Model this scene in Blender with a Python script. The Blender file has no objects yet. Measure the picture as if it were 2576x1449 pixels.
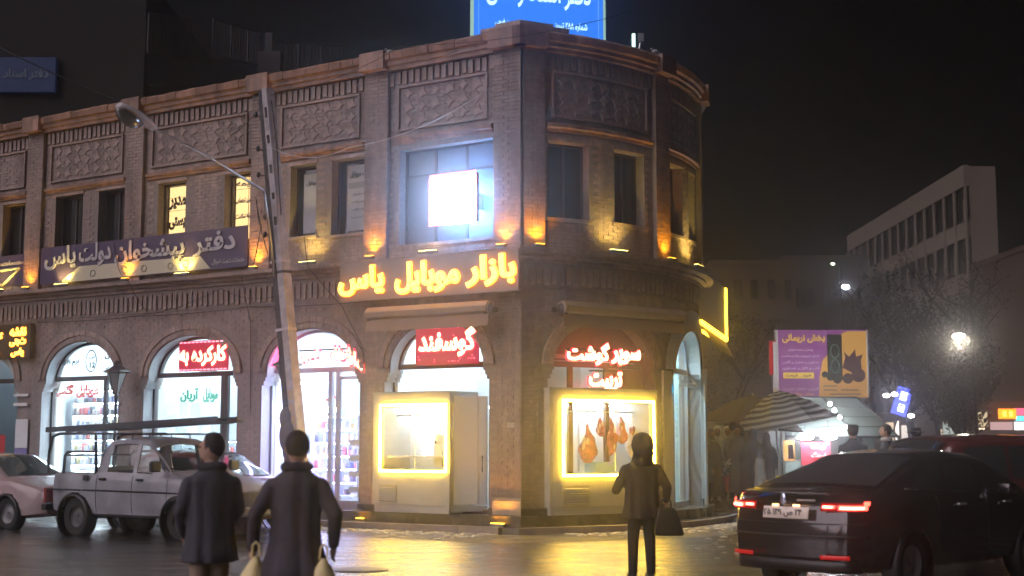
import bpy, bmesh, math, random
from mathutils import Vector, Matrix, noise
random.seed(7)
R_ = math.radians
sc = bpy.context.scene
col = sc.collection

# ------------------------------------------------------------------ camera
F, HY, CXP, CYP, EYE = 3400.0, 1110.0, 1288.0, 724.5, 1.6
TH = math.atan((HY - CYP) / F)
cam = bpy.data.cameras.new('camera'); cam.lens = F / 2576 * 36; cam.sensor_width = 36
cam.clip_end = 1000; cam.clip_start = .1
cam.dof.use_dof = True; cam.dof.focus_distance = 26; cam.dof.aperture_fstop = 1.5
co = bpy.data.objects.new('camera', cam); col.objects.link(co)
co.location = (0, 0, EYE); co.rotation_euler = (R_(90) + TH, 0, 0)
sc.camera = co
# ------------------------------------------------------------------ sky, city glow, exposure
world = bpy.data.worlds.new('World'); sc.world = world; world.use_nodes = True
wn = world.node_tree; bg = wn.nodes['Background']
sky = wn.nodes.new('ShaderNodeTexSky'); sky.sky_type = 'NISHITA'; sky.sun_disc = False
sky.sun_elevation = R_(2); sky.sun_rotation = R_(200)
tint = wn.nodes.new('ShaderNodeMix'); tint.data_type = 'RGBA'; tint.blend_type = 'MULTIPLY'
tint.inputs[0].default_value = 1; tint.inputs[7].default_value = (.95, .9, 1.0, 1)
wn.links.new(sky.outputs[0], tint.inputs[6]); wn.links.new(tint.outputs[2], bg.inputs[0])
bg.inputs[1].default_value = .0001
sun = bpy.data.lights.new('night_glow', 'SUN'); sun.energy = .92; sun.angle = R_(60); sun.color = (1, .86, .92)
so = bpy.data.objects.new('night_glow', sun); col.objects.link(so)
so.rotation_euler = (R_(56), 0, R_(-54))
sc.view_settings.view_transform = 'Standard'; sc.view_settings.look = 'None'
sc.view_settings.exposure = 1.2; sc.view_settings.gamma = 1
sc.view_settings.use_curve_mapping = False
sc.render.engine = 'CYCLES'
sc.cycles.use_denoising = True
sc.cycles.max_bounces = 8; sc.cycles.diffuse_bounces = 3; sc.cycles.glossy_bounces = 4
sc.cycles.transparent_max_bounces = 16; sc.cycles.volume_bounces = 0
sc.cycles.sample_clamp_indirect = 4; sc.cycles.caustics_reflective = False; sc.cycles.caustics_refractive = False

# ------------------------------------------------------------------ helpers: pixels of the survey photo -> real points
def ray(x, y):
    a = (x - CXP) / F; b = (CYP - y) / F; c, s = math.cos(TH), math.sin(TH)
    return Vector((a, c - b * s, s + b * c))
def at(x, y, Y):
    r = ray(x, y); k = Y / r.y
    return Vector((r.x * k, Y, EYE + r.z * k))
P0 = Vector((.16, 24.0)); U = Vector((-.850, .527)).normalized(); N0 = Vector((-.527, -.850)).normalized()
C0 = Vector((-1.46, 29.3)); RAD = 5.49; PH0 = -68.5
P1 = C0 + RAD * Vector((math.cos(R_(PH0)), math.sin(R_(PH0))))
D1 = (P1 - P0).normalized(); S1 = (P1 - P0).length; N1 = Vector((D1.y, -D1.x))
S2 = S1 + RAD * R_(-PH0)                       # where the curve ends, then straight back
def fac(x, y, d=0):
    r = ray(x, y); k = (P0.dot(N0) + d) / (r.x * N0.x + r.y * N0.y)
    p = Vector((r.x * k, r.y * k)); return -(p - P0).dot(U), EYE + r.z * k
def arc(x, y, d=0):
    r = ray(x, y); a = r.x ** 2 + r.y ** 2; b = -2 * (r.x * C0.x + r.y * C0.y); c = C0.dot(C0) - (RAD + d) ** 2
    k = (-b - math.sqrt(max(0, b * b - 4 * a * c))) / (2 * a)
    return sphi(math.degrees(math.atan2(r.y * k - C0.y, r.x * k - C0.x))), EYE + r.z * k
def sphi(ph): return S1 + RAD * R_(ph - PH0)
def frame(s):
    if abs(s) < 1e-6:
        m = (N0 + N1).normalized(); return P0, m / m.dot(N0)
    if s < 0: return P0 + U * (-s), N0
    if s < S1 - 1e-6: return P0 + D1 * s, N1
    if s <= S2:
        a = R_(PH0) + (s - S1) / RAD; n = Vector((math.cos(a), math.sin(a)))
        if abs(s - S1) < 1e-5: n = (n + N1).normalized()
        return C0 + RAD * Vector((math.cos(a), math.sin(a))), n
    return C0 + Vector((RAD, s - S2)), Vector((1, 0))
def W(s, z, d=0):
    p, n = frame(s); q = p + n * d; return Vector((q.x, q.y, z))
def samples(s0, s1, step=.22):
    out = [s0]
    for b in (0, S1):
        if s0 + 1e-5 < b < s1 - 1e-5: out.append(b)
    if s1 > S1:
        a = max(s0, S1); b = min(s1, S2)
        if b > a:
            n = max(1, int((b - a) / step + .99))
            out += [a + (b - a) * i / n for i in range(1, n)]
        if S2 < s1: out.append(S2)
    out.append(s1)
    return sorted(set(round(v, 6) for v in out))

class MB:
    def __init__(self): self.v = []; self.f = []
    def add(self, vs, fs):
        k = len(self.v); self.v += [tuple(v) for v in vs]; self.f += [tuple(i + k for i in f) for f in fs]; return self
    def quad(self, a, b, c, d): return self.add([a, b, c, d], [(0, 1, 2, 3)])
    def box(self, x0, y0, z0, x1, y1, z1, M=None):
        vs = [Vector(p) for p in ((x0, y0, z0), (x1, y0, z0), (x1, y1, z0), (x0, y1, z0), (x0, y0, z1), (x1, y0, z1), (x1, y1, z1), (x0, y1, z1))]
        if M is not None: vs = [M @ v for v in vs]
        return self.add(vs, [(0, 3, 2, 1), (4, 5, 6, 7), (0, 1, 5, 4), (1, 2, 6, 5), (2, 3, 7, 6), (3, 0, 4, 7)])
    def wbox(self, s0, s1, z0, z1, d0, d1, d0t=None, d1t=None):
        """a box on the wall path, from offset d0 (back) to d1 (front)"""
        ss = samples(s0, s1); d0t = d0 if d0t is None else d0t; d1t = d1 if d1t is None else d1t
        vs = []
        for s in ss: vs += [W(s, z0, d0), W(s, z0, d1), W(s, z1, d1t), W(s, z1, d0t)]
        fs = []
        for i in range(len(ss) - 1):
            a = 4 * i; b = a + 4
            for j in range(4): k = (j + 1) % 4; fs.append((a + j, a + k, b + k, b + j))
        fs.append((0, 3, 2, 1)); e = 4 * (len(ss) - 1); fs.append((e, e + 1, e + 2, e + 3))
        return self.add(vs, fs)
    def wsheet(self, s0, s1, z0, z1, d):
        ss = samples(s0, s1)
        for a, b in zip(ss, ss[1:]): self.quad(W(a, z0, d), W(b, z0, d), W(b, z1, d), W(a, z1, d))
        return self
    def sweep(self, s0, s1, prof):
        ss = samples(s0, s1); n = len(prof); vs = []
        for s in ss: vs += [W(s, z, d) for d, z in prof]
        fs = [(i * n + j, i * n + (j + 1) % n, (i + 1) * n + (j + 1) % n, (i + 1) * n + j) for i in range(len(ss) - 1) for j in range(n)]
        fs.append(tuple(range(n - 1, -1, -1))); e = n * (len(ss) - 1); fs.append(tuple(range(e, e + n)))
        return self.add(vs, fs)
    def tube(self, pts, rad, n=8, closed=False):
        pts = [Vector(p) for p in pts]; m = len(pts); k = len(self.v)
        if not hasattr(rad, '__len__'): rad = [rad] * m
        up = Vector((0, 0, 1))
        for i, p in enumerate(pts):
            if closed: t = pts[(i + 1) % m] - pts[i - 1]
            else: t = pts[min(i + 1, m - 1)] - pts[max(i - 1, 0)]
            t.normalize(); a = t.cross(up)
            if a.length < .05: a = t.cross(Vector((1, 0, 0)))
            a.normalize(); b = a.cross(t)
            for j in range(n):
                th = 2 * math.pi * j / n; self.v.append(tuple(p + (a * math.cos(th) + b * math.sin(th)) * rad[i]))
        for i in range(m if closed else m - 1):
            q = (i + 1) % m
            for j in range(n): self.f.append((k + i * n + j, k + i * n + (j + 1) % n, k + q * n + (j + 1) % n, k + q * n + j))
        if not closed:
            self.f.append(tuple(k + j for j in range(n - 1, -1, -1))); self.f.append(tuple(k + (m - 1) * n + j for j in range(n)))
        return self
    def lathe(self, prof, n=16, M=None, axis='Z', caps=True):
        k = len(self.v); m = len(prof)
        for r, z in prof:
            for j in range(n):
                th = 2 * math.pi * j / n
                v = Vector((r * math.cos(th), r * math.sin(th), z)) if axis == 'Z' else Vector((r * math.cos(th), z, r * math.sin(th)))
                if M is not None: v = M @ v
                self.v.append(tuple(v))
        for i in range(m - 1):
            for j in range(n): self.f.append((k + i * n + j, k + i * n + (j + 1) % n, k + (i + 1) * n + (j + 1) % n, k + (i + 1) * n + j))
        if caps and prof[0][0] > 1e-4: self.f.append(tuple(k + j for j in range(n - 1, -1, -1)))
        if caps and prof[-1][0] > 1e-4: self.f.append(tuple(k + (m - 1) * n + j for j in range(n)))
        return self
    def ball(self, c, r, n=10, m=7, s=(1, 1, 1), M=None):
        prof = [(r * math.sin(math.pi * i / m), -r * math.cos(math.pi * i / m)) for i in range(m + 1)]
        T = Matrix.Translation(Vector(c)) @ Matrix.Diagonal((s[0], s[1], s[2], 1))
        if M is not None: T = M @ T
        prof[0] = (1e-5, -r); prof[-1] = (1e-5, r)
        return self.lathe(prof, n, T)
    def cap(self, a, b, ra, rb, n=10):
        a = Vector(a); b = Vector(b); self.ball(a, ra, n, 6); self.ball(b, rb, n, 6); self.tube([a, b], [ra, rb], n); return self
    def mesh(self, name, mat, smooth=False):
        me = bpy.data.meshes.new(name); me.from_pydata(self.v, [], self.f); me.update()
        bm = bmesh.new(); bm.from_mesh(me); bmesh.ops.recalc_face_normals(bm, faces=bm.faces); bm.to_mesh(me); bm.free()
        if mat: me.materials.append(mat)
        if smooth: me.polygons.foreach_set('use_smooth', [True] * len(me.polygons))
        return me
    def build(self, name, mat, parent=None, smooth=False, bevel=0, **tags):
        return link(name, self.mesh(name, mat, smooth), parent, bevel, **tags)
def link(name, me, parent=None, bevel=0, **tags):
    o = bpy.data.objects.new(name, me); col.objects.link(o)
    if parent is not None:
        o.parent = parent; o.matrix_parent_inverse = parent_inv(parent)
    if bevel:
        b = o.modifiers.new('bevel', 'BEVEL'); b.width = bevel; b.segments = 2; b.limit_method = 'ANGLE'; b.angle_limit = R_(35)
    for k, v in tags.items(): o[k] = v
    return o
def world_of(o):
    M = Matrix.Translation(o.location) @ o.rotation_euler.to_matrix().to_4x4() @ Matrix.Diagonal((*o.scale, 1))
    return world_of(o.parent) @ o.matrix_parent_inverse @ M if o.parent else M
def parent_inv(p): return world_of(p).inverted() if p.get('_w') else Matrix.Identity(4)
def thing(name, label, category, loc=(0, 0, 0), rz=0, group=None, worldparts=False):
    """an Empty at the thing's base; worldparts: its parts are modelled in world coordinates"""
    o = bpy.data.objects.new(name, None); col.objects.link(o); o.empty_display_size = .2
    o.location = loc; o.rotation_euler = (0, 0, rz); o['label'] = label; o['category'] = category
    if group: o['group'] = group
    if worldparts: o['_w'] = 1
    return o
def structure(o): o['kind'] = 'structure'; return o
def base_of(s, z=0, d=0): return W(s, z, d)

# ------------------------------------------------------------------ materials
MATS = {}
def mat(name, c=(.5, .5, .5), rough=.6, metal=0, emit=None, es=1, nz=0, nscale=8, bump=0, bscale=30, spec=.5, coat=0, rvar=0, stretch=None):
    if name in MATS: return MATS[name]
    m = bpy.data.materials.new(name); m.use_nodes = True; nt = m.node_tree; b = nt.nodes['Principled BSDF']
    b.inputs['Base Color'].default_value = (*c, 1); b.inputs['Roughness'].default_value = rough
    b.inputs['Metallic'].default_value = metal; b.inputs['Specular IOR Level'].default_value = spec
    b.inputs['Coat Weight'].default_value = coat; b.inputs['Coat Roughness'].default_value = .06
    if emit: b.inputs['Emission Color'].default_value = (*emit, 1); b.inputs['Emission Strength'].default_value = es
    if nz or bump or rvar:
        tc = nt.nodes.new('ShaderNodeTexCoord'); src = tc.outputs['Object']
        if stretch:
            mp = nt.nodes.new('ShaderNodeMapping'); mp.inputs['Scale'].default_value = stretch; nt.links.new(src, mp.inputs[0]); src = mp.outputs[0]
        if nz:
            n = nt.nodes.new('ShaderNodeTexNoise'); n.inputs['Scale'].default_value = nscale; n.inputs['Detail'].default_value = 6; n.inputs['Roughness'].default_value = .65
            nt.links.new(src, n.inputs['Vector'])
            r = nt.nodes.new('ShaderNodeValToRGB'); r.color_ramp.elements[0].position = .3; r.color_ramp.elements[1].position = .7
            r.color_ramp.elements[0].color = (*[v * (1 - nz) for v in c], 1); r.color_ramp.elements[1].color = (*[min(1, v * (1 + nz)) for v in c], 1)
            nt.links.new(n.outputs[0], r.inputs[0]); nt.links.new(r.outputs[0], b.inputs['Base Color'])
        if rvar:
            n3 = nt.nodes.new('ShaderNodeTexNoise'); n3.inputs['Scale'].default_value = nscale * .7; nt.links.new(src, n3.inputs['Vector'])
            mr = nt.nodes.new('ShaderNodeMapRange'); mr.inputs[1].default_value = .35; mr.inputs[2].default_value = .65
            mr.inputs[3].default_value = max(.02, rough - rvar); mr.inputs[4].default_value = min(1, rough + rvar)
            nt.links.new(n3.outputs[0], mr.inputs[0]); nt.links.new(mr.outputs[0], b.inputs['Roughness'])
        if bump:
            n2 = nt.nodes.new('ShaderNodeTexNoise'); n2.inputs['Scale'].default_value = bscale; n2.inputs['Detail'].default_value = 5
            nt.links.new(src, n2.inputs['Vector'])
            bp = nt.nodes.new('ShaderNodeBump'); bp.inputs['Strength'].default_value = bump; bp.inputs['Distance'].default_value = .02
            nt.links.new(n2.outputs[0], bp.inputs['Height']); nt.links.new(bp.outputs[0], b.inputs['Normal'])
    MATS[name] = m; return m
def glow(name, c, s=1.0):
    if name in MATS: return MATS[name]
    m = bpy.data.materials.new(name); m.use_nodes = True; nt = m.node_tree; nt.nodes.remove(nt.nodes['Principled BSDF'])
    e = nt.nodes.new('ShaderNodeEmission'); e.inputs[0].default_value = (*c, 1); e.inputs[1].default_value = s
    nt.links.new(e.outputs[0], nt.nodes['Material Output'].inputs[0]); MATS[name] = m; return m
def glass(name, tint=(.95, .98, 1), refl=.1, rough=.02, dirt=0):
    if name in MATS: return MATS[name]
    m = bpy.data.materials.new(name); m.use_nodes = True; nt = m.node_tree; nt.nodes.remove(nt.nodes['Principled BSDF'])
    t = nt.nodes.new('ShaderNodeBsdfTransparent'); t.inputs[0].default_value = (*tint, 1)
    g = nt.nodes.new('ShaderNodeBsdfGlossy'); g.inputs['Roughness'].default_value = rough
    mx = nt.nodes.new('ShaderNodeMixShader')
    fw = nt.nodes.new('ShaderNodeLayerWeight'); fr = nt.nodes.new('ShaderNodeMath'); fr.operation = 'POWER'; fr.inputs[1].default_value = 4; nt.links.new(fw.outputs['Facing'], fr.inputs[0])
    ad = nt.nodes.new('ShaderNodeMath'); ad.operation = 'ADD'; ad.inputs[1].default_value = refl; ad.use_clamp = True
    nt.links.new(fr.outputs[0], ad.inputs[0]); nt.links.new(ad.outputs[0], mx.inputs[0])
    nt.links.new(t.outputs[0], mx.inputs[1]); nt.links.new(g.outputs[0], mx.inputs[2])
    out = mx.outputs[0]
    if dirt:
        tc = nt.nodes.new('ShaderNodeTexCoord'); n = nt.nodes.new('ShaderNodeTexNoise'); n.inputs['Scale'].default_value = 2.5; n.inputs['Detail'].default_value = 6
        nt.links.new(tc.outputs['Object'], n.inputs['Vector'])
        mr = nt.nodes.new('ShaderNodeMapRange'); mr.inputs[1].default_value = .4; mr.inputs[2].default_value = .8; mr.inputs[4].default_value = dirt
        df = nt.nodes.new('ShaderNodeBsdfDiffuse'); df.inputs[0].default_value = (.5, .5, .5, 1); m2 = nt.nodes.new('ShaderNodeMixShader')
        nt.links.new(n.outputs[0], mr.inputs[0]); nt.links.new(mr.outputs[0], m2.inputs[0]); nt.links.new(out, m2.inputs[1]); nt.links.new(df.outputs[0], m2.inputs[2]); out = m2.outputs[0]
    nt.links.new(out, nt.nodes['Material Output'].inputs[0]); MATS[name] = m; return m

M_brick = mat('brick', (.35, .265, .235), .62, nz=.22, nscale=7, bump=.3, bscale=45)
M_brick2 = mat('brick_light', (.40, .30, .26), .6, nz=.25, nscale=9, bump=.5, bscale=50)
def weather(m, cell=(.2, .2, .072), amt=.13, stain=.42):
    """each brick its own tone, and rain streaks and soot over the whole wall"""
    nt = m.node_tree; b = nt.nodes['Principled BSDF']; lk = b.inputs['Base Color'].links[0]; src = lk.from_socket; L = nt.links.new
    tc = nt.nodes.new('ShaderNodeTexCoord'); sn = nt.nodes.new('ShaderNodeVectorMath'); sn.operation = 'SNAP'; sn.inputs[1].default_value = cell; L(tc.outputs['Object'], sn.inputs[0])
    wnz = nt.nodes.new('ShaderNodeTexWhiteNoise'); L(sn.outputs[0], wnz.inputs['Vector'])
    r = nt.nodes.new('ShaderNodeMapRange'); r.inputs[3].default_value = 1 - amt; r.inputs[4].default_value = 1 + amt * .6; L(wnz.outputs['Value'], r.inputs[0])
    mp = nt.nodes.new('ShaderNodeMapping'); mp.inputs['Scale'].default_value = (1.6, 1.6, .35); L(tc.outputs['Object'], mp.inputs[0])
    n = nt.nodes.new('ShaderNodeTexNoise'); n.inputs['Scale'].default_value = 1.3; n.inputs['Detail'].default_value = 7; n.inputs['Roughness'].default_value = .7; L(mp.outputs[0], n.inputs['Vector'])
    r2 = nt.nodes.new('ShaderNodeMapRange'); r2.inputs[1].default_value = .38; r2.inputs[2].default_value = .62; r2.inputs[3].default_value = 1 - stain; r2.inputs[4].default_value = 1.1; L(n.outputs[0], r2.inputs[0])
    mu = nt.nodes.new('ShaderNodeMath'); mu.operation = 'MULTIPLY'; L(r.outputs[0], mu.inputs[0]); L(r2.outputs[0], mu.inputs[1])
    v = nt.nodes.new('ShaderNodeVectorMath'); v.operation = 'SCALE'; L(src, v.inputs[0]); L(mu.outputs[0], v.inputs['Scale']); L(v.outputs[0], b.inputs['Base Color'])
weather(M_brick); weather(M_brick2, amt=.10, stain=.36)
M_mortar = mat('mortar', (.27, .225, .205), .85, nz=.2, nscale=12)
M_brick_wash = mat('brick_orange_wash', (.36, .21, .15), .5, nz=.3, nscale=6, bump=.4)  # redder brick tone stands in for the orange light wash along the cornice
weather(M_brick_wash, (.3, .3, .3), .25, .5)
M_stone = mat('stone', (.33, .28, .25), .55, nz=.2, nscale=5, bump=.3)
M_plinth = mat('dark_wet_stone', (.07, .06, .055), .25, nz=.3, nscale=4, bump=.3, rvar=.12)
M_frame = mat('dark_window_frame', (.05, .04, .045), .4)
M_alu = mat('aluminium_frame', (.55, .57, .6), .35, .4)
M_white = mat('white_paint', (.8, .8, .78), .4, nz=.05)
M_cream = mat('cream_panel', (.40, .41, .41), .35, nz=.16, nscale=2)
M_black = mat('black_plastic', (.012, .012, .014), .4)
def translucent(name, c):
    m = bpy.data.materials.new(name); m.use_nodes = True; nt = m.node_tree; nt.nodes.remove(nt.nodes['Principled BSDF'])
    t = nt.nodes.new('ShaderNodeBsdfTranslucent'); t.inputs[0].default_value = (*c, 1); nt.links.new(t.outputs[0], nt.nodes['Material Output'].inputs[0]); return m
M_darkpane = mat('dark_window_glass', (.018, .018, .022), .08, spec=.8)
M_glass = glass('shop_glass', refl=.08)
M_steel = mat('steel', (.5, .5, .52), .3, .8)
M_wallw = mat('white_tiles', (.82, .84, .86), .25)
M_shelf = mat('shelf_white', (.75, .77, .8), .4)
M_wood = mat('pale_wood', (.5, .38, .25), .5, nz=.2, nscale=4)
G_y = glow('sign_yellow', (1.0, .56, .07), 2.9)
G_yo = glow('sign_orange_edge', (1.0, .22, .012), 4)
G_r = glow('sign_cream_red', (1.0, .70, .34), 2.6)
G_re = glow('sign_red_edge', (1.0, .015, .04), 2.4)
G_white = glow('tube_white', (.75, .92, 1.0), 30)
G_panel = glow('ceiling_panel_white', (.84, .94, 1.0), 12)
G_led = glow('led_frame_yellow', (1.0, .54, .02), 34)
G_ledc = glow('led_frame_core', (1.0, .66, .12), 44)
G_violet = glow('led_strip_violet', (.50, .46, 1.0), 20)
G_warm = glow('lit_window_warm', (1.0, .66, .28), .78)

# ------------------------------------------------------------------ Persian lettering (shaped with presentation forms)
FM = {'ا': (0xFE8D, 0xFE8E, 0, 0), 'آ': (0xFE81, 0xFE82, 0, 0), 'د': (0xFEA9, 0xFEAA, 0, 0), 'ر': (0xFEAD, 0xFEAE, 0, 0), 'ز': (0xFEAF, 0xFEB0, 0, 0), 'و': (0xFEED, 0xFEEE, 0, 0)}
for ch, b in (('ب', 0xFE8F), ('پ', 0xFB56), ('ت', 0xFE95), ('ج', 0xFE9D), ('ح', 0xFEA1), ('خ', 0xFEA5), ('س', 0xFEB1), ('ش', 0xFEB5), ('ص', 0xFEB9), ('ع', 0xFEC9), ('ف', 0xFED1),
              ('ق', 0xFED5), ('ک', 0xFB8E), ('گ', 0xFB92), ('ل', 0xFEDD), ('م', 0xFEE1), ('ن', 0xFEE5), ('ه', 0xFEE9), ('ی', 0xFBFC)):
    FM[ch] = (b, b + 1, b + 2, b + 3)
def shape(s):
    r = []; n = len(s)
    for i, c in enumerate(s):
        if c not in FM: r.append(c); continue
        f = FM[c]; pv = i > 0 and s[i - 1] in FM and FM[s[i - 1]][2] != 0; nx = i < n - 1 and s[i + 1] in FM and f[2] != 0
        r.append(chr(f[3] if pv and nx else f[1] if pv else f[2] if nx else f[0]))
    t = ''.join(r).replace(chr(0xFEDF) + chr(0xFE8E), chr(0xFEFB)).replace(chr(0xFEE0) + chr(0xFE8E), chr(0xFEFC))
    t = t[::-1]; out = ''; num = ''
    for c in t + '\0':
        if c.isdigit(): num = c + num
        else: out += num + c; num = ''
    return out[:-1]
def text_mesh(body, w, h, bold=.02, depth=.01, fa=True):
    """lettering as a mesh centred on the origin in XZ, facing -Y, scaled to w x h (w or h may be None)"""
    cu = bpy.data.curves.new('lettering', 'FONT'); cu.body = shape(body) if fa else body; cu.offset = bold; cu.extrude = .001; cu.resolution_u = 3
    o = bpy.data.objects.new('lettering', cu); col.objects.link(o); bpy.context.view_layer.update()
    me = bpy.data.meshes.new_from_object(o); bpy.data.objects.remove(o)
    xs = [v.co.x for v in me.vertices]; ys = [v.co.y for v in me.vertices]; cx = (min(xs) + max(xs)) / 2; cy = (min(ys) + max(ys)) / 2
    W0 = max(xs) - min(xs); H0 = max(ys) - min(ys); sx = w / W0 if w else h / H0; sy = h / H0 if h else sx
    for v in me.vertices:
        x, y, z = v.co; v.co = ((x - cx) * sx, -depth if z > 0 else 0, (y - cy) * sy)
    me.materials.clear(); me.update(); return me
def place_text(body, s, z, d, w, h, m, parent=None, name='lettering', bold=.02, depth=.012, shear=0, path=None, **tags):
    me = text_mesh(body, w, h, bold, depth)
    me.materials.append(m)
    ps = []
    for v in me.vertices:
        x, y, zz = v.co; ps.append((path or W)(s + x + shear * zz, z + zz, d - y))
    for v, p in zip(me.vertices, ps): v.co = p
    me.update(); return link(name, me, parent, **tags)
def free_text(body, M, w, h, m, parent=None, name='lettering', bold=.02, depth=.012, fa=True, **tags):
    me = text_mesh(body, w, h, bold, depth, fa); me.materials.append(m); me.transform(M); me.update()
    return link(name, me, parent, **tags)
# ================================================================== GROUND
def gz(x, y):
    a = min(1, max(0, (x - 1.5) / 2.5)); b = min(1, max(0, (y - 25.5) / 5)); a = a * a * (3 - 2 * a); b = b * b * (3 - 2 * b)
    return .28 * a * b
def ground_mat(name, c, rlo, rhi, bump, dist=.01):
    m = bpy.data.materials.new(name); m.use_nodes = True; nt = m.node_tree; b = nt.nodes['Principled BSDF']; L = nt.links.new
    tc = nt.nodes.new('ShaderNodeTexCoord')
    n = nt.nodes.new('ShaderNodeTexNoise'); n.inputs['Scale'].default_value = .9; n.inputs['Detail'].default_value = 8; n.inputs['Roughness'].default_value = .6
    mp0 = nt.nodes.new('ShaderNodeMapping'); mp0.inputs['Scale'].default_value = (.6, 2.6, 1); L(tc.outputs['Object'], mp0.inputs[0]); L(mp0.outputs[0], n.inputs['Vector'])
    r = nt.nodes.new('ShaderNodeMapRange'); r.inputs[1].default_value = .44; r.inputs[2].default_value = .57; r.inputs[3].default_value = rlo; r.inputs[4].default_value = rhi
    L(n.outputs[0], r.inputs[0]); L(r.outputs[0], b.inputs['Roughness'])
    cr = nt.nodes.new('ShaderNodeValToRGB'); cr.color_ramp.elements[0].color = (*[v * .65 for v in c], 1); cr.color_ramp.elements[1].color = (*[v * 1.5 for v in c], 1)
    n2 = nt.nodes.new('ShaderNodeTexNoise'); n2.inputs['Scale'].default_value = 5; n2.inputs['Detail'].default_value = 12; n2.inputs['Roughness'].default_value = .8
    L(tc.outputs['Object'], n2.inputs['Vector']); L(n2.outputs[0], cr.inputs[0]); L(cr.outputs[0], b.inputs['Base Color'])
    mp = nt.nodes.new('ShaderNodeMapping'); mp.inputs['Scale'].default_value = (.40, 5.5, 1); L(tc.outputs['Object'], mp.inputs[0])
    n3 = nt.nodes.new('ShaderNodeTexNoise'); n3.inputs['Scale'].default_value = 5; n3.inputs['Detail'].default_value = 8; n3.inputs['Roughness'].default_value = .72; L(mp.outputs[0], n3.inputs['Vector'])
    bp = nt.nodes.new('ShaderNodeBump'); bp.inputs['Strength'].default_value = bump; bp.inputs['Distance'].default_value = dist
    L(n3.outputs[0], bp.inputs['Height']); L(bp.outputs[0], b.inputs['Normal'])
    n4 = nt.nodes.new('ShaderNodeTexNoise'); n4.inputs['Scale'].default_value = 2.2; n4.inputs['Detail'].default_value = 4; L(mp0.outputs[0], n4.inputs['Vector'])
    bp2 = nt.nodes.new('ShaderNodeBump'); bp2.inputs['Strength'].default_value = .5; bp2.inputs['Distance'].default_value = .03; L(n4.outputs[0], bp2.inputs['Height']); L(bp2.outputs[0], bp.inputs['Normal'])
    b.inputs['Specular IOR Level'].default_value = .9; b.inputs['IOR'].default_value = 1.45
    b.inputs['Coat Weight'].default_value = 1.0; b.inputs['Coat Roughness'].default_value = rlo + .05; L(bp.outputs[0], b.inputs['Coat Normal'])
    return m
M_road = ground_mat('wet_asphalt', (.085, .078, .076), .09, .42, .8, .012)
xs = [-150, -60, -30] + [-20 + i for i in range(0, 41)] + [30, 60, 150]; ys = [-10, 0, 8] + [14 + i * .5 for i in range(0, 45)] + [45, 60, 90, 130, 260]
mb = MB(); nx = len(xs)
mb.v = [(x, y, gz(x, y)) for y in ys for x in xs]
mb.f = [(j * nx + i, j * nx + i + 1, (j + 1) * nx + i + 1, (j + 1) * nx + i) for j in range(len(ys) - 1) for i in range(nx - 1)]
structure(mb.build('road', M_road, smooth=True))

# raised pavement along the shops, its kerb stones and the wet strip of slush in front of it
SL, SR = -17.5, 17.0
M_pave = ground_mat('wet_paving', (.10, .092, .085), .12, .3, .4)
M_slush = ground_mat('slush_strip', (.17, .16, .145), .18, .45, 1.0, .09)
pv = MB().sweep(SL, SR, [(-.1, -.1), (-.1, .12), (.62, .12), (.62, -.1)]); pave = structure(pv.build('pavement', M_pave))
structure(MB().sweep(SL, 5.6, [(.745, -.1), (.745, .022), (2.0, .02), (2.55, -.02)]).build('gutter_strip', M_slush))
s = SL; k = 0
while s < 6.6:
    for a, b in ((s, min(s + .98, 7.0)),):
        if a < 0 < b: b = 0
        if 1e-4 < a < S1 < b - .01: b = S1
        o = MB().wbox(a + (.004 if a else 0), b - .008, -.05, .135 + random.uniform(-.004, .004), .624, .742).build('kerb_stone', M_stone, pave)
    s = b if b > s + .01 else s + .98
# paving slabs on the pavement
s = SL
while s < 6.8:
    b = min(s + .62, 6.9)
    if s < -1e-4 and b > 0: b = 0
    if 1e-4 < s < S1 - .01 and b > S1: b = S1
    for d0, d1 in ((.262, .43), (.44, .612)):
        MB().wbox(s + .006, b - .006, .10, .127 + random.uniform(-.003, .003), d0, d1).build('paving_slab', M_pave, pave)
    s = b
structure(MB().lathe([(.36, .004), (.36, .012), (.30, .012), (.29, .016), (.01, .016)], 28, Matrix.Translation((-1.9, 17.2, 0))).build('manhole_cover', mat('cast_iron', (.05, .05, .05), .35, .6, bump=.6, bscale=60)))
# lumps of melting slush
rnd = random.Random(4); mb = MB()
for i in range(750):
    s = rnd.uniform(-7, 5.2); d = .78 + abs(rnd.gauss(0, .5))
    if d > 2.3 or (0 < s < .5): continue
    p = W(s, .02, d); r = rnd.uniform(.012, .05)
    mb.ball(p, r, 6, 4, (rnd.uniform(.8, 2), rnd.uniform(.6, 1.2), .45))
for i in range(130):
    p = Vector((rnd.uniform(2.6, 5.6), rnd.uniform(18.5, 27.5), .01)); r = rnd.uniform(.012, .045); p.z = gz(p.x, p.y) + .004
    mb.ball(p, r, 5, 4, (rnd.uniform(.8, 2.4), rnd.uniform(.6, 1.4), .25))
mb.build('slush_lumps', mat('slush', (.48, .46, .43), .3, nz=.2), None, True, kind='stuff', label='lumps of melting slush and grit along the kerb')

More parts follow.
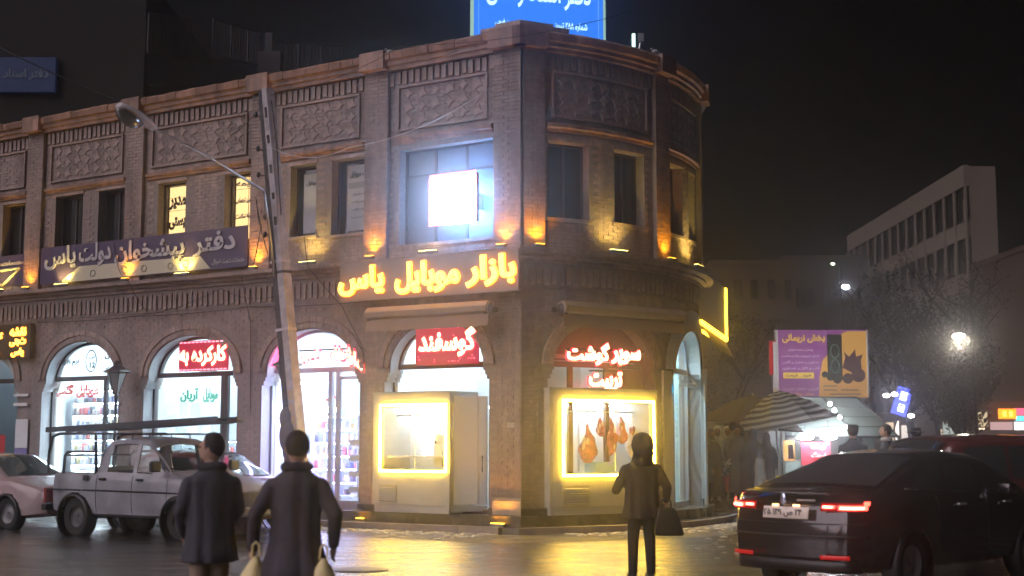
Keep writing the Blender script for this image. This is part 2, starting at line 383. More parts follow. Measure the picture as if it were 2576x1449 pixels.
# ================================================================== THE CORNER BUILDING
bld = thing('brick_building', 'two storey brick corner building with arched shopfronts and a rounded right end', 'building', (P0.x, P0.y + 2, 0), worldparts=True)
B = lambda mb, name, m, **k: mb.build(name, m, bld, **k)
GT = 4.34     # top of the plain ground storey wall
ARCH = [(-16.05, -13.55), (-12.72, -10.22), (-9.45, -6.75), (-6.10, -3.60), (-3.02, -.66), (.53, sphi(-40.2)), (sphi(-34.5), sphi(-11.5)), (8.2, 10.6), (11.6, 14.0)]
SPR, APX = 2.98, 3.80
def zarch(s, a, b, inset=.13, grow=0):
    c = (a + b) / 2; h = (b - a) / 2 - inset + grow; t = (s - c) / h
    return SPR + (APX - SPR + grow) * math.sqrt(max(0, 1 - t * t)) if abs(t) < 1 else SPR
def outline(a, b, grow=0):
    """outline of an arched opening from the left foot to the right foot"""
    pts = []
    if grow == 0: pts += [(a, .12), (a, 2.72), (a + .05, 2.72), (a + .05, 2.80), (a + .09, 2.80), (a + .09, 2.88), (a + .13, 2.88)]
    c = (a + b) / 2; h = (b - a) / 2 - .13 + grow
    n = 22
    pts += [(c - h * math.cos(math.pi * i / n), SPR + (APX - SPR + grow) * math.sin(math.pi * i / n)) for i in range(n + 1)]
    if grow == 0: pts += [(b - .13, 2.88), (b - .09, 2.88), (b - .09, 2.80), (b - .05, 2.80), (b - .05, 2.72), (b, 2.72), (b, .12)]
    return pts
wall = MB(); REV = .42
edges = [SL] + [v for ab in ARCH for v in ab] + [SR]
for i in range(0, len(edges), 2):     # piers between openings
    wall.wsheet(edges[i], edges[i + 1], .05, GT, 0)
for a, b in ARCH:
    pts = outline(a, b)
    for (s0, z0), (s1, z1) in zip(pts, pts[1:]):
        if s1 > s0 + 1e-6: wall.quad(W(s0, z0), W(s1, z1), W(s1, GT), W(s0, GT))
        wall.quad(W(s0, z0), W(s0, z0, -REV), W(s1, z1, -REV), W(s1, z1))
        for i in (0,):
            pass
B(wall, 'ground_storey_wall', M_mortar)
for a, b in ARCH:                      # brick arch rings standing 3 cm proud, jointed
    for g0, g1, dd in ((.02, .13, .035), (.14, .25, .06)):
        mb = MB(); p0 = outline(a, b, g0); p1 = outline(a, b, g1)
        for i in range(len(p0) - 1):
            q = [p0[i], p0[i + 1], p1[i + 1], p1[i]]; c = (sum(v[0] for v in q) / 4, sum(v[1] for v in q) / 4)
            q = [(c[0] + (v[0] - c[0]) * .94, c[1] + (v[1] - c[1]) * .96) for v in q]
            f = [W(x, z, dd) for x, z in q]; k = [W(x, z, -.05) for x, z in q]
            mb.add(f + k, [(0, 1, 2, 3), (0, 4, 5, 1), (1, 5, 6, 2), (2, 6, 7, 3), (3, 7, 4, 0)])
        B(mb, 'arch_ring', M_brick2 if dd > .05 else M_brick)
# running bond bricks on the ground storey wall, one joined relief
def in_arch(s, z, pad):
    for a, b in ARCH:
        if a - pad < s < b + pad:
            if z < SPR - .02: return True
            if z < zarch(s, a, b, .13, .25 + pad) - 0: return True
            if a + .13 - .25 - pad < s < b - .13 + .25 + pad and z < SPR + .03: return True
    return False
def bricks(mb, s0, s1, z0, z1, d, reject=None, L=.235, H=.072, g=.011, off=0, dep=.008, rnd=random.Random(3)):
    z = z0; r = 0
    while z < z1 - .02:
        zt = min(z + H, z1); s = s0 - (L / 2 if (r + off) % 2 else 0)
        while s < s1 - .01:
            a = max(s, s0); b = min(s + L, s1); s += L
            if b - a < .03: continue
            if a < 0 < b: b0 = [(a, 0), (0, b)]
            elif a < S1 < b: b0 = [(a, S1), (S1, b)]
            else: b0 = [(a, b)]
            for (a, b) in b0:
                if b - a < .02: continue
                if reject and any(reject(x, y) for x in (a, b, (a + b) / 2) for y in (z, zt)): continue
                k = dep + rnd.uniform(-.004, .005); a_ = a + g / 2 if a > s0 else a; b_ = b - g / 2 if b < s1 else b
                v = [W(x, y, e) for y in (z + g / 2, zt - g / 2) for x in (a_, b_) for e in (d - .01, d + k)]
                mb.add(v, [(1, 3, 7, 5), (0, 2, 3, 1), (4, 5, 7, 6), (0, 1, 5, 4), (2, 6, 7, 3)])
        z += H; r += 1
mb = MB(); bricks(mb, -16.6, 6.4, .32, 4.32, 0, lambda s, z: in_arch(s, z, .03)); o = B(mb, 'wall_bricks', M_brick); o['kind'] = 'stuff'
# base plinth
for i in range(0, len(edges), 2): B(MB().wbox(edges[i], edges[i + 1], .02, .42, -.05, .05), 'plinth', M_plinth)
step = MB().wbox(SL, 7.2, .05, .30, -.42, .25); B(step, 'shop_step', M_plinth)

# lower soldier band, ledge
B(MB().wbox(SL, SR, 4.34, 4.82, -.05, .02), 'band_wall', M_mortar)
B(MB().sweep(SL, SR, [(-.05, 4.80), (.07, 4.80), (.07, 4.86), (.16, 4.88), (.16, 4.93), (.30, 4.95), (.31, 5.02), (-.05, 5.045)]), 'ledge', M_brick2)
def soldier_band(z0, z1, s0, s1, pitch, d, proud, budget):
    cache = {}; s = s0; n = 0; rest = MB()
    hz = z1 - z0
    me = MB().box(-.047, -.03, 0, .047, 0.0, hz).mesh('soldier_brick', M_brick)
    while s < s1:
        if not (abs(s) < .05):
            p, nn = frame(s); 
            e = proud + (n % 2) * .011
            o = bpy.data.objects.new('soldier_brick', me); col.objects.link(o); o.parent = bld; o.matrix_parent_inverse = world_of(bld).inverted()
            q = p + nn * (d + e); o.location = (q.x, q.y, z0 + (n % 2) * -.03); o.rotation_euler = (0, 0, math.atan2(nn.y, nn.x) + math.pi / 2 + math.pi)
            o.rotation_euler = (0, 0, math.atan2(nn.x, -nn.y))
            n += 1
        s += pitch
soldier_band(4.42, 4.72, -15.5, 6.4, .148, .02, .012, 150)

# ---------------------------------------------------------------- upper storey
WIN = [(-16.2, -15.45, 5.75, 7.14), (-14.35, -13.55, 5.75, 7.14), (-12.5, -11.58, 5.75, 7.16), (-11.07, -10.17, 5.75, 7.16), (-9.2, -8.37, 5.72, 7.14), (-7.25, -6.47, 5.72, 7.14),
       (-5.45, -4.78, 5.66, 7.12), (-4.38, -3.52, 5.62, 7.12), (-2.72, -.60, 5.30, 7.14),
       (sphi(-67.3), sphi(-58.3), 5.64, 7.06), (sphi(-52), sphi(-43.3), 5.66, 7.06), (sphi(-34.9), sphi(-27.2), 5.66, 7.06), (sphi(-22.8), sphi(-17.5), 5.66, 7.06), (8.4, 9.3, 5.66, 7.06), (11, 12, 5.66, 7.06)]
PIL = [(-16.9, -16.45), (-13.38, -12.88), (-10.10, -9.60), (-6.42, -5.90), (-3.47, -2.95), (-.50, .0), (.02, S1), (sphi(-40.6), sphi(-35.8)), (sphi(-14.5), sphi(-9.8)), (7.6, 8.1)]
UT = 8.72
mb = MB()
zs = sorted({5.02, UT} | {w[2] for w in WIN} | {w[3] for w in WIN})
cuts = sorted({SL, SR, 0, S1} | {w[0] for w in WIN} | {w[1] for w in WIN})
for a, b in zip(cuts, cuts[1:]):
    w = [w for w in WIN if w[0] - 1e-6 <= a and b <= w[1] + 1e-6]
    if w: mb.wsheet(a, b, 5.02, w[0][2], 0).wsheet(a, b, w[0][3], UT, 0)
    else: mb.wsheet(a, b, 5.02, UT, 0)
for a, b, z0, z1 in WIN:
    for q in (((a, z0), (a, z1)), ((a, z1), (b, z1)), ((b, z1), (b, z0)), ((b, z0), (a, z0))):
        ss = samples(min(q[0][0], q[1][0]), max(q[0][0], q[1][0])) if q[0][0] != q[1][0] else None
        if ss:
            for x, y in zip(ss, ss[1:]): mb.quad(W(x, q[0][1]), W(y, q[0][1]), W(y, q[0][1], -.3), W(x, q[0][1], -.3))
        else: mb.quad(W(q[0][0], z0), W(q[0][0], z1), W(q[0][0], z1, -.3), W(q[0][0], z0, -.3))
B(mb, 'upper_storey_wall', M_mortar)
def in_win(s, z):
    for a, b, z0, z1 in WIN:
        if a - .03 < s < b + .03 and z0 - .03 < z < z1 + .03: return True
    return False
mb = MB(); bricks(mb, -16.6, 6.4, 5.04, 7.22, 0, in_win); o = B(mb, 'wall_bricks', M_brick2); o['kind'] = 'stuff'
mb = MB(); bricks(mb, -16.6, 6.4, 7.40, 8.46, 0); o = B(mb, 'wall_bricks', M_brick); o['kind'] = 'stuff'
# pilasters with their own bricks
nb = 0
for i, (a, b) in enumerate(PIL):
    pl = B(MB().wbox(a, b, 5.03, UT, -.02, .10), 'pilaster', M_mortar)
    if 0 < i < 9:
        z = 5.05; r = 0
        while z < 5.95:
            cutp = (a + b) / 2 + (-.055 if r % 2 else .055)
            for x0, x1 in ((a - .012, cutp - .005), (cutp + .005, b + (.012 if b != 0 else 0))):
                if nb < 295:
                    MB().wbox(x0, x1, z + .005, z + .067, .06, .112 + random.uniform(-.003, .004)).build('brick', M_brick2, pl); nb += 1
            z += .072; r += 1
        mb = MB()
        while z < UT - .04:
            cutp = (a + b) / 2 + (-.055 if r % 2 else .055)
            for x0, x1 in ((a - .012, cutp - .005), (cutp + .005, b + (.012 if b != 0 else 0))): mb.wbox(x0, x1, z + .005, z + .067, .06, .112 + random.uniform(-.003, .004))
            z += .072; r += 1
        o = mb.build('pilaster_bricks', M_brick, pl); o['kind'] = 'stuff'
# string course over the windows, recessed panels with star shaped relief, soldier course and cornice
bays = [(-12.8, -10.18), (-9.52, -6.5), (-5.82, -3.55), (-2.87, -.58), (.5, sphi(-41.2)), (sphi(-35.2), sphi(-15)), (-16.35, -13.45)]
for a, b in bays:
    B(MB().sweep(a, b, [(.0, 7.24), (.04, 7.24), (.05, 7.29), (.10, 7.31), (.10, 7.37), (0, 7.41)]), 'string_course', M_brick_wash)
    B(MB().wbox(a + .12, b - .12, 7.50, 7.54, 0, .055).wbox(a + .12, b - .12, 8.34, 8.38, 0, .055).wbox(a + .12, a + .16, 7.545, 8.335, 0, .055).wbox(b - .16, b - .12, 7.545, 8.335, 0, .055), 'panel_border', M_brick2)
def star_mesh(r, dep):
    mb = MB(); n = 16; v = []
    for i in range(n):
        q = r * (1 if i % 4 == 0 else .52 if i % 2 == 0 else .62 if True else 0); th = 2 * math.pi * i / n
        v.append((q * math.cos(th), q * math.sin(th)))
    f = [(x, 0, z) for x, z in v]; t = [(x * .88, -dep, z * .88) for x, z in v]
    fs = [tuple(range(n, 2 * n))] + [(i, (i + 1) % n, n + (i + 1) % n, n + i) for i in range(n)]
    return mb.add(f + t, fs).mesh('relief_tile', M_brick2)
SM = star_mesh(.150, .016)
nt_ = 0
for a, b in bays[:6]:
    n = int((b - a - .4) / .30); w = (b - a - .4) / n
    for i in range(n):
        for j in range(3):
            if nt_ >= 298: break
            s = a + .2 + w * (i + .5); z = 7.68 + .26 * j + (.0 if i % 2 else .02)
            p, nn = frame(s); o = bpy.data.objects.new('relief_tile', SM); col.objects.link(o); o.parent = bld; o.matrix_parent_inverse = world_of(bld).inverted()
            q = p + nn * .006; o.location = (q.x, q.y, z); o.rotation_euler = (0, R_(22.5) if (i + j) % 2 else 0, math.atan2(nn.x, -nn.y)); nt_ += 1
            sc_ = 1.0 if (i + j) % 2 else .84; o.scale = (sc_, 1, sc_)
soldier_band(8.43, 8.68, -15.5, 6.6, .152, 0, .012, 150)
B(MB().sweep(SL, SR, [(-.1, UT - .02), (.12, UT - .02), (.12, UT + .05), (.17, UT + .07), (.17, UT + .14), (.21, UT + .16), (-.25, UT + .165), (-.25, UT - .02)]), 'cornice', M_brick_wash)
s = SL + 3
while s < 7.2:
    b = s + .30
    if s < -1e-4 and b > -.1: b = 0
    if 1e-4 < s < S1 - .01 and b > S1 - .08: b = S1
    j_ = random.uniform(-.008, .008); B(MB().sweep(s + (.006 if s else 0), b - .006, [(-.25, UT + .166), (.235 + j_, UT + .166), (.26 + j_, UT + .28 + j_), (.20, UT + .335 + j_), (-.25, UT + .345)]), 'cap_tile', M_brick_wash); s = b
for a, b in PIL[1:9]:
    if b == 0: b = -.012
    B(MB().wbox(a - .03, b + .03 if b < 0 else b, UT - .0, UT + .352, -.1, .30), 'cornice_block', M_brick_wash)
B(MB().wbox(-.75, S1 + .45, UT + .346, UT + .42, -.2, .20).wbox(-.45, S1 + .15, UT + .423, UT + .48, -.2, .17), 'crown', M_brick2)
roofm = MB(); ss = samples(SL, SR); back = Vector((-6, 42))
for x, y in zip(ss, ss[1:]): roofm.add([W(x, UT + .1, -.1), W(y, UT + .1, -.1), (-8, 41, UT + .1)], [(0, 1, 2)])
B(roofm, 'roof', M_plinth)

# upper windows: frame, panes, sill
M_poster = mat('pale_poster', (.42, .43, .45), .5, nz=.15, nscale=2)
M_posterd = mat('poster_lettering', (.10, .11, .13), .5)
M_blind = mat('dark_curtain', (.05, .052, .06), .8, nz=.3, nscale=3)
for i, (a, b, z0, z1) in enumerate(WIN):
    lit = i in (4, 5); g = .045
    f = MB().wbox(a, b, z0, z0 + g, -.26, -.2).wbox(a, b, z1 - g, z1, -.26, -.2).wbox(a, a + g, z0 + g, z1 - g, -.26, -.2).wbox(b - g, b, z0 + g, z1 - g, -.26, -.2)
    c = (a + b) / 2
    if not lit and b - a < 1.2 and i not in (6, 7): f.wbox(c - .02, c + .02, z0 + g, z1 - g, -.255, -.205)
    if i == 8:
        for q in (1 / 3, 2 / 3): x = a + (b - a) * q; f.wbox(x - .025, x + .025, z0 + g, z1 - g, -.255, -.2)
        f.wbox(a + g, b - g, 6.62, 6.66, -.25, -.205)
    wn_ = B(f, 'window', M_frame)
    if lit:
        # the pane itself glows in place of a lit room, with print before it
        MB().wbox(a + g, b - g, z0 + g, z1 - g, -.31, -.30).build('pane', G_warm, wn_)
        x0 = a + g; mb = MB()
        for q in (.45, .72): mb.wbox(x0 + (b - g - x0) * (q + .08) - .006, x0 + (b - g - x0) * (q + .08) + .006, z0 + g, z1 - g, -.294, -.288) if q > .7 or i == 5 else None
        for q in (.25, .42, .6, .8): z = z0 + (z1 - z0) * q; mb.wbox(x0, b - g, z - .004, z + .004, -.294, -.289)
        mb.build('glazing_bar', M_frame, wn_)
        if i == 4:
            place_text('مدیر', x0 + .27, 6.74, -.284, .50, .30, M_black, wn_, bold=.05)
            place_text('ثبت', (x0 + b - g) / 2, 6.28, -.284, b - g - x0 - .02, .30, M_black, wn_, bold=.06) if False else place_text('پستی', x0 + .27, 6.28, -.284, .50, .30, M_black, wn_, bold=.05)
        else:
            for k, t in enumerate(('بیمه', 'تامین اجتماعی', 'بیمه سلامت')):
                place_text(t, x0 + .25, 6.95 - .34 * k, -.284, .46, .13, mat('purple_print', (.12, .05, .14), .5), wn_, bold=.02)
    else:
        pm = M_darkpane if i != 8 else mat('glow_catch_pane', (.11, .12, .14), .35, nz=.2, nscale=2)  # big window's pane made paler and matt to take up the blue glow
        MB().wbox(a + g, b - g, z0 + g, z1 - g, -.24, -.232).build('pane', pm, wn_)
        if i == 6:
            MB().wbox(a + .16, b - .05, z0 + .1, z1 - .15, -.2315, -.229).build('poster', M_poster, wn_)
            place_text('موبایل', c + .05, z1 - .35, -.2275, .3, .1, M_posterd, wn_)
        if i == 7:
            MB().wbox(a + .22, b - .02, z0 + .1, z1 - .1, -.2315, -.229).build('poster', M_poster, wn_)
            place_text('بانک موبایل', c + .1, z1 - .28, -.2275, .5, .15, M_posterd, wn_, bold=.04)
            MB().wbox(a + .24, b - .04, z1 - .56, z1 - .44, -.2285, -.2265).build('printed_stripe', mat('grey_print', (.25, .26, .28), .5), wn_)
            for q, t in enumerate(('خرید فروش', 'تعمیرات', 'لوازم جانبی', 'یاس')): place_text(t, c + .1, z1 - .68 - .15 * q, -.2275, .42, .055, mat('grey_print', (.25, .26, .28), .5), wn_)
    MB().wbox(a - .07, b + .07, z0 - .06, z0 + .0, -.05, .05 if i != 8 else .03).build('sill', M_brick2, wn_)
    if i != 8: MB().wbox(a - .05, b + .05, z1 + .0, z1 + .07, -.05, .03).build('lintel', M_brick2, wn_)

# ---------------------------------------------------------------- shop interiors and glazed fronts
def room(a, b, depth, tint=M_wallw, floor=None, ceil=3.92, lights=3, ls=1.0):
    p = lambda s, z, d: W(s, z, d)
    sh = B(MB(), 'shop_room', tint) if False else None
    z0 = .302; d0 = -REV - .02; d1 = -REV - depth
    mb = MB()
    ss = samples(a, b)
    mb.quad(p(a, z0, d0), p(a, z0, d1), p(a, ceil, d1), p(a, ceil, d0)); mb.quad(p(b, z0, d0), p(b, z0, d1), p(b, ceil, d1), p(b, ceil, d0))
    for x, y in zip(ss, ss[1:]): mb.quad(p(x, z0, d1), p(y, z0, d1), p(y, ceil, d1), p(x, ceil, d1)); mb.quad(p(x, ceil, d0), p(y, ceil, d0), p(y, ceil, d1), p(x, ceil, d1))
    w = B(mb, 'room_wall', tint)
    mb = MB()
    for x, y in zip(ss, ss[1:]): mb.quad(p(x, z0, d0), p(y, z0, d0), p(y, z0, d1), p(x, z0, d1))
    B(mb, 'room_floor', floor or M_wallw)
    for k in range(lights):
        d = d0 - (depth) * (k + .6) / (lights + .2)
        MB().wbox(a + (b - a) * .2, b - (b - a) * .2, ceil - .05, ceil - .02, d - .07, d + .07).build('ceiling_light', glow('room_tube_%d' % int(ls * 10), (.66, .88, 1.0), 34 * ls), w)
    return w
GOODS = [mat('goods_%d' % i, c, .4) for i, c in enumerate([(.75, .78, .85), (.5, .55, .7), (.25, .3, .5), (.8, .8, .8), (.1, .1, .12), (.6, .15, .15), (.7, .6, .3), (.35, .4, .55)])]
def shelves(a, b, d, z0, z1, rows, parent, lightstrip=None, fill=.9, seed=1, gw=(.05, .16)):
    rnd = random.Random(seed); mb = MB(); h = (z1 - z0) / rows; goods = [MB() for _ in GOODS]
    for r in range(rows + 1):
        z = z0 + h * r; mb.wbox(a, b, z, z + .02, d, d + .28)
    mb.wbox(a, a + .02, z0, z1, d, d + .28).wbox(b - .02, b, z0, z1, d, d + .28)
    sh = mb.build('shelf', M_shelf, parent)
    for r in range(rows):
        z = z0 + h * r + .022; x = a + .04
        while x < b - .1:
            w = rnd.uniform(*gw); hh = rnd.uniform(.4, .82) * (h - .05)
            if rnd.random() < fill and x + w < b - .03: goods[rnd.choice((0, 0, 1, 1, 2, 3, 3, 3, 4, 5, 6, 7))].wbox(x, x + w, z, z + hh, d + .05, d + rnd.uniform(.15, .25))
            x += w + rnd.uniform(.008, .04)
        if lightstrip: MB().wbox(a + .03, b - .03, z + h - .045, z + h - .03, d + .24, d + .262).build('shelf_light', lightstrip, sh)
    for g, m in zip(goods, GOODS):
        if g.v: o = g.build('shelf_goods', m, sh); o['kind'] = 'stuff'
    return sh
def front(a, b, mull, m, transom=True, zbot=.34, ztrans=2.95, glassm=None, dd=-.30):
    """framed glazing of an arched opening; mull: s-positions of mullions"""
    f = MB(); t = .05
    if transom: f.wbox(a, b, ztrans, ztrans + .10, dd - .03, dd + .05)
    f.wbox(a, b, .302, zbot + .06, dd - .03, dd + .04)
    f.wbox(a, a + t, zbot + .06, ztrans, dd - .03, dd + .04).wbox(b - t, b, zbot + .06, ztrans, dd - .03, dd + .04)
    for s in mull: f.wbox(s - .045, s + .045, zbot + .06, ztrans, dd - .03, dd + .045)
    pts = outline(a, b)[7:-7]; c = (a + b) / 2          # curved head frame
    for (s0, z0), (s1, z1) in zip(pts, pts[1:]):
        q = [(s0, z0), (s1, z1), (c + (s1 - c) * .955, SPR + (z1 - SPR) * .93), (c + (s0 - c) * .955, SPR + (z0 - SPR) * .93)]
        fr = [W(x, z, dd + .04) for x, z in q]; bk = [W(x, z, dd - .03) for x, z in q]
        f.add(fr + bk, [(0, 1, 2, 3), (7, 6, 5, 4), (0, 4, 5, 1), (2, 6, 7, 3)])
    fo = B(f, 'shop_window', m)
    xs_ = [a + t] + sorted(mull) + [b - t]
    for x, y in zip(xs_, xs_[1:]):
        if y - x > .1:
            mb = MB(); mb.wsheet(x + (.045 if x in mull else 0), y - (.045 if y in mull else 0), zbot + .06, ztrans, dd); mb.build('pane', glassm or M_glass, fo)
    mb = MB(); n = len(pts) // 2
    for (s0, z0), (s1, z1) in zip(pts, pts[1:]):
        mb.quad(W(s0, SPR + .0, dd), W(s1, SPR + .0, dd), W(s1, SPR + (z1 - SPR) * .95, dd), W(s0, SPR + (z0 - SPR) * .95, dd))
    mb.build('fanlight_pane', glassm or M_glass, fo)
    return fo

# shop 0 (partly out of the frame): white inner arch, colourful film
a, b = ARCH[0]; w0 = room(a, b, 2.4, mat('grey_room', (.3, .33, .36), .6), lights=1, ls=.4)
f0 = front(a, b, [-14.8], M_frame)
MB().wbox(-14.75, -13.62, .45, 1.25, -.29, -.285).build('printed_film', mat('green_film', (.10, .42, .22), .4), f0)
MB().wbox(-14.75, -14.3, 1.3, 1.75, -.29, -.285).build('printed_film', mat('red_film', (.6, .05, .06), .4), f0)
MB().wbox(-13.9, -13.62, .45, 1.15, -.284, -.28).build('printed_film', mat('yellow_film', (.75, .55, .12), .4), f0)
MB().wbox(-13.62 + .02, -13.42 + .3, 2.4, 2.47, .055, .075).wbox(-13.6, -13.12, 2.62, 2.68, .055, .075).build('wall_strip', M_white, bld)
MB().wbox(-13.5, -13.08, 1.45, 2.1, .055, .07).build('poster', M_wallw, bld)
MB().wbox(-13.5, -13.08, .9, 1.44, .055, .07).build('poster', mat('violet_print', (.25, .22, .5), .4), bld)
mb = MB(); pts = outline(a, b)
for (s0, z0), (s1, z1) in zip(pts, pts[1:]):
    mb.quad(W(s0, z0, .02), W(s1, z1, .02), W(a + (b - a) * (.5 + (s1 - (a + b) / 2) / (b - a) * .84), z1 * .94, -.15), W(a + (b - a) * (.5 + (s0 - (a + b) / 2) / (b - a) * .84), z0 * .94, -.15))
B(mb, 'arch_lining', M_white)

# white plaster linings of the left jambs of the next arches
for (a, b) in ARCH[1:5]:
    mb = MB(); pts = outline(a, b)
    for (s0, z0), (s1, z1) in zip(pts, pts[1:]):
        mb.quad(W(s0 + .004 * (1 if s0 < (a + b) / 2 else -1), z0 - .004, .01), W(s1 + .004 * (1 if s1 < (a + b) / 2 else -1), z1 - .004, .01), W(s1 + .004, z1 - .004, -.26), W(s0 + .004, z0 - .004, -.26))
    B(mb, 'arch_lining', mat('lining_grey', (.45, .44, .46), .5))

# shop 1 : shelves full of phone cases
a, b = ARCH[1]; w1 = room(a - .2, b + .2, 2.2, lights=3, ls=1.1); f1 = front(a, b, [-10.95], M_frame)
shelves(a, -11.05, -1.15, .5, 2.75, 8, w1, G_white, seed=2, gw=(.03, .09)); shelves(-10.85, b, -2.1, .5, 2.7, 5, w1, G_white, seed=3)
# shop 2
a, b = ARCH[2]; w2 = room(a - .2, b + .2, 2.4, lights=3, ls=1.2); f2 = front(a, b, [-7.42, -7.32], M_frame)
shelves(a + .1, -7.5, -1.3, .5, 1.6, 4, w2, G_white, seed=5, gw=(.04, .1)); shelves(-7.25, b + .1, -2.2, .5, 1.7, 4, w2, G_white, seed=6)
rnd = random.Random(9); PAPER = [translucent('paper_%d' % i, c) for i, c in enumerate(((.62, .68, .7), (.5, .6, .6), (.72, .7, .66)))]
for i in range(9):
    x = -9.1 + (i % 5) * .34 + rnd.uniform(-.02, .02); z = 1.75 + (i // 5) * .38 + rnd.uniform(0, .05)
    MB().wsheet(x, x + .24, z, z + .28, -.36).build('paper_notice', PAPER[i % 3], w2)
MB().wbox(-7.2, -6.86, 2.1, 2.5, -1.0, -.97).build('framed_picture', mat('grey_picture', (.22, .27, .28), .5, nz=.5, nscale=9), w2)
MB().wbox(-8.95, -8.75, 3.12, 3.45, -1.2, -1.1).wbox(-8.7, -8.5, 3.12, 3.5, -1.2, -1.1).build('box_on_top', mat('grey_box', (.18, .2, .22), .5), w2)
# shop 3
a, b = ARCH[3]; w3 = room(a - .1, b + .2, 2.6, lights=3, ls=.8); f3 = front(a, b, [-4.55, -4.36], M_alu)
shelves(a + .25, -4.62, -1.5, .5, 2.1, 6, w3, G_violet, seed=8, gw=(.03, .09)); shelves(-4.3, b, -2.3, .5, 2.1, 4, w3, None, seed=11, fill=.7)
lo = MB()
for x0, x1, z0, z1 in ((-5.72, -5.66, .5, 2.78), (-4.66, -4.60, .5, 2.78), (-5.66, -4.66, 2.72, 2.78), (-5.66, -4.66, .5, .56), (-5.66, -4.66, 1.28, 1.31)): lo.wbox(x0, x1, z0, z1, -.345, -.335)
lo.build('light_strip', G_violet, f3)
MB().wbox(-5.5, -4.9, 2.18, 2.28, -.9, -.85).build('tube_light', G_white, w3)
door = MB().wbox(-4.34, -3.64, .40, .46, -.28, -.24).wbox(-4.34, -3.64, 2.80, 2.86, -.28, -.24).wbox(-4.34, -4.28, .46, 2.80, -.28, -.24).wbox(-3.70, -3.64, .46, 2.80, -.28, -.24).build('door', M_alu, bld)
MB().wsheet(-4.28, -3.70, .46, 2.8, -.262).build('pane', M_glass, door)
for k in range(4):
    z = .62 + k * .30; MB().wbox(-4.05, -3.70, z, z + .11, -.256, -.25).build('frosted_band', mat('frosted', (.6, .68, .66), .5), door)
MB().tube([W(-4.24, 1.42, -.2), W(-4.13, 1.42, -.19)], .012, 6).build('handle', M_black, door)
# shop 4 and 5: the butcher
a, b = ARCH[4]; w4 = room(a - .1, b + .1, 3.0, lights=3, ls=1.3); f4 = front(a, b, [], mat('brown_frame', (.12, .055, .045), .4), zbot=.31)
a, b = ARCH[5]; w5 = room(a - .1, b + .1, 2.4, lights=1, ls=.55); f5 = front(a, b, [a + .62, a + 1.5], mat('brown_frame', (.12, .055, .045), .4))
mb = MB(); pts = outline(a, b)[7:-7]
for (s0, z0), (s1, z1) in zip(pts, pts[1:]): mb.quad(W(s0, 3.06, -.24), W(s1, 3.06, -.24), W(s1, max(3.06, z1 - .02), -.24), W(s0, max(3.06, z0 - .02), -.24))
B(mb, 'fanlight_board', mat('maroon_board', (.20, .075, .06), .45, nz=.2, nscale=3))
MB().wbox(a + 1.45, b - .06, 2.52, 2.94, -.25, -.245).build('fascia_board', mat('maroon_board', (.20, .075, .06), .45), bld)
MB().wbox(a + .1, a + 1.3, 3.10, 3.17, -.22, -.12).build('shutter_box', mat('pink_box', (.5, .3, .28), .5), bld)
# shop 6 on the curve
a, b = ARCH[6]; w6 = room(a, b, 2.2, mat('teal_room', (.55, .78, .76), .5), lights=2, ls=2.6); f6 = front(a, b, [sphi(-27)], M_alu)
shelves(a + .1, sphi(-27), -1.4, .5, 1.5, 3, w6, G_violet, seed=21)
for a, b in ARCH[6:7]:
    mb = MB(); pts = outline(a, b)
    for (s0, z0), (s1, z1) in zip(pts, pts[1:]):
        mb.quad(W(s0, z0 - .004, .02), W(s1, z1 - .004, .02), W(s1, z1 - .004, -.26), W(s0, z0 - .004, -.26))
    B(mb, 'arch_lining', M_white)
    B(MB().wbox(b + .02, b + .34, .3, 2.95, -.01, .10).wbox(b - .02, b + .40, 2.95, 3.1, -.01, .14).wbox(b + .10, b + .17, .3, 2.95, .10, .13), 'white_pilaster', M_white)
    B(MB().wbox(a - .34, a - .02, .3, 2.95, -.01, .05), 'white_pilaster', M_white)
    mb = MB(); p0 = outline(a, b, .0)[7:-7]; p1 = outline(a, b, .42)
    for i in range(len(p0) - 1): 
        f = [W(x, z, .065) for x, z in (p0[i], p0[i + 1], p1[i + 1], p1[i])]; mb.quad(*f)
    B(mb, 'white_archivolt', M_white)
# ================================================================== SIGNS
def sign(name, label, s, z, cat='sign', group=None, d=0):
    p = W(s, z, d); return thing(name, label, cat, p, group=group, worldparts=True)
# main yellow channel letters on a translucent board
sg = sign('letter_sign', 'long board with glowing yellow Persian letters above the butcher on the corner', -2.1, 4.2)
def fbox(x0, x1, y0, y1, d): xm, ym = (x0 + x1) / 2, (y0 + y1) / 2; return fac(x0, ym, d)[0], fac(x1, ym, d)[0], fac(xm, y1, d)[1], fac(xm, y0, d)[1]
a, b = fac(856, 700, .34)[0], fac(1305, 690, .34)[0]
def WF(s, z, d): q = P0 + U * (-s) + N0 * d; return Vector((q.x, q.y, z))     # the flat plane of the straight front, also past the corner
v = [WF(x, z, d) for z in (4.24, 4.98) for x, d in ((a, .32), (b, .32), (b, .35), (a, .35))]
MB().add(v, [(0, 3, 2, 1), (4, 5, 6, 7), (0, 1, 5, 4), (1, 2, 6, 5), (2, 3, 7, 6), (3, 0, 4, 7)]).build('board', mat('sign_board', (.26, .21, .19), .3, nz=.1, nscale=2), sg)
for t, x0, x1, y0, y1 in (('بازار', 1173, 1297, 641, 718), ('موبایل', 995, 1155, 656, 735), ('یاس', 853, 965, 670, 742)):
    x0, x1, z0, z1 = fbox(x0, x1, y0, y1, .38)
    place_text(t, (x0 + x1) / 2, (z0 + z1) / 2, .36, x1 - x0 + .03, z1 - z0 + .03, G_yo, sg, 'letter_edge', bold=.05, depth=.03, path=WF)
    place_text(t, (x0 + x1) / 2, (z0 + z1) / 2, .385, x1 - x0, z1 - z0, G_y, sg, 'letters', bold=.032, depth=.03, path=WF)
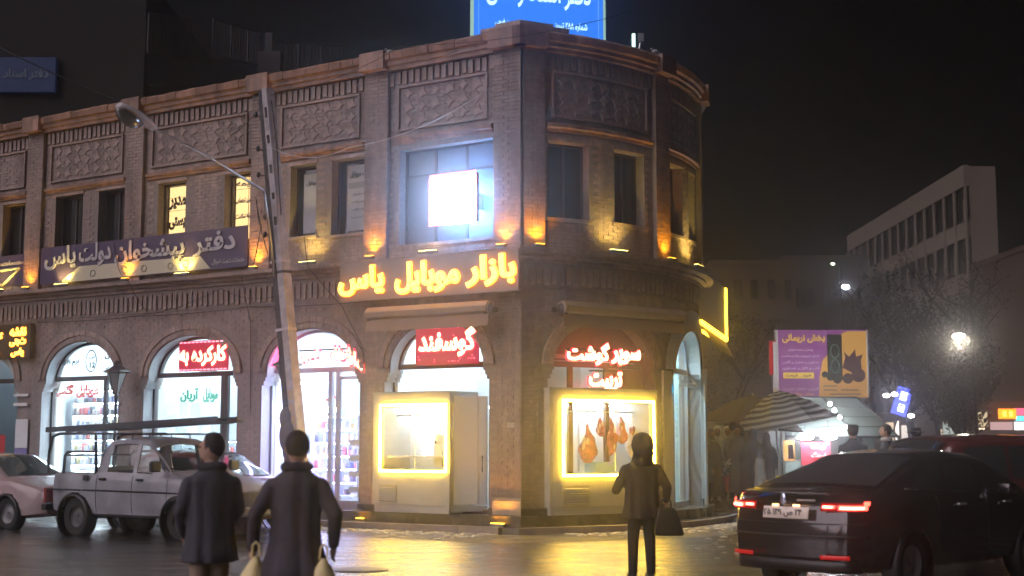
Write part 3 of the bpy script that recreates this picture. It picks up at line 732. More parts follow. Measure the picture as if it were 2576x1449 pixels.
# white LED screen in the big upper window
ls = sign('led_screen', 'blindingly bright white square LED screen hung in the big upper window', -1.5, 5.8, 'screen')
sa, sb = fac(1083, 500, .40)[0], fac(1195, 500, .40)[0]; zt_ = fac(1139, 439, .40)[1]; zb_ = fac(1139, 560, .40)[1]
MB().wbox(sa, sb, zb_, zt_, .26, .395).build('housing', M_black, ls, bevel=.01)
for x in (sa + .25, sb - .25): MB().wbox(x - .02, x + .02, zb_ + .3, zt_ - .3, -.2, .26).build('mount', M_steel, ls)
MB().wbox(sa + .04, sb - .04, zb_ + .04, zt_ - .04, .396, .402).build('display', glow('led_white', (.42, .70, 1.0), 19), ls)
MB().wbox(sa + .05, sb - .05, zb_ + .05, zt_ - .05, .235, .255).build('added_halo_panel', glow('added_halo_blue', (.16, .42, 1.0), 34), ls)  # added glow panel facing the wall, makes the blue halo round the screen
for q in ((sa - .012, sb + .012, zt_ - .038, zt_ + .03), (sa - .03, sb + .03, zb_ - .03, zb_ + .038), (sa - .03, sa + .038, zb_ + .039, zt_ - .039), (sb - .038, sb + .03, zb_ + .039, zt_ - .039)):
    MB().wbox(q[0], q[1], q[2], q[3], .397, .410).build('pink_border', glow('led_pink', (1.0, .10, .32), 5), ls)
place_text('یاس', (sa + sb) / 2 - .02, zt_ - .18, .404, .16, .14, glow('led_dim', (.12, .30, .4), 1), ls, 'lettering', bold=.05, depth=.004)
MB().wbox(sb - .19, sb - .08, (zb_ + zt_) / 2 - .01, (zb_ + zt_) / 2 + .02, .403, .408).add([W(sb - .17, (zb_ + zt_) / 2 - .02, .408), W(sb - .11, (zb_ + zt_) / 2 - .02, .408), W(sb - .17, (zb_ + zt_) / 2 - .10, .408)], [(0, 1, 2)]).build('arrow_mark', glow('led_dim', (.12, .30, .4), 1), ls)
# long purple banner under the lit windows
M_purp = mat('purple_vinyl', (.075, .055, .12), .35, nz=.1, nscale=2)
bn = sign('banner', 'long purple banner with pale Persian lettering beneath the lit windows', -9.5, 5.1, 'banner')
MB().wbox(-12.75, -6.44, 5.14, 5.98, .135, .15).build('vinyl', M_purp, bn)
mb = MB(); M_cr = mat('cream_vinyl', (.62, .57, .42), .4)
cream = [(-12.0, 5.145), (-12.0, 5.2), (-11.45, 5.48), (-7.75, 5.44), (-7.45, 5.16)]
f = [W(x, z, .155) for x, z in cream]; mb.add(f, [tuple(range(len(f)))]).build('cream_shape', M_cr, bn)
M_lt = mat('silver_letter', (.55, .52, .53), .35)
for t, x0, x1, z0, z1 in (('دفتر', -7.95, -6.75, 5.40, 5.93), ('پیشخوان', -10.3, -8.2, 5.36, 5.93), ('دولت', -11.45, -10.42, 5.45, 5.98), ('یاس', -12.6, -11.55, 5.45, 5.98)):
    place_text(t, (x0 + x1) / 2, (z0 + z1) / 2, .158, x1 - x0, z1 - z0, M_lt, bn, 'letters', bold=.03, depth=.02)
place_text('خدمات ثبت احوال', -6.95, 5.28, .158, .9, .13, M_lt, bn, 'lettering', bold=.02)
for k, x in enumerate((-11.0, -10.0, -9.4, -8.6, -8.15)):
    mb = MB(); mb.tube([W(x + .08 * math.cos(t * math.pi / 5), 5.29 + .07 * math.sin(t * math.pi / 5), .16) for t in range(10)], .012, 4, True)
    mb.build('emblem', mat('banner_emblem', (.3, .3, .22), .5), bn)
bn2 = sign('banner', 'crumpled purple banner cut by the left edge, with a pale zigzag under its lettering', -14.3, 5.1, 'banner')
MB().wbox(-16.4, -13.42, 5.20, 5.92, .02, .035).build('vinyl', M_purp, bn2)
place_text('خدمات اینترنتی', -14.3, 5.72, .04, 1.5, .16, M_lt, bn2)
mb = MB()
for x0, z0, x1, z1 in ((-15.3, 5.55, -13.6, 5.6), (-13.6, 5.6, -14.2, 5.22), (-14.2, 5.22, -15.2, 5.5)): mb.tube([W(x0, z0, .05), W(x1, z1, .05)], .035, 4)
mb.build('zigzag', M_cr, bn2)
# yellow LED letter sign at the far left
l0 = sign('led_letter_sign', 'black panel with three rows of yellow LED letters at the far left', -14.0, 3.5)
MB().wbox(-16.0, -13.0, 3.48, 4.28, .05, .16).build('panel', M_black, l0)
for t, x, z, w in (('نقشه', -13.42, 4.10, .55), ('ثبتی', -13.42, 3.86, .55), ('یاس', -13.42, 3.62, .42), ('گچ', -14.2, 4.0, .5), ('دفتر', -14.35, 3.62, .6)):
    place_text(t, x, z, .162, w + .03, .22, G_yo, l0, 'letter_edge', bold=.06, depth=.008); place_text(t, x, z, .171, w, .19, G_y, l0, 'letters', bold=.04, depth=.01)
# red LED signs
def red_panel(label, s0, s1, z0, z1, d, rows, edge=True):
    g = sign('led_letter_sign', label, (s0 + s1) / 2, z0, d=d)
    MB().wbox(s0, s1, z0, z1, d - .04, d).build('panel', glow('red_panel', (.35, .012, .04), .75), g)
    for t, x, z, w, h in rows:
        place_text(t, x, z, d + .004, w + .05, h + .05, G_re, g, 'letter_edge', bold=.06, depth=.01); place_text(t, x, z, d + .016, w, h, G_r, g, 'letters', bold=.035, depth=.012)
    return g
g4 = red_panel('red panel with big cream word over the open butcher door', *[v for v in (fac(1048, 900)[0], fac(1205, 900)[0])], 3.0, 3.76, .03, [('گوسفند', fac(1127, 900)[0], 3.42, 1.26, .56)])
rnd = random.Random(5); star_ = MB().ball((0, 0, 0), .014, 6, 4).mesh('led_star', glow('led_star', (1, .12, .2), 1.6))
for i in range(26):
    s_ = rnd.uniform(*sorted((fac(1052, 900)[0], fac(1200, 900)[0]))); z = rnd.choice((3.06, 3.1, 3.16, 3.68, 3.72, rnd.uniform(3.05, 3.7))); o = link('led_star', star_, g4); o.location = W(s_, z, .035)
g2 = red_panel('red bordered panel with cream word in the arch left of the leaning pole', fac(453, 900)[0], fac(575, 900)[0], 3.05, 3.68, .03, [('کارکرده به', fac(514, 900)[0], 3.36, 1.32, .42)])
a, b = fac(453, 900)[0], fac(575, 900)[0]
for i in range(12):
    x = a + (b - a) * (i + .5) / 12
    for z in (3.08, 3.65): MB().wbox(x - .035, x + .035, z - .012, z + .012, .032, .04).build('led_dash', glow('led_border', (1, .25, .35), 2), g2)
# channel letters of the right butcher window
g5 = sign('letter_sign', 'glowing cream and red Persian letters in two rows over the right kiosk', arc(1520, 890)[0], 3.2)
def arctext(t, x0, x1, y0, y1, d, par, m1=G_re, m2=G_r, bold=.04):
    a, b = arc(x0, (y0 + y1) / 2, d)[0], arc(x1, (y0 + y1) / 2, d)[0]; zt, zb = arc((x0 + x1) / 2, y0, d)[1], arc((x0 + x1) / 2, y1, d)[1]
    place_text(t, (a + b) / 2, (zt + zb) / 2, d, b - a + .05, zt - zb + .05, m1, par, 'letter_edge', bold=bold + .02, depth=.02)
    place_text(t, (a + b) / 2, (zt + zb) / 2, d + .022, b - a, zt - zb, m2, par, 'letters', bold=bold, depth=.02)
arctext('سوپر', 1536, 1608, 880, 920, .10, g5); arctext('گوشت', 1425, 1530, 862, 918, .10, g5); arctext('تربیت', 1480, 1562, 935, 985, .10, g5)
MB().wbox(arc(1420, 890)[0], arc(1610, 890)[0], 3.24, 3.27, .02, .09).wbox(arc(1480, 960)[0], arc(1562, 960)[0], 2.86, 2.89, .02, .09).build('rail', M_frame, g5)
# arched red script in the third shopfront
g3 = sign('neon_script', 'curved row of glowing cream and red letters under the third arch', -4.8, 3.1)
a, b = ARCH[3]; c = (a + b) / 2
for t, x0, x1, y0, y1, tilt in (('تعمیر', 758, 802, 882, 908, .12), ('موبایل', 836, 876, 876, 904, -.12), ('شارژ', 874, 912, 886, 926, -.75)):
    (sa, z1_), (sb, z0_) = fac(x0, y0, .04), fac(x1, y1, .04)
    for m_, d_, g_, bo_ in ((G_re, .03, .10, .10), (G_r, .045, 0, .035)):
        me = text_mesh(t, sb - sa + g_, z1_ - z0_ + g_, bo_, .01); me.materials.append(m_)
        for v in me.vertices: x, y, z = v.co; v.co = W((sa + sb) / 2 + x, (z0_ + z1_) / 2 + z + tilt * x, d_ - y)
        me.update(); link('letters' if d_ > .04 else 'letter_edge', me, g3)
MB().wbox(fac(755, 890)[0], fac(912, 890)[0], 3.36, 3.39, .0, .028).build('rail', M_frame, g3)
mb = MB()
pts = outline(a, b)[8:16]
for off in (.05, .13): mb.tube([W(c + (s - c) * (1 - off), SPR + (z - SPR) * (1 - off), -.05) for s, z in pts], .022, 6)
mb.build('neon_arc', glow('neon_pink', (1, .10, .28), 1.8), g3)
g3b = sign('neon_script', 'small slanted red neon word hanging inside the third shop', -4.85, 2.5)
place_text('باز', -4.85, 2.52, -.7, .34, .24, glow('neon_red', (.45, .02, .04), 1), g3b, 'letters', bold=.05)
# shop 1 printing and neon
g1 = sign('window_lettering', 'black Persian print and a circled number on the first arch glass', -11.5, 3.2, 'lettering')
M_ink = mat('glass_print', (.05, .06, .06), .5)
for t, x, y, w, h in (('نرم افزار', 175, 912, .62, .17), ('ایران', 280, 895, .42, .16), ('همراه', 280, 928, .40, .14), ('تسر', 230, 900, .2, .09), ('12', 232, 918, .18, .13)):
    s_, z = fac(x, y, -.28); place_text(t, s_, z, -.285, w, h, M_ink, g1, 'lettering', bold=.05, depth=.004)
s_, z = fac(229, 908, -.28)
MB().tube([W(s_ + .17 * math.cos(t * math.pi / 12), z + .24 * math.sin(t * math.pi / 12), -.282) for t in range(24)], .016, 4, True).build('ring', M_ink, g1)
g1b = sign('neon_script', 'orange neon word and a small blue lamp behind the first shop glass', -12, 2.7)
for t, x0, x1, y, m_ in (('موبایل', 193, 248, 985, glow('neon_orange', (.42, .035, .01), 1)), ('گپ', 133, 186, 985, glow('neon_orange', (.42, .035, .01), 1))):
    a, b = fac(x0, y, -.5)[0], fac(x1, y, -.5)[0]; place_text(t, (a + b) / 2, fac(x0, y, -.5)[1], -.5, b - a, .30, m_, g1b, 'letters', bold=.04)
MB().ball(W(*fac(143, 973, -.5), -.48), .05, 8, 6).build('blue_lamp', glow('neon_cyan', (.02, .25, .40), 1), g1b)
g2b = sign('neon_script', 'green neon words glowing behind the glass of the second shop', -8, 2.5)
for t, x0, x1 in (('موبایل', 512, 548), ('آریان', 454, 500)):
    a, b = fac(x0, 995, -.5)[0], fac(x1, 995, -.5)[0]; place_text(t, (a + b) / 2, fac(x0, 995, -.5)[1], -.5, b - a, .30, glow('neon_green', (.01, .28, .14), 1), g2b, 'letters', bold=.03)
# shop 6 neon
g6 = sign('neon_ornament', 'tall cyan neon ornament in the narrow glazed shop on the curve', sphi(-30), 2.6)
s_, z = arc(1708, 985, .0); mb = MB()
for k in range(12):
    th = k * math.pi / 6; mb.tube([W(s_, z, -.2), W(s_ + .13 * math.cos(th), z + .24 * math.sin(th), -.2)], .018, 5)
mb.tube([W(s_ + .12 * math.cos(t * math.pi / 8), z + .30 * math.sin(t * math.pi / 8), -.2) for t in range(16)], .016, 5, True)
mb.build('tubes', glow('neon_blue', (.02, .52, 1.0), 2.6), g6)
g6b = sign('lit_sign', 'small red and white lit panel low in the narrow shop window', sphi(-30), 1.9)
s_, z = arc(1704, 1055, 0); MB().wbox(s_ - .18, s_ + .16, z - .10, z + .12, -.24, -.2).build('panel', glow('red_panel_2', (1, .08, .12), .9), g6b)
place_text('گوشت', s_, z, -.195, .26, .12, G_white, g6b, 'lettering', bold=.05)
g6c = sign('lit_sign', 'pink and white lit strip at the top left of the narrow shop window', sphi(-33), 3.3)
s_, z = arc(1707, 918, 0); MB().wbox(s_ - .08, s_ + .07, z - .2, z + .28, -.22, -.2).build('panel', glow('red_panel_2', (1, .08, .12), .9), g6c)

# ---- roof sign (blue)
rs = thing('roof_sign', 'large blue sign board with white Persian writing standing on the roof', 'sign', at(1355, 100, 25.6), worldparts=True)
A_ = at(1190, 97, 25.3); B_ = at(1519, 103, 25.9); hz = 2.1
xv = Vector((B_.x - A_.x, B_.y - A_.y, 0)); wd = xv.length; xv.normalize(); yv = Vector((-xv.y, xv.x, 0))
Mr = Matrix((( xv.x, yv.x, 0, (A_.x + B_.x) / 2), (xv.y, yv.y, 0, (A_.y + B_.y) / 2), (0, 0, 1, 8.95), (0, 0, 0, 1)))
MB().box(-wd / 2, .0, -.1, wd / 2, .12, hz, Mr).build('board', glow('blue_board', (.018, .115, .50), 1.0), rs)
MB().box(-wd / 2 - .03, -.03, -.1, -wd / 2 + .01, .13, hz, Mr).build('frame', glow('sign_rim', (.30, .48, .40), .55), rs); MB().box(wd / 2 - .01, -.03, -.1, wd / 2 + .03, .13, hz, Mr).build('frame', glow('sign_rim', (.30, .48, .40), .55), rs)
MB().box(-wd / 2 + .10, -.006, .05, -wd / 2 + .115, 0, hz, Mr).box(wd / 2 - .115, -.006, .05, wd / 2 - .10, 0, hz, Mr).build('border_line', glow('sign_line', (.10, .25, .7), .8), rs)
G_bl = glow('sign_white', (.45, .75, .85), .95)
def rt(t, px, py, w, h, **k):
    p = at(px, py, (A_.y + B_.y) / 2); x = (p.x - (A_.x + B_.x) / 2) / max(.1, xv.x); return free_text(t, Mr @ Matrix.Translation((x, -.012, p.z - 8.95)), w, h, G_bl, rs, **k)
rt('سردفتر: حسن فرجی', 1291, 63, .72, .17, bold=.01); rt('شماره ۲۸۸ تبریز', 1437, 63, .66, .18, bold=.01)
rt('دفتر اسناد رسمی', 1355, -16, 2.1, .62, bold=.02)
for x in (-.9, .9): MB().tube([Mr @ Vector((x, .3, -.2)), Mr @ Vector((x, .1, 1.2))], .03, 6).build('strut', M_steel, rs)
# things on the cornice
fl = thing('flood_lamp', 'small lit tube lamp standing on the cornice right of the blue sign', 'lamp', at(1594, 120, 26), worldparts=True)
p = at(1594, 120, 25.8); MB().tube([p, p + Vector((0, 0, .28))], .035, 8).build('tube', glow('tube_teal', (.5, .8, .7), 1.2), fl); MB().box(p.x - .05, p.y - .05, p.z - .3, p.x + .05, p.y + .05, p.z + .0).build('foot', M_steel, fl)
for nme, lb, x, y, Y in (('camera_bracket', 'small pale bracket on the cornice beside the lit tube lamp', 1612, 100, 26), ('bird', 'small pale bird perched on the right part of the cornice', 1648, 132, 26.4), ('bird', 'small pale bird perched on the cornice above the big upper window', 981, 133, 25.3)):
    p = at(x, y, Y); t_ = thing(nme, lb, 'bird' if nme == 'bird' else 'bracket', p, worldparts=True)
    if nme == 'bird':
        MB().ball(p + Vector((0, 0, .02)), .05, 8, 6, (1.5, .9, .9)).ball(p + Vector((-.07, 0, .07)), .027, 8, 6).add([p + Vector((.05, 0, .03)), p + Vector((.15, .01, -.01)), p + Vector((.05, .03, 0))], [(0, 1, 2)]).build('feathers', mat('pigeon', (.4, .4, .42), .6), t_, True)
        MB().tube([p + Vector((0, 0, -.02)), p + Vector((0, 0, -.1))], .008, 5).build('leg', M_frame, t_)
    else: MB().box(p.x - .06, p.y - .05, p.z - .05, p.x + .06, p.y + .05, p.z + .12).tube([p, p - Vector((.05, 0, .3))], .02, 6).build('plate', M_steel, t_)
cctv = thing('wall_camera', 'security camera sticking out from the rounded cornice at the right', 'camera', W(sphi(-10), 8.2, .2), worldparts=True)
p = at(1757, 275, 28.4); MB().tube([p + Vector((-.15, 0, -.12)), p + Vector((.12, -.1, .12))], .06, 8).build('housing', M_steel, cctv); MB().tube([p + Vector((-.05, .05, 0)), p + Vector((-.3, .3, 0))], .02, 6).build('arm', M_steel, cctv)

# ---- LED outlined projecting sign at the right of the building
ps = thing('led_outlined_sign', 'dark box sign with bright yellow LED edges projecting at the right end of the building', 'sign', (4.4, 30, 3.8), worldparts=True)
q0 = Vector((3.85, 27.7)); q1 = Vector((5.16, 32.6)); dv = (q1 - q0).normalized(); nv = Vector((dv.y, -dv.x))
def pp(t, z, d=0): v = q0 + dv * t + nv * d; return Vector((v.x, v.y, z))
Lp = (q1 - q0).length
mb = MB(); mb.add([pp(0, 4.04), pp(Lp, 4.04), pp(Lp, 5.3), pp(0, 5.3), pp(0, 4.04, -.2), pp(Lp, 4.04, -.2), pp(Lp, 5.3, -.2), pp(0, 5.3, -.2)], [(0, 1, 2, 3), (7, 6, 5, 4), (0, 4, 5, 1), (1, 5, 6, 2), (2, 6, 7, 3), (3, 7, 4, 0)])
mb.build('board', mat('brown_board', (.16, .10, .04), .5), ps)
mb = MB(); mb.tube([pp(.1, 4.05, -.22), pp(Lp, 4.05, -.22)], .05, 6).tube([pp(Lp + .07, 4.0, -.06), pp(Lp + .07, 5.30, -.06)], .12, 6); mb.tube([pp(.1, 4.05, .02), pp(Lp, 4.05, .02)], .05, 6)
mb.build('led_edge', glow('led_edge_sign', (1.0, .60, .03), 5), ps)
mb = MB(); mb.add([pp(.6, 4.0, .0), pp(Lp - .2, 4.0, .0), pp(Lp - .4, 3.55, .25), pp(.6, 3.55, .25)], [(0, 1, 2, 3)]); mb.build('valance', mat('tan_cloth', (.35, .25, .14), .7), ps)

# ================================================================== UPLIGHTS on the ledge
M_fix = mat('fixture_grey', (.2, .2, .2), .4, .5)
def uplight(s, label, orange=True, z=5.045, e=9, w=.10, d=.17, group='uplights along the facade'):
    t_ = thing('uplight', label, 'uplight', W(s, z, d), group=group, worldparts=True)
    MB().wbox(s - w, s + w, z, z + .05, d - .04, d + .05).build('housing', M_fix, t_)
    c = (1.0, .38, .02) if orange else (1.0, .72, .16)
    MB().wbox(s - w + .015, s + w - .015, z + .051, z + .056, d - .03, d + .04).build('lens', glow('lens_o' if orange else 'lens_y', c, 12), t_)
    for q in ((0,) if w < .14 else (-w * .6, w * .6)):
        L = bpy.data.lights.new('uplight_beam', 'SPOT'); L.energy = 2.2 * e * (1 if w < .14 else .5); L.color = c; L.spot_size = R_(110); L.spot_blend = 1; L.shadow_soft_size = .03
        o = bpy.data.objects.new('uplight_beam', L); col.objects.link(o); o.parent = t_; o.matrix_parent_inverse = world_of(t_).inverted()
        o.location = W(s + q, z + .09, d); tgt = W(s + q, z + .6, d - .16) - W(s + q, z, d)
        o.rotation_euler = (-tgt).to_track_quat('Z', 'Y').to_euler()
for s, lb, e in ((-13.1, 'orange uplight at the foot of the leftmost brick pilaster, by the cut banner', 13), (-9.85, 'orange uplight glowing through the middle of the long purple banner', 10), (-6.16, 'orange uplight on the pilaster at the right end of the long purple banner', 15),
                 (-3.21, 'orange uplight on the pilaster just above the left end of the yellow letters', 15), (-.25, 'orange uplight on the left one of the two corner pilasters', 13), (.24, 'orange uplight on the right one of the two corner pilasters', 16),
                 (sphi(-38.2), 'orange uplight on the slim pilaster of the curved wall', 13)):
    uplight(s, lb, True, e=e, d=.27)
for s, lb, e in ((-14.1, 'yellow uplight beneath the banner cut by the left edge', 10), (-11.9, 'yellow uplight on the left cream patch of the purple banner', 16), (-8.15, 'yellow uplight on the right cream patch of the purple banner', 14),
                 (-4.75, 'yellow uplight below the two poster windows right of the leaning pole', 14), (-1.85, 'yellow uplight on the ledge below the big window with the screen', 3), (sphi(-53.5), 'yellow uplight between the first two windows of the curved wall', 16),
                 (sphi(-25.5), 'yellow uplight under the third window of the curved wall', 16)):
    uplight(s, lb, False, e=e, w=.20, d=.27)
# two ground fittings at the pier feet
uplight(-.27, 'orange uplight at the foot of the corner pier, lighting its stone block', True, z=.125, e=10, w=.14, d=.34)
uplight(-3.3, 'small orange uplight at the foot of the pier left of the butcher', True, z=.125, e=2.5, w=.09, d=.34)
B(MB().wbox(-.52, -.0, .31, .56, -.05, .13).wbox(-.49, 0, .565, .6, -.05, .11), 'pier_block', M_stone)

# ================================================================== AWNING CASSETTES
def awning(s0, s1, z, label, n):
    a = sign('awning', label, (s0 + s1) / 2, z, 'awning')
    mb = MB(); ss = [s0 + (s1 - s0) * i / 6 for i in range(7)]
    A0, A1 = W(s0, z, .40), W(s1, z, .40); q = lambda t, dz, dd: A0.lerp(A1, t) + Vector((0, 0, dz)) + dirn * dd
    d_ = (A1 - A0); dirn = Vector((d_.y, -d_.x, 0)).normalized()
    prof = [(-.14, .12), (.04, .16), (.14, .06), (.12, -.04), (0, -.10), (-.12, -.06)]
    pts = []
    for t in (0, 1): pts += [q(t, dz, dd) for dd, dz in prof]
    m_ = len(prof); mb.add(pts, [(j, (j + 1) % m_, m_ + (j + 1) % m_, m_ + j) for j in range(m_)] + [tuple(range(m_ - 1, -1, -1)), tuple(range(m_, 2 * m_))])
    mb.build('cassette', mat('awning_case', (.32, .24, .17), .35, nz=.08), a, bevel=.015)
    mb = MB(); mb.add([q(0, -.06, .05), q(1, -.06, .05), q(1, -.30, .09), q(0, -.30, .09), q(0, -.06, .04), q(1, -.06, .04), q(1, -.30, .08), q(0, -.30, .08)], [(0, 1, 2, 3), (7, 6, 5, 4), (0, 4, 5, 1), (2, 6, 7, 3)])
    mb.build('valance', mat('awning_cloth', (.28, .18, .13), .7, nz=.1, nscale=2), a)
    for t in (.02, .98):
        c = q(t, .02, -.02); mb = MB(); mb.tube([c + (-dirn) * .28, c], .05, 8); mb.ball(c + Vector((0, 0, -.02)), .11, 8, 6, (1, 1, 1.3)); mb.build('bracket', M_frame, a)
awning(-3.12, -.40, 3.93, 'slim beige awning cassette over the butcher doorway left of the corner pier', 0)
awning(.62, sphi(-37), 3.93, 'slim beige awning cassette above the red letters on the curve', 1)

# ================================================================== BUTCHER KIOSKS
def ledframe(s0, s1, z0, z1, d, par, w=.046):
    mb = MB(); mc = MB()
    for a, b, c, e in ((s0, s1, z1 - w, z1), (s0, s1, z0, z0 + w), (s0, s0 + w, z0 + w, z1 - w), (s1 - w, s1, z0 + w, z1 - w)):
        mb.wbox(a, b, c, e, d, d + .02); 
        k = w * .25; mc.wbox(a + k, b - k, c + k, e - k, d + .021, d + .03) if b - a > w * 2 else mc.wbox(a + k, b - k, c - k, e + k, d + .021, d + .03)
    mb.build('led_frame', G_led, par); mc.build('led_core', G_ledc, par)
def vent(s0, s1, z0, z1, d, par):
    g = MB().wbox(s0, s1, z0, z1, d, d + .012).build('vent', mat('vent_dark', (.30, .27, .2), .5), par); n = 7
    for i in range(n):
        z = z0 + .02 + (z1 - z0 - .04) * i / n; MB().wbox(s0 + .02, s1 - .02, z, z + .018, d + .012, d + .032, d + .012, d + .022).build('slat', M_cream, g)
def kiosk(label, s0, s1, fr, ventr, zt=2.46, D=.22, zb=.44):
    k = sign('butcher_kiosk', label, (s0 + s1) / 2, .3, 'display kiosk'); a, b, z0, z1 = fr
    mb = MB()   # front panel with an opening
    mb.wbox(s0, s1, z1, zt, -.7, D).wbox(s0, s1, zb, z0, -.7, D).wbox(s0, a, z0, z1, -.7, D).wbox(b, s1, z0, z1, -.7, D)
    mb.build('cabinet', M_cream, k)
    MB().wbox(s0 - .01, s1 + .01, zt, zt + .05, -.7, D + .02).build('top_edge', M_cream, k)
    MB().wbox(s0 + .03, s1 - .03, .302, zb, -.6, D - .03).build('foot', M_alu, k)
    mb = MB(); mb.wsheet(a, b, z0, z1, -.68); mb.quad(W(a, z0, -.68), W(b, z0, -.68), W(b, z0 + .004, D), W(a, z0 + .004, D)); mb.build('back_panel', M_wallw, k)
    MB().wsheet(a, b, z0, z1, D - .02).build('pane', M_glass, k)
    ledframe(a - .05, b + .05, z0 - .05, z1 + .05, D + .005, k)
    vent(*ventr, D + .0, k)
    MB().wbox(a + .05, b - .05, z1 - .06, z1 - .035, -.5, -.42).build('tube_light', glow('kiosk_tube', (.75, .92, 1.0), 22), k)
    MB().tube([W(x, z1 - .16, -.25) for x in samples(a, b)], .014, 6).build('hanging_rail', M_steel, k)
    return k
fA = (fac(957, 1100, .2)[0] + .05, fac(1127, 1100, .2)[0] - .05)
M_seam = mat('panel_seam', (.12, .11, .09), .6)
k1 = kiosk('left butcher kiosk, its yellow lit window empty but for white fittings', fac(940, 1100, .2)[0], fac(1133, 1100, .2)[0], (fA[0], fA[1], 1.08, 2.24), (fac(955, 1260, .2)[0], fac(1000, 1260, .2)[0], .50, .80))
for x in (.33, .72): 
    s_ = fA[0] + (fA[1] - fA[0]) * x; MB().wbox(s_ - .03, s_ + .03, 1.3, 2.18, -.5, -.46).build('light_bar', glow('soft_bar', (.9, .97, 1.0), 3), k1)
MB().wbox(fA[0] + .05, fA[1] - .05, 1.30, 1.33, -.6, .1).build('glass_shelf', M_alu, k1)
s_ = fA[0] + (fA[1] - fA[0]) * .68
MB().wbox(s_ - .09, s_ + .09, 1.12, 1.55, -.4, -.2).ball(W(s_, 1.62, -.3), .12, 10, 7, (1, 1, 1.25)).wbox(s_ - .02, s_ + .02, 1.74, 1.84, -.32, -.28).build('weighing_machine', M_white, k1, bevel=.02)
MB().wbox(s_ - .05, s_ - .02, 1.56, 1.6, -.19, -.17).build('knob', M_black, k1)
kb = (arc(1367, 1100, .2)[0], arc(1652, 1100, .2)[0]); fB = (arc(1412, 1100, .2)[0] + .05, arc(1643, 1100, .2)[0] - .05)
k2 = kiosk('right butcher kiosk, its yellow lit window hung with joints of meat', kb[0] + .1, kb[1], (fB[0], fB[1], 1.02, 2.30), (arc(1415, 1265, .2)[0], arc(1480, 1265, .2)[0], .48, .82), zt=2.50)
for x in (.12, .2, .42, .86):
    s_ = fB[0] + (fB[1] - fB[0]) * x; MB().wbox(s_ - .012, s_ + .012, 1.04, 2.24, -.62, -.58).build('light_bar', M_alu, k2)
M_meat = mat('meat', (.50, .17, .14), .4, nz=.55, nscale=9, bump=.4); M_fat = mat('meat_fat', (.75, .62, .55), .4, nz=.2, nscale=12)
meats = [(1495, 1068, 1165, .17, 'wide leg of lamb, leftmost in the lit kiosk window'), (1527, 1050, 1100, .10, 'small dark cut hanging beside the leftmost leg of lamb'), (1556, 1050, 1145, .12, 'long marbled joint hanging in the middle of the lit window'),
         (1583, 1045, 1120, .10, 'joint of meat hanging just above the hooded person'), (1612, 1042, 1150, .14, 'pale fatty carcass piece hanging at the right of the window')]
for i, (x, y0, y1, r, lb) in enumerate(meats):
    s_, zt = arc(x, y0, -.05); zb_ = arc(x, y1, -.05)[1]; c = W(s_, zt, -.25)
    t_ = thing('hanging_meat', lb, 'meat', c, group='joints of meat in the kiosk window', worldparts=True); mb = MB(); n = 12; h = zt - zb_; rnd = random.Random(i)
    prof = []
    for j in range(n + 1):
        u = j / n; rr = r * (.16 + .9 * math.sin(math.pi * min(1, (u * .92 + .04)) ** 1.7) ** 1.1); prof.append((max(.008, rr), -h * u))
    T = Matrix.Translation(c) @ Matrix.Diagonal((1, .6, 1, 1)); mb.lathe(prof, 12, T)
    vs = []
    for v in mb.v:
        p = Vector(v); nn = noise.noise_vector(p * 7 + Vector((i * 9, 0, 0))) * .045; vs.append(tuple(p + nn))
    mb.v = vs; mb.build('flesh', M_meat if i != 4 else M_fat, t_, True)
    mb = MB(); 
    for k in range(5): 
        a_ = rnd.uniform(0, 6); mb.ball(c + Vector((math.cos(a_) * r * .5, -r * .45, -h * rnd.uniform(.3, .8))), r * .3, 7, 5, (.7, .4, 1.6))
    mb.build('fat', M_fat if i != 4 else M_meat, t_, True)
    MB().tube([c + Vector((0, 0, .12)), c + Vector((.015, 0, .06)), c + Vector((0, 0, -.02))], .006, 5).build('hook', M_steel, t_)
MB().wbox(fB[0] + .9, fB[0] + 1.35, 1.03, 1.22, -.5, -.15).build('tray', mat('blue_tray', (.25, .5, .7), .4), k2)
# open white door and things in the doorway
dr = thing('cold_room_door', 'white insulated door standing open beside the left kiosk', 'door', W(-1.2, .3, .1), worldparts=True)
h0 = W(fac(1137, 1100, .1)[0], 0, .12); h1 = W(fac(1210, 1100, -.1)[0], 0, -.32); dd_ = (h1 - h0).normalized(); nn_ = Vector((dd_.y, -dd_.x, 0)); wd_ = (h1 - h0).length
Md = Matrix(((dd_.x, -nn_.x, 0, h0.x), (dd_.y, -nn_.y, 0, h0.y), (0, 0, 1, 0), (0, 0, 0, 1)))
MB().box(0, 0, .46, wd_, .06, 2.42, Md).build('leaf', mat('door_white', (.70, .74, .76), .3), dr, bevel=.008)
MB().box(0, -.004, .34, wd_, .055, .44, Md).build('kick_plate', M_alu, dr); MB().box(wd_ * .72, -.012, .47, wd_ * .735, .0, 2.41, Md).build('edge_trim', M_alu, dr)
MB().tube([Md @ Vector((wd_ * .86, 0, 1.05)), Md @ Vector((wd_ * .84, -.06, 1.08)), Md @ Vector((wd_ * .84, -.06, 1.30)), Md @ Vector((wd_ * .86, 0, 1.33))], .012, 6).build('handle', M_black, dr)
sh = thing('chair', 'red shell chair with pale legs just inside the butcher doorway', 'chair', W(-.78, .31, -.7), worldparts=True)
c = W(-.82, .31, -.85); mb = MB()
for i in range(7):
    pass
prof = [(-.24, .92), (-.20, .70), (-.14, .52), (.0, .46), (.16, .47), (.24, .45)]; vs = []
for x, z in prof:
    for y in (-.22, -.1, .1, .22): vs.append(c + Vector((x, y * (.8 if z > .8 else 1), z + abs(y) * .12 * (1 if z < .8 else 0))))
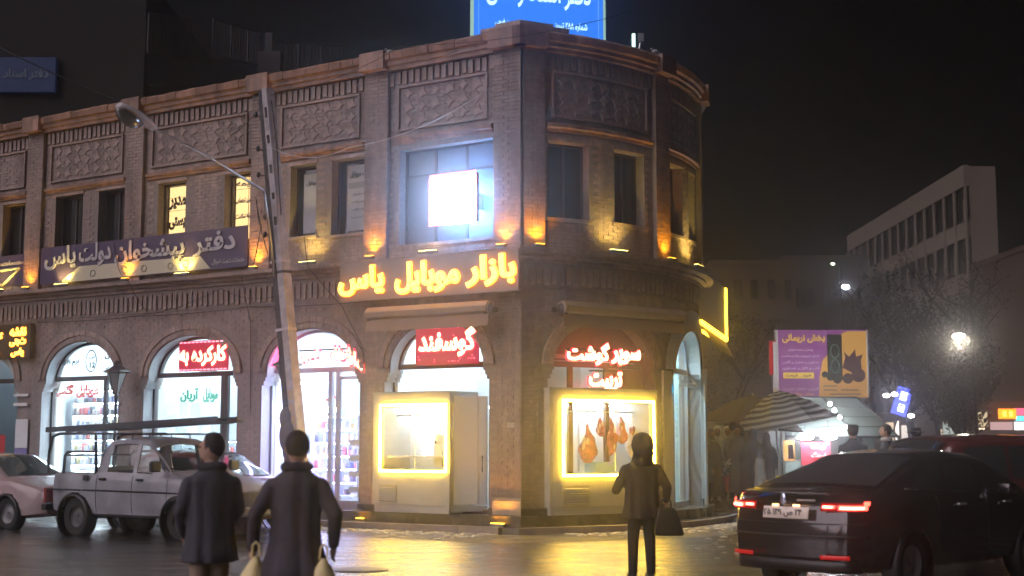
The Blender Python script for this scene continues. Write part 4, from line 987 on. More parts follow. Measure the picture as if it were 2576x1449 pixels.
mb.add(vs, [(i * 4 + j, i * 4 + j + 1, i * 4 + 5 + j, i * 4 + 4 + j) for i in range(5) for j in range(3)]); o = mb.build('seat', mat('red_seat', (.55, .07, .07), .4), sh, True); md = o.modifiers.new('thick', 'SOLIDIFY'); md.thickness = .02
for dx, dy in ((-.12, -.16), (-.12, .16), (.18, -.16), (.18, .16)): MB().tube([c + Vector((dx, dy, .45)), c + Vector((dx * 1.5, dy * 1.3, 0))], [.018, .012], 6).build('leg', M_white, sh)
fr = thing('chest_fridge', 'low white cabinet behind the red chair', 'cabinet', W(-1.0, .31, -1.6), worldparts=True)
MB().wbox(-1.25, -.85, .31, 1.30, -1.9, -1.3).build('body', M_white, fr, bevel=.02); MB().wbox(-1.2, -.9, 1.302, 1.45, -1.5, -1.46).build('display', mat('grey_screen', (.3, .32, .3), .4), fr)
sf = thing('wall_shelf', 'lit wall shelf with jars high in the butcher doorway', 'shelf', W(-.85, 2.3, -1), worldparts=True)
MB().wbox(-1.4, -.68, 2.26, 2.30, -1.3, -1.0).build('board', M_white, sf); MB().wbox(-1.35, -.7, 2.22, 2.255, -1.1, -1.05).build('tube_light', G_white, sf)
for x in (-1.3, -1.05, -.85): MB().lathe([(.05, 0), (.05, .16), (.03, .18), (.03, .2)], 10, Matrix.Translation(W(x, 2.302, -1.1))).build('jar', M_black if x == -1.05 else M_steel, sf)
MB().wbox(-.28, -.12, 1.84, 1.93, .012, .02).build('small_plate', mat('plate_grey', (.45, .42, .38), .5), bld)
# street number box etc on the corner pier: small switch box
sb = sign('switch_box', 'small dark box with a white sticker beside the right kiosk base', .47, 1.0, 'box')
MB().wbox(.47, .56, .75, .95, .05, .1).build('housing', M_frame, sb); MB().wbox(.485, .52, .86, .9, .1, .105).build('sticker', M_white, sb)
# ================================================================== STREET POLE, LAMP, WIRES
M_conc = mat('pole_concrete', (.46, .42, .43), .7, nz=.3, nscale=5, bump=.5, bscale=20); M_conc_shade = mat('pole_concrete_shaded', (.06, .058, .062), .8, nz=.3, nscale=5, bump=.4)  # web concrete coloured near black for the shade in its recess
pb = Vector((-3.88, 25.40, 0)); tp = at(668, 226, 25.5); ax = (tp - pb); Lh = ax.length; ax.normalize()
pole = thing('utility_pole', 'tall leaning concrete utility pole with slotted face in front of the arches', 'pole', pb, worldparts=True)
vx = Vector((.86, -.50, 0)); vx = (vx - ax * vx.dot(ax)).normalized(); vy = ax.cross(vx).normalized()
def P(u, x, y): return pb + ax * (u * Lh) + vx * x + vy * y
def slab(mb, u0, u1, x0a, x1a, x0b, x1b, y0, y1):
    v = [P(u0, x0a, y0), P(u0, x1a, y0), P(u0, x1a, y1), P(u0, x0a, y1), P(u1, x0b, y0), P(u1, x1b, y0), P(u1, x1b, y1), P(u1, x0b, y1)]
    mb.add(v, [(0, 3, 2, 1), (4, 5, 6, 7), (0, 1, 5, 4), (1, 2, 6, 5), (2, 3, 7, 6), (3, 0, 4, 7)])
hw = lambda u: .175 - .062 * u
mb = MB(); N_ = 14
for i in range(N_):
    u0, u1 = i / N_, (i + 1) / N_; slab(mb, u0, u1, -hw(u0), -hw(u0) * .1, -hw(u1), -hw(u1) * .1, -.09, .09)
mb.build('web', M_conc_shade, pole)
mb = MB()
holes = [(.93, .955), (.87, .89), (.80, .82), (.74, .755), (.68, .70)]
us = sorted({0, 1} | {v for h in holes for v in h})
for u0, u1 in zip(us, us[1:]):
    f0, f1 = hw(u0), hw(u1)
    if (u0, u1) in holes:
        slab(mb, u0, u1, f0 * .0, f0 * .25, f1 * .0, f1 * .25, -.12, .12); slab(mb, u0, u1, f0 * .8, f0, f1 * .8, f1, -.12, .12); slab(mb, u0, u1, f0 * .25, f0 * .8, f1 * .25, f1 * .8, .05, .12)
    else: slab(mb, u0, u1, f0 * .0, f0, f1 * .0, f1, -.12, .12)
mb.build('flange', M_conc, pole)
for u in (.595, .44, .57):
    mb = MB(); slab(mb, u, u + .006, -hw(u) * 1.04, hw(u) * 1.06, -hw(u) * 1.04, hw(u) * 1.06, -.13, .13); mb.build('metal_band', mat('band_%d' % (u > .58 or u < .5), ((.62, .55, .58) if u != .57 else (.03, .03, .03)), .5), pole)
for i, u in enumerate((.305, .275, .25, .225, .2)):
    mb = MB(); slab(mb, u - .022, u, hw(u) * .12, hw(u) * .9, hw(u) * .12, hw(u) * .9, -.126, -.121); mb.build('pasted_notice', mat('old_notice', (.55, .40, .22), .7, nz=.2), pole)
for u, w in ((.94, -.24), (.86, -.26), (.80, -.3), (.70, -.22), (.66, -.26)):
    mb = MB(); mb.tube([P(u, -hw(u), -.05), P(u + .004, w, -.06)], .018, 6); mb.ball(P(u + .006, w, -.06), .045, 8, 6, (1, 1, 1.3)); mb.build('insulator', M_frame, pole)
bx = thing('cable_sack', 'dark wrapped bundle tied low on the leaning pole', 'bundle', P(.22, -.1, -.2), worldparts=True)
mb = MB(); mb.ball(P(.205, -.06, -.12), .19, 12, 10, (.9, .7, 1.7)).ball(P(.245, -.07, -.12), .13, 12, 8, (1, .8, 1.6)).ball(P(.17, -.05, -.12), .14, 12, 8, (1, .8, 1.5)); o = mb.build('wrap', mat('grey_sheet', (.10, .095, .12), .6, nz=.2), bx, True)
arm = thing('street_lamp', 'unlit cobra head street lamp on a long arm reaching left from the leaning pole', 'street lamp', P(.7, 0, 0), worldparts=True)
a0 = at(664, 480, 25.2); a1 = at(384, 322, 23.2); a2 = at(300, 268, 22.6)
MB().tube([P(.56, -.05, -.12), a0, a0.lerp(a1, .5) + Vector((0, 0, .05)), a1, a1.lerp(a2, .2)], [.03, .03, .026, .024, .024], 8).build('arm', M_steel, arm, True)
d_ = (a2 - a1).normalized(); sd = d_.cross(Vector((0, 0, 1))).normalized(); upv = sd.cross(d_)
mb = MB(); n = 9; vs = []; Lh2 = (a2 - a1).length * 1.08
for i in range(n):
    u = i / (n - 1); w = .055 + .13 * math.sin(math.pi * (.08 + .82 * u)) ; h = .05 + .06 * math.sin(math.pi * (.1 + .75 * u))
    for j in range(12):
        th = 2 * math.pi * j / 12; vs.append(a1 - d_ * .05 + d_ * Lh2 * u + sd * w * math.cos(th) + upv * (h * math.sin(th) * (1 if math.sin(th) > 0 else .35)))
mb.add(vs, [(i * 12 + j, i * 12 + (j + 1) % 12, (i + 1) * 12 + (j + 1) % 12, (i + 1) * 12 + j) for i in range(n - 1) for j in range(12)] + [tuple(range(11, -1, -1)), tuple(range((n - 1) * 12, n * 12))])
mb.build('lamp_head', mat('lamp_paint', (.62, .56, .58), .35), arm, True)
mb = MB(); c_ = a1 + d_ * Lh2 * .62 - upv * .06; vs = []
for i in range(7):
    for j in range(12):
        th = 2 * math.pi * j / 12; r = math.sin(math.pi / 2 * (1 - i / 6)) ; vs.append(c_ + d_ * .30 * r * math.cos(th) + sd * .14 * r * math.sin(th) - upv * .17 * math.sin(math.pi / 2 * i / 6))
mb.add(vs, [(i * 12 + j, i * 12 + (j + 1) % 12, (i + 1) * 12 + (j + 1) % 12, (i + 1) * 12 + j) for i in range(6) for j in range(12)])
mb.build('lens_bowl', mat('lamp_bowl', (.13, .13, .12), .15, spec=.9), arm, True); MB().ball(c_ + d_ * -.13 - upv * .06, .06, 8, 6).build('lamp_bulb', mat('bulb', (.75, .68, .6), .2), arm, True)
def wire(label, pts, r=.011, sag=.15, m=None):
    q = []
    for i in range(len(pts) - 1):
        a, b = Vector(pts[i]), Vector(pts[i + 1])
        for k in range(8): t = k / 8; q.append(a.lerp(b, t) - Vector((0, 0, sag * 4 * t * (1 - t))))
    q.append(Vector(pts[-1])); MB().tube(q, r, 5).build('cable', m or M_black, None, True, label=label, category='cable')
wire('thin cable slanting from the poster window to the pier beside the butcher', [W(-4.9, 5.66, .2), W(-4.62, 4.98, .4), W(-4.0, 4.2, .1), W(-3.42, 3.3, .09)], .008, .02)
wire('loose cable looping down the pole side of the long banner', [P(.62, -.2, -.1), W(-6.1, 6.5, .3), W(-5.95, 5.9, .3), W(-6.12, 5.1, .33)], .009, .1)
wire('wire running from the pole top to the cornice at the left', [P(.97, -.15, 0), W(-6.3, 8.3, .15), W(-7.0, 7.9, .15)], .008, .05)
wire('black cable hanging beside the pole top', [P(.97, .14, -.02), P(.86, .2, -.05), P(.78, .17, -.05), P(.70, .2, -.1)], .014, .0)
wire('long wire crossing in front of the big upper window', [P(.86, .1, -.1), W(-3, 7.0, 1.2), W(-.3, 8.0, .4)], .007, .2, M_steel)

wire('second loose cable crossing from the pole to the left arch ring', [P(.52, -.1, -.1), W(-7.0, 4.7, .3), W(-9.9, 4.28, .12)], .008, .12)
wire('thin cable running along the lower band above the arches', [W(-12.9, 4.30, .06), W(-9.7, 4.27, .08), W(-6.4, 4.31, .07), W(-3.4, 4.26, .07)], .009, .03)
wire('cable drooping from the long banner to the ledge', [W(-10.35, 5.9, .18), W(-10.1, 5.3, .22), W(-9.7, 5.02, .32), W(-9.4, 4.4, .08)], .008, .04)
wire('black wire hanging down the pier right of the second arch', [W(-6.42, 4.9, .33), W(-6.40, 4.0, .05), W(-6.36, 2.2, .04)], .008, .01)
wire('overhead wire leaving the pole top towards the right', [P(.985, .05, 0), W(-1.5, 8.6, 1.6), W(1.5, 9.3, 1.2)], .006, .15)
def lantern(p, label):
    t_ = thing('lantern_post', label, 'lantern post', p, group='old style lantern posts on the pavement')
    MB().lathe([(.10, 0), (.11, .06), (.06, .12), (.05, .5), (.036, .6), (.03, 2.35), (.05, 2.4), (.03, 2.46)], 12).build('post', M_frame, t_, True)
    MB().lathe([(.05, 2.46), (.20, 2.88), (.205, 2.90)], 6).build('glass_lamp', mat('lantern_glass', (.26, .26, .27), .2, spec=.7), t_)
    MB().lathe([(.215, 2.90), (.30, 2.93), (.29, 2.96), (.10, 3.06), (.06, 3.08), (.06, 3.14), (.01, 3.18)], 6).build('roof', M_frame, t_)
    for k in range(6):
        a = math.pi / 3 * k; MB().tube([(.055 * math.cos(a), .055 * math.sin(a), 2.46), (.208 * math.cos(a), .208 * math.sin(a), 2.90)], .011, 5).build('rib', M_frame, t_)
    MB().tube([(.0, 0, 2.2), (.14, 0, 2.26), (.12, .0, 2.32)], .012, 5).build('bracket', M_frame, t_)
for s, lb in ((-14.25, 'old lantern post before the leftmost arch'), (-9.75, 'old lantern post between the first and second lit arches'), (-5.0, 'old lantern post right beside the leaning utility pole')):
    q = W(s, .13, .5); lantern(q, lb)

# ================================================================== CARS
def lerp_tab(tab, x):
    if x <= tab[0][0]: return tab[0][1]
    for (x0, v0), (x1, v1) in zip(tab, tab[1:]):
        if x <= x1:
            t = (x - x0) / (x1 - x0); t = t * t * (3 - 2 * t) if len(tab) and tab is not None and getattr(tab, 'lin', False) is False else t
            return v0 + (v1 - v0) * t
    return tab[-1][1]
def lin(tab, x):
    if x <= tab[0][0]: return tab[0][1]
    for (x0, v0), (x1, v1) in zip(tab, tab[1:]):
        if x <= x1: return v0 + (v1 - v0) * (x - x0) / (x1 - x0)
    return tab[-1][1]
def smooth_tab(tab, x, w=.10):
    return (lin(tab, x - w) + 2 * lin(tab, x - w * .5) + 2 * lin(tab, x) + 2 * lin(tab, x + w * .5) + lin(tab, x + w)) / 8
class Car:
    """x forward from the rear bumper, y left, z up.  tables over x: deck (belt/bonnet height), roof, wid"""
    def __init__(s, L, Wd, deck, roof, cabin, bottom=.22, inset=.17, round_=.22, wheels=(1.0, 3.65), wr=.315, belt=None, rearbulge=.08, wsm=.1):
        s.L, s.W, s.deck, s.roof, s.cabin, s.bot, s.inset, s.rd, s.wh, s.wr, s.bulge, s.wsm = L, Wd, deck, roof, cabin, bottom, inset, round_, wheels, wr, rearbulge, wsm
    def sec(s, x):
        h = s.W / 2; dk = smooth_tab(s.deck, x); rf = smooth_tab(s.roof, x, s.wsm); rf = max(rf, dk + .012)
        e = min(x, s.L - x); k = 1 - .16 * max(0, 1 - e / .7) ** 2
        q = max(0, 1 - e / .20); h *= k * (1 - .11 * (1 - math.sqrt(max(0, 1 - q * q)))); dz = .05 * (1 - math.sqrt(max(0, 1 - q * q))); dk -= dz; rf -= dz; gh = rf - dk; t = min(1, gh / .30); ins = s.inset * t + .06 * (1 - t)
        b = s.bot + .05 * max(0, 1 - e / .5)
        m = b + (dk - b) * .55
        pts = [(0, b), (h * .80, b), (h * .95, b + .05), (h * .985, b + .18), (h, m), (h * .985, dk - .10), (h * .955, dk - .02),
               (h * .955 - ins * .12 - .02 * (1 - t), dk + gh * .06), (h * .955 - ins * .85, rf - gh * .16 - .0), (h * .955 - ins * 1.25, rf - .03 * t), (h * .55, rf + .008), (0, rf + .02 * t + .012)]
        return pts
    def grid(s, nx=84, sub=3):
        xs = sorted({0, .004, .014, .03, .055, .09, .13} | {s.L - v for v in (0, .004, .014, .03, .055, .09, .13)} | {s.L * i / nx for i in range(3, nx - 2)}); rows = []
        for x in xs:
            p = s.sec(x); q = []
            for i in range(len(p) - 1):
                for k in range(sub): t = k / sub; q.append((p[i][0] + (p[i + 1][0] - p[i][0]) * t, p[i][1] + (p[i + 1][1] - p[i][1]) * t))
            q.append(p[-1]); row = []
            for y, z in q:
                # plan rounding of the bumpers and a slight bulge of the ends
                yy = abs(y) / (s.W / 2); fr = max(0, 1 - x / .9); ff = max(0, 1 - (s.L - x) / .9)
                dx = s.rd * yy ** 3 * (fr - ff); zc = (z - .55) / .5
                dx += s.bulge * min(1.5, zc * zc) * (fr ** 2 - ff ** 2)
                row.append((x + dx, y, z))
            rows.append(row)
        return xs, rows, sub
    def make(s, root, paint, glassm=None, windows=True, doors=(1.62, 2.62), side_glass=None):
        xs, rows, sub = s.grid(); n = len(rows[0]); body = MB(); gl = {'side': MB(), 'rear': MB(), 'front': MB()}
        iB, iR, iC = 7 * sub, 8 * sub, 9 * sub
        for sg_ in (1, -1):
            k = len(body.v); body.v += [(x, y * sg_, z) for r in rows for x, y, z in r]
            for i in range(len(rows) - 1):
                xm = (xs[i] + xs[i + 1]) / 2
                for j in range(n - 1):
                    a, b, c, d = k + i * n + j, k + (i + 1) * n + j, k + (i + 1) * n + j + 1, k + i * n + j + 1
                    pz = (rows[i][j][2] + rows[i + 1][j + 1][2]) / 2; px = (rows[i][j][0] + rows[i + 1][j][0]) / 2; py = rows[i][j][1]
                    if any((px - w) ** 2 + (pz - s.wr) ** 2 < (s.wr + .055) ** 2 for w in s.wh) and py > s.W / 2 * .6 and j < 7 * sub: continue
                    body.f.append((a, b, c, d) if sg_ > 0 else (d, c, b, a))
        # end caps
        for r in (rows[0], rows[-1]):
            k = len(body.v); body.v += [p for p in r] + [(x, -y, z) for x, y, z in r]
            for j in range(n - 1): body.f.append((k + j, k + j + 1, k + n + j + 1, k + n + j))
        # merge doubles for smooth shading
        me = body.mesh('body', paint); bm = bmesh.new(); bm.from_mesh(me); bmesh.ops.remove_doubles(bm, verts=bm.verts, dist=.0015); bmesh.ops.recalc_face_normals(bm, faces=bm.faces); bm.to_mesh(me); bm.free()
        me.polygons.foreach_set('use_smooth', [True] * len(me.polygons))
        bo = link('body', me, root); m_ = bo.modifiers.new('e', 'EDGE_SPLIT'); m_.split_angle = R_(42)
        gm = glassm or mat('car_glass', (.030, .036, .040), .04, spec=1.0)
        def patch(name, fn, u0, u1, v0, v1, nu=10, nv=6, off=.006, m=gm):
            mb = MB(); vs = [fn(u0 + (u1 - u0) * i / nu, v0 + (v1 - v0) * j / nv, off) for i in range(nu + 1) for j in range(nv + 1)]
            mb.add(vs, [(i * (nv + 1) + j, (i + 1) * (nv + 1) + j, (i + 1) * (nv + 1) + j + 1, i * (nv + 1) + j + 1) for i in range(nu) for j in range(nv)])
            return mb.build(name, m, root, True)
        def side(sg_, xf0, xf1):
            def fn(u, v, off):
                x = xf0(v) + (xf1(v) - xf0(v)) * u; p = s.sec(x); a, b = p[7], p[8]
                return (x, sg_ * (a[0] + (b[0] - a[0]) * v + off + .006), a[1] + (b[1] - a[1]) * v)
            return fn
        s.side_fn = side; s.patch = patch
        if windows:
            for sg_ in (1, -1):
                for (x0a, x0b, x1a, x1b) in s.cabin['side']:
                    patch('side_window', side(sg_, lambda v, a=x0a, b=x0b: a + (b - a) * v, lambda v, a=x1a, b=x1b: a + (b - a) * v), 0, 1, .06, .94, m=side_glass or gm)
            for nm, key in (('rear_window', 'rear'), ('windscreen', 'front')):
                if key in s.cabin:
                    x0, x1 = s.cabin[key]
                    def fn(u, v, off, x0=x0, x1=x1):
                        x = x0 + (x1 - x0) * v; p = s.sec(x); w = p[9][0] * .93; y = -w + 2 * w * u; q = abs(y)
                        (ya, za), (yb, zb) = (p[10], p[11]) if q < p[10][0] else (p[9], p[10])
                        t = (q - ya) / (yb - ya + 1e-9); return (x - off * (1 if key == 'rear' else -1) * .6, y, za + (zb - za) * t + off * 1.5)
                    patch(nm, fn, 0, 1, 0, 1, 14, 10, .009)
        for x in s.wh:
            for sg_ in (1, -1):
                M = Matrix.Translation((x, sg_ * (s.W / 2 - .135), s.wr)); R = s.wr
                tyre = MB().lathe([(R * .62, -.10), (R * .9, -.105), (R * .985, -.085), (R, -.05), (R, .05), (R * .985, .085), (R * .9, .105), (R * .62, .10)], 28, M, 'Y', False).build('wheel', mat('tyre', (.011, .011, .011), .8), root, True); tyre.modifiers.new('e', 'EDGE_SPLIT').split_angle = R_(30)
                rim = MB().lathe([(.02, .07 * sg_), (R * .2, .075 * sg_), (R * .3, .045 * sg_), (R * .55, .05 * sg_), (R * .62, .085 * sg_), (R * .645, .09 * sg_), (R * .645, -.08 * sg_)], 28, M, 'Y', False).build('rim', s.rim if hasattr(s, 'rim') else mat('rim', (.20, .20, .21), .35, .0), tyre, True)
                MB().lathe([(s.wr + .02, -.16), (s.wr + .06, -.14), (s.wr + .06, .03)], 28, M, 'Y', False).build('wheel_arch', M_black, root, True)
        return bo
    def seam(s, root, x, z0, z1, sg_, m=None):
        """a thin dark shut line drawn as a strip following the flank"""
        mb = MB(); pts = []
        for i in range(9):
            z = z0 + (z1 - z0) * i / 8; p = s.sec(x); y = None
            for a, b in zip(p, p[1:]):
                if min(a[1], b[1]) <= z <= max(a[1], b[1]) and max(a[0], b[0]) > s.W * .3: y = a[0] + (b[0] - a[0]) * (z - a[1]) / (b[1] - a[1] + 1e-9); break
            if y: pts.append((x, sg_ * (y + .002), z))
        mb.tube(pts, .006, 4).build('door_seam', m or M_black, root)
def carthing(name, label, p, heading, group=None):
    """heading: direction the car faces, as a vector"""
    return thing(name, label, 'car', (p[0], p[1], gz(p[0], p[1])), math.atan2(heading[1], heading[0]), group)

# --- dark saloon in the right foreground, seen from behind
hx = Vector((.725, .689)); rc = Vector((2.86, 14.35))
c1 = carthing('dark_saloon_car', 'dark saloon with glowing brake lights, seen from behind in the right foreground', rc, hx)
K = Car(4.6, 1.82, [(0, .98), (.15, 1.06), (.9, 1.08), (2.5, .98), (3.4, .95), (4.2, .84), (4.6, .68)], [(0, 1.0), (.55, 1.10), (1.65, 1.44), (2.3, 1.49), (3.0, 1.44), (3.95, 1.0), (4.6, .7)],
        {'side': [(1.02, 1.5, 1.86, 1.86), (1.92, 1.92, 2.62, 2.62), (2.69, 2.69, 3.55, 3.12)], 'rear': (.62, 1.60), 'front': (3.10, 3.88)}, wheels=(1.02, 3.68), wr=.32, inset=.20, bottom=.24)
M_navy = mat('dark_car_paint', (.026, .022, .027), .10, .5, coat=1, bump=.02, bscale=200)
K.make(c1, M_navy)
rear = lambda y, z, off: (K.rd * (abs(y) / (K.W / 2)) ** 3 + K.bulge * min(1.5, ((z - .55) / .5) ** 2) - off + .20 * (1 - math.sqrt(max(0, 1 - max(0, (abs(y) - .70) / .20) ** 2))), y, z)
def rpatch(name, y0, y1, z0, z1, off, m, root=c1, fn=rear, zf=None, nu=10):
    mb = MB(); vs = []
    for i in range(nu + 1):
        y = y0 + (y1 - y0) * i / nu; a = z0 + (zf(i / nu) if zf else 0); b = z1
        for q in range(3): vs.append(fn(y, a + (b - a) * q / 2, off))
    mb.add(vs, [(i * 3 + j, (i + 1) * 3 + j, (i + 1) * 3 + j + 1, i * 3 + j + 1) for i in range(nu) for j in range(2)]); o = mb.build(name, m, root, True)
    md = o.modifiers.new('t', 'SOLIDIFY'); md.thickness = .012; return o
M_tail = mat('tail_lens', (.25, .008, .01), .15, emit=(1, .01, .02), es=.10); G_tail = glow('brake_glow', (1.0, .05, .03), 5); G_tailc = glow('brake_core', (1.0, .28, .18), 8)
for sg_ in (1, -1):
    tl = rpatch('tail_light', sg_ * .41, sg_ * .82, .885, .97, .012, M_tail)
    rpatch('lit_bar', sg_ * .43, sg_ * .56, .915, .945, .022, G_tail, tl); rpatch('lit_bar', sg_ * .60, sg_ * .84, .90, .945, .022, G_tail, tl); rpatch('lit_core', sg_ * .62, sg_ * .82, .91, .93, .030, G_tailc, tl); rpatch('lit_core', sg_ * .44, sg_ * .54, .922, .938, .030, G_tailc, tl); rpatch('lit_hook', sg_ * .815, sg_ * .85, .948, .985, .022, G_tail, tl)
    rpatch('reflector', sg_ * .42, sg_ * .72, .40, .44, .03, mat('reflector', (.30, .01, .012), .3, emit=(1, .02, .02), es=.14))
    MB().box(2.9, sg_ * .88, 1.0, 3.08, sg_ * 1.06, 1.13).build('mirror', M_navy, c1, True, bevel=.03)
    for x in (1.55, 2.65): K.seam(c1, x, .4, 1.02, sg_)
    for x in (1.95, 3.0): MB().box(x, sg_ * .895, .90, x + .17, sg_ * .935, .925).build('door_handle', M_steel, c1, bevel=.008)
    MB().tube([(.98, sg_ * .835, 1.10), (1.9, sg_ * .83, 1.03), (3.5, sg_ * .83, 1.0)], .008, 5).build('window_trim', M_steel, c1)
pt = rpatch('number_plate', -.28, .28, .80, .92, .026, mat('plate', (.55, .48, .45), .5, emit=(.8, .6, .5), es=.12))
T = Matrix.Translation((-.035, 0, .857)) @ Matrix.Rotation(-math.pi / 2, 4, 'Z')
free_text('۲۴ ص ۱۴۹ ۲۵', Matrix.Translation((.0, 0, 0)) @ T, .48, .085, M_black, pt, 'number', bold=.03, depth=.004)
for y in (-.13, .13): rpatch('plate_lamp', y - .04, y + .04, .925, .945, .03, glow('plate_lamp', (1, .5, .2), 2.5), pt)
mb = MB().lathe([(.055, 0), (.055, .012), (.045, .02)], 20, Matrix.Translation((-.012, 0, 1.0)) @ Matrix.Rotation(math.pi / 2, 4, 'X') @ Matrix.Rotation(math.pi / 2, 4, 'Y')); 
MB().ball((-.02, 0, 1.0), .05, 12, 8, (.3, .8, 1.3)).build('badge', mat('badge_chrome', (.6, .65, .8), .2, .9), c1, True)
rpatch('script_badge', -.34, -.12, .985, 1.0, .018, M_steel); rpatch('lower_valance', -.8, .8, .26, .38, .02, M_black); rpatch('bumper_crease', -.86, .86, .62, .64, .012, M_black); rpatch('boot_seam', -.84, .84, .755, .762, .008, M_black)
MB().box(-.02, -.55, 1.05, .14, .55, 1.075).build('boot_lip', M_navy, c1, bevel=.01)

# --- pick-up with a ladder rack, left
hd = Vector((.85, -.527)); 
tk = carthing('pickup_truck', 'old white double cab pick-up carrying a long rack load, parked at the left', Vector((-7.70, 24.36)), hd)
M_pw = mat('dull_white_paint', (.28, .28, .31), .35, nz=.35, nscale=2.2, coat=.4)
M_clear = glass('car_window_clear', (.62, .72, .72), refl=.12)
cabm = mat('cab_interior', (.03, .03, .035), .8)
# lower body as a shell
K2 = Car(4.12, 1.62, [(0, 1.06), (1.0, 1.06), (2.9, 1.03), (3.3, 1.0), (4.0, .90), (4.12, .78)], [(0, 1.07), (1.22, 1.07), (1.30, 1.42), (1.42, 1.63), (1.9, 1.66), (2.4, 1.63), (3.02, 1.06), (4.12, .79)],
         {'side': [], }, wheels=(.82, 3.28), wr=.33, inset=.15, bottom=.34, round_=.06, rearbulge=.02, wsm=.05)
K2.rim = mat('dusty_rim', (.09, .09, .09), .6)
def shell(car, root, paint, openings, xsplit=None):
    xs, rows, sub = car.grid(100, 3); n = len(rows[0]); body = MB()
    for sg_ in (1, -1):
        k = len(body.v); body.v += [(x, y * sg_, z) for r in rows for x, y, z in r]
        for i in range(len(rows) - 1):
            for j in range(n - 1):
                px = (rows[i][j][0] + rows[i + 1][j][0]) / 2; py = rows[i][j][1]; pz = (rows[i][j][2] + rows[i + 1][j + 1][2]) / 2
                if any((px - w) ** 2 + (pz - car.wr) ** 2 < (car.wr + .055) ** 2 for w in car.wh) and py > car.W / 2 * .6 and j < 7 * sub: continue
                if 7 * sub <= j < 8 * sub and any(a + (b - a) * ((pz - 1.12) / .45) < px < c + (d - c) * ((pz - 1.12) / .45) and .11 < pz - 1.0 < top - 1.0 for a, b, c, d, top in openings['side']): continue
                if j >= 9 * sub - 1 and any(a < px < b for a, b in openings['ends']): continue
                if j >= 8 * sub and any(a < px < b for a, b in openings.get('bed', [])): continue
                a, b, c, d = k + i * n + j, k + (i + 1) * n + j, k + (i + 1) * n + j + 1, k + i * n + j + 1
                body.f.append((a, b, c, d) if sg_ > 0 else (d, c, b, a))
    for r in (rows[0], rows[-1]):
        k = len(body.v); body.v += [p for p in r] + [(x, -y, z) for x, y, z in r]
        for j in range(n - 1): body.f.append((k + j, k + j + 1, k + n + j + 1, k + n + j))
    me = body.mesh('body', paint); bm = bmesh.new(); bm.from_mesh(me); bmesh.ops.remove_doubles(bm, verts=bm.verts, dist=.0015); bm.to_mesh(me); bm.free()
    me.polygons.foreach_set('use_smooth', [True] * len(me.polygons)); o = link('body', me, root); m_ = o.modifiers.new('s', 'SOLIDIFY'); m_.thickness = .02; m_ = o.modifiers.new('e', 'EDGE_SPLIT'); m_.split_angle = R_(42)
    for x in car.wh:
        for sg_ in (1, -1):
            M = Matrix.Translation((x, sg_ * (car.W / 2 - .135), car.wr)); R = car.wr
            tyre = MB().lathe([(R * .55, -.10), (R * .9, -.105), (R * .985, -.085), (R, -.05), (R, .05), (R * .985, .085), (R * .9, .105), (R * .55, .10)], 28, M, 'Y', False).build('wheel', mat('tyre', (.011, .011, .011), .8), root, True); tyre.modifiers.new('e', 'EDGE_SPLIT').split_angle = R_(30)
            MB().lathe([(.02, .05 * sg_), (R * .25, .07 * sg_), (R * .4, .03 * sg_), (R * .55, .06 * sg_), (R * .58, .08 * sg_), (R * .58, -.08 * sg_)], 24, M, 'Y', False).build('rim', car.rim if hasattr(car, 'rim') else mat('rim', (.20, .20, .21), .35, .0), tyre, True)
            MB().lathe([(car.wr + .02, -.2), (car.wr + .07, -.18), (car.wr + .055, .03)], 28, M, 'Y', False).build('wheel_arch', M_black, root, True)
    return o
shell(K2, tk, M_pw, {'side': [(1.50, 1.58, 2.13, 2.13, 1.56), (2.22, 2.22, 2.92, 2.56, 1.56)], 'ends': [(1.25, 1.36), (2.50, 2.98)]})
gs = K2; K2.make.__func__
def sidepane(car, root, x0a, x0b, x1a, x1b, sg_, m):
    mb = MB(); vs = []
    for i in range(7):
        for j in range(5):
            u, v = i / 6, .04 + .92 * j / 4; x = (x0a + (x0b - x0a) * v) * (1 - u) + (x1a + (x1b - x1a) * v) * u; p = car.sec(x); a, b = p[7], p[8]
            vs.append((x, sg_ * (a[0] + (b[0] - a[0]) * v - .01), a[1] + (b[1] - a[1]) * v))
    mb.add(vs, [(i * 5 + j, (i + 1) * 5 + j, (i + 1) * 5 + j + 1, i * 5 + j + 1) for i in range(6) for j in range(4)]).build('side_window', m, root, True)
for sg_ in (1, -1):
    sidepane(K2, tk, 1.48, 1.56, 2.15, 2.15, sg_, M_clear); sidepane(K2, tk, 2.2, 2.2, 2.95, 2.58, sg_, M_clear)
    for x in (1.32, 2.17, 2.98): K2.seam(tk, x, .42, 1.04, sg_)
    for x in (1.40, 2.28): MB().box(x, sg_ * .80, .95, x + .15, sg_ * .835, .99).build('door_handle', M_black, tk, bevel=.01)
    MB().box(2.78, sg_ * .80, 1.10, 2.86, sg_ * 1.02, 1.28).build('mirror', M_black, tk, bevel=.03)
    MB().box(1.02, sg_ * .815, .94, 1.14, sg_ * .835, 1.03).build('fuel_flap', M_black, tk) if sg_ < 0 else None
    MB().box(4.05, sg_ * .42, .60, 4.14, sg_ * .70, .78).build('headlight', mat('headlight', (.6, .6, .62), .15), tk, bevel=.03)
    MB().box(-.02, sg_ * .62, .55, .03, sg_ * .78, .80).build('tail_light', mat('tail_dull', (.3, .02, .02), .3), tk)
    for x0, x1 in ((1.55, 1.95), (2.3, 2.7)): MB().box(x0, sg_ * .22, .55, x1, sg_ * .62, .68).box(x0 - .02, sg_ * .22, .68, x0 + .1, sg_ * .62, 1.12).build('seat', cabm, tk, bevel=.04)
for sg_ in (1, -1): MB().tube([(.1, sg_ * .795, .78), (1.3, sg_ * .818, .78), (2.9, sg_ * .818, .77), (3.9, sg_ * .78, .74)], .014, 5).build('side_trim', M_black, tk)
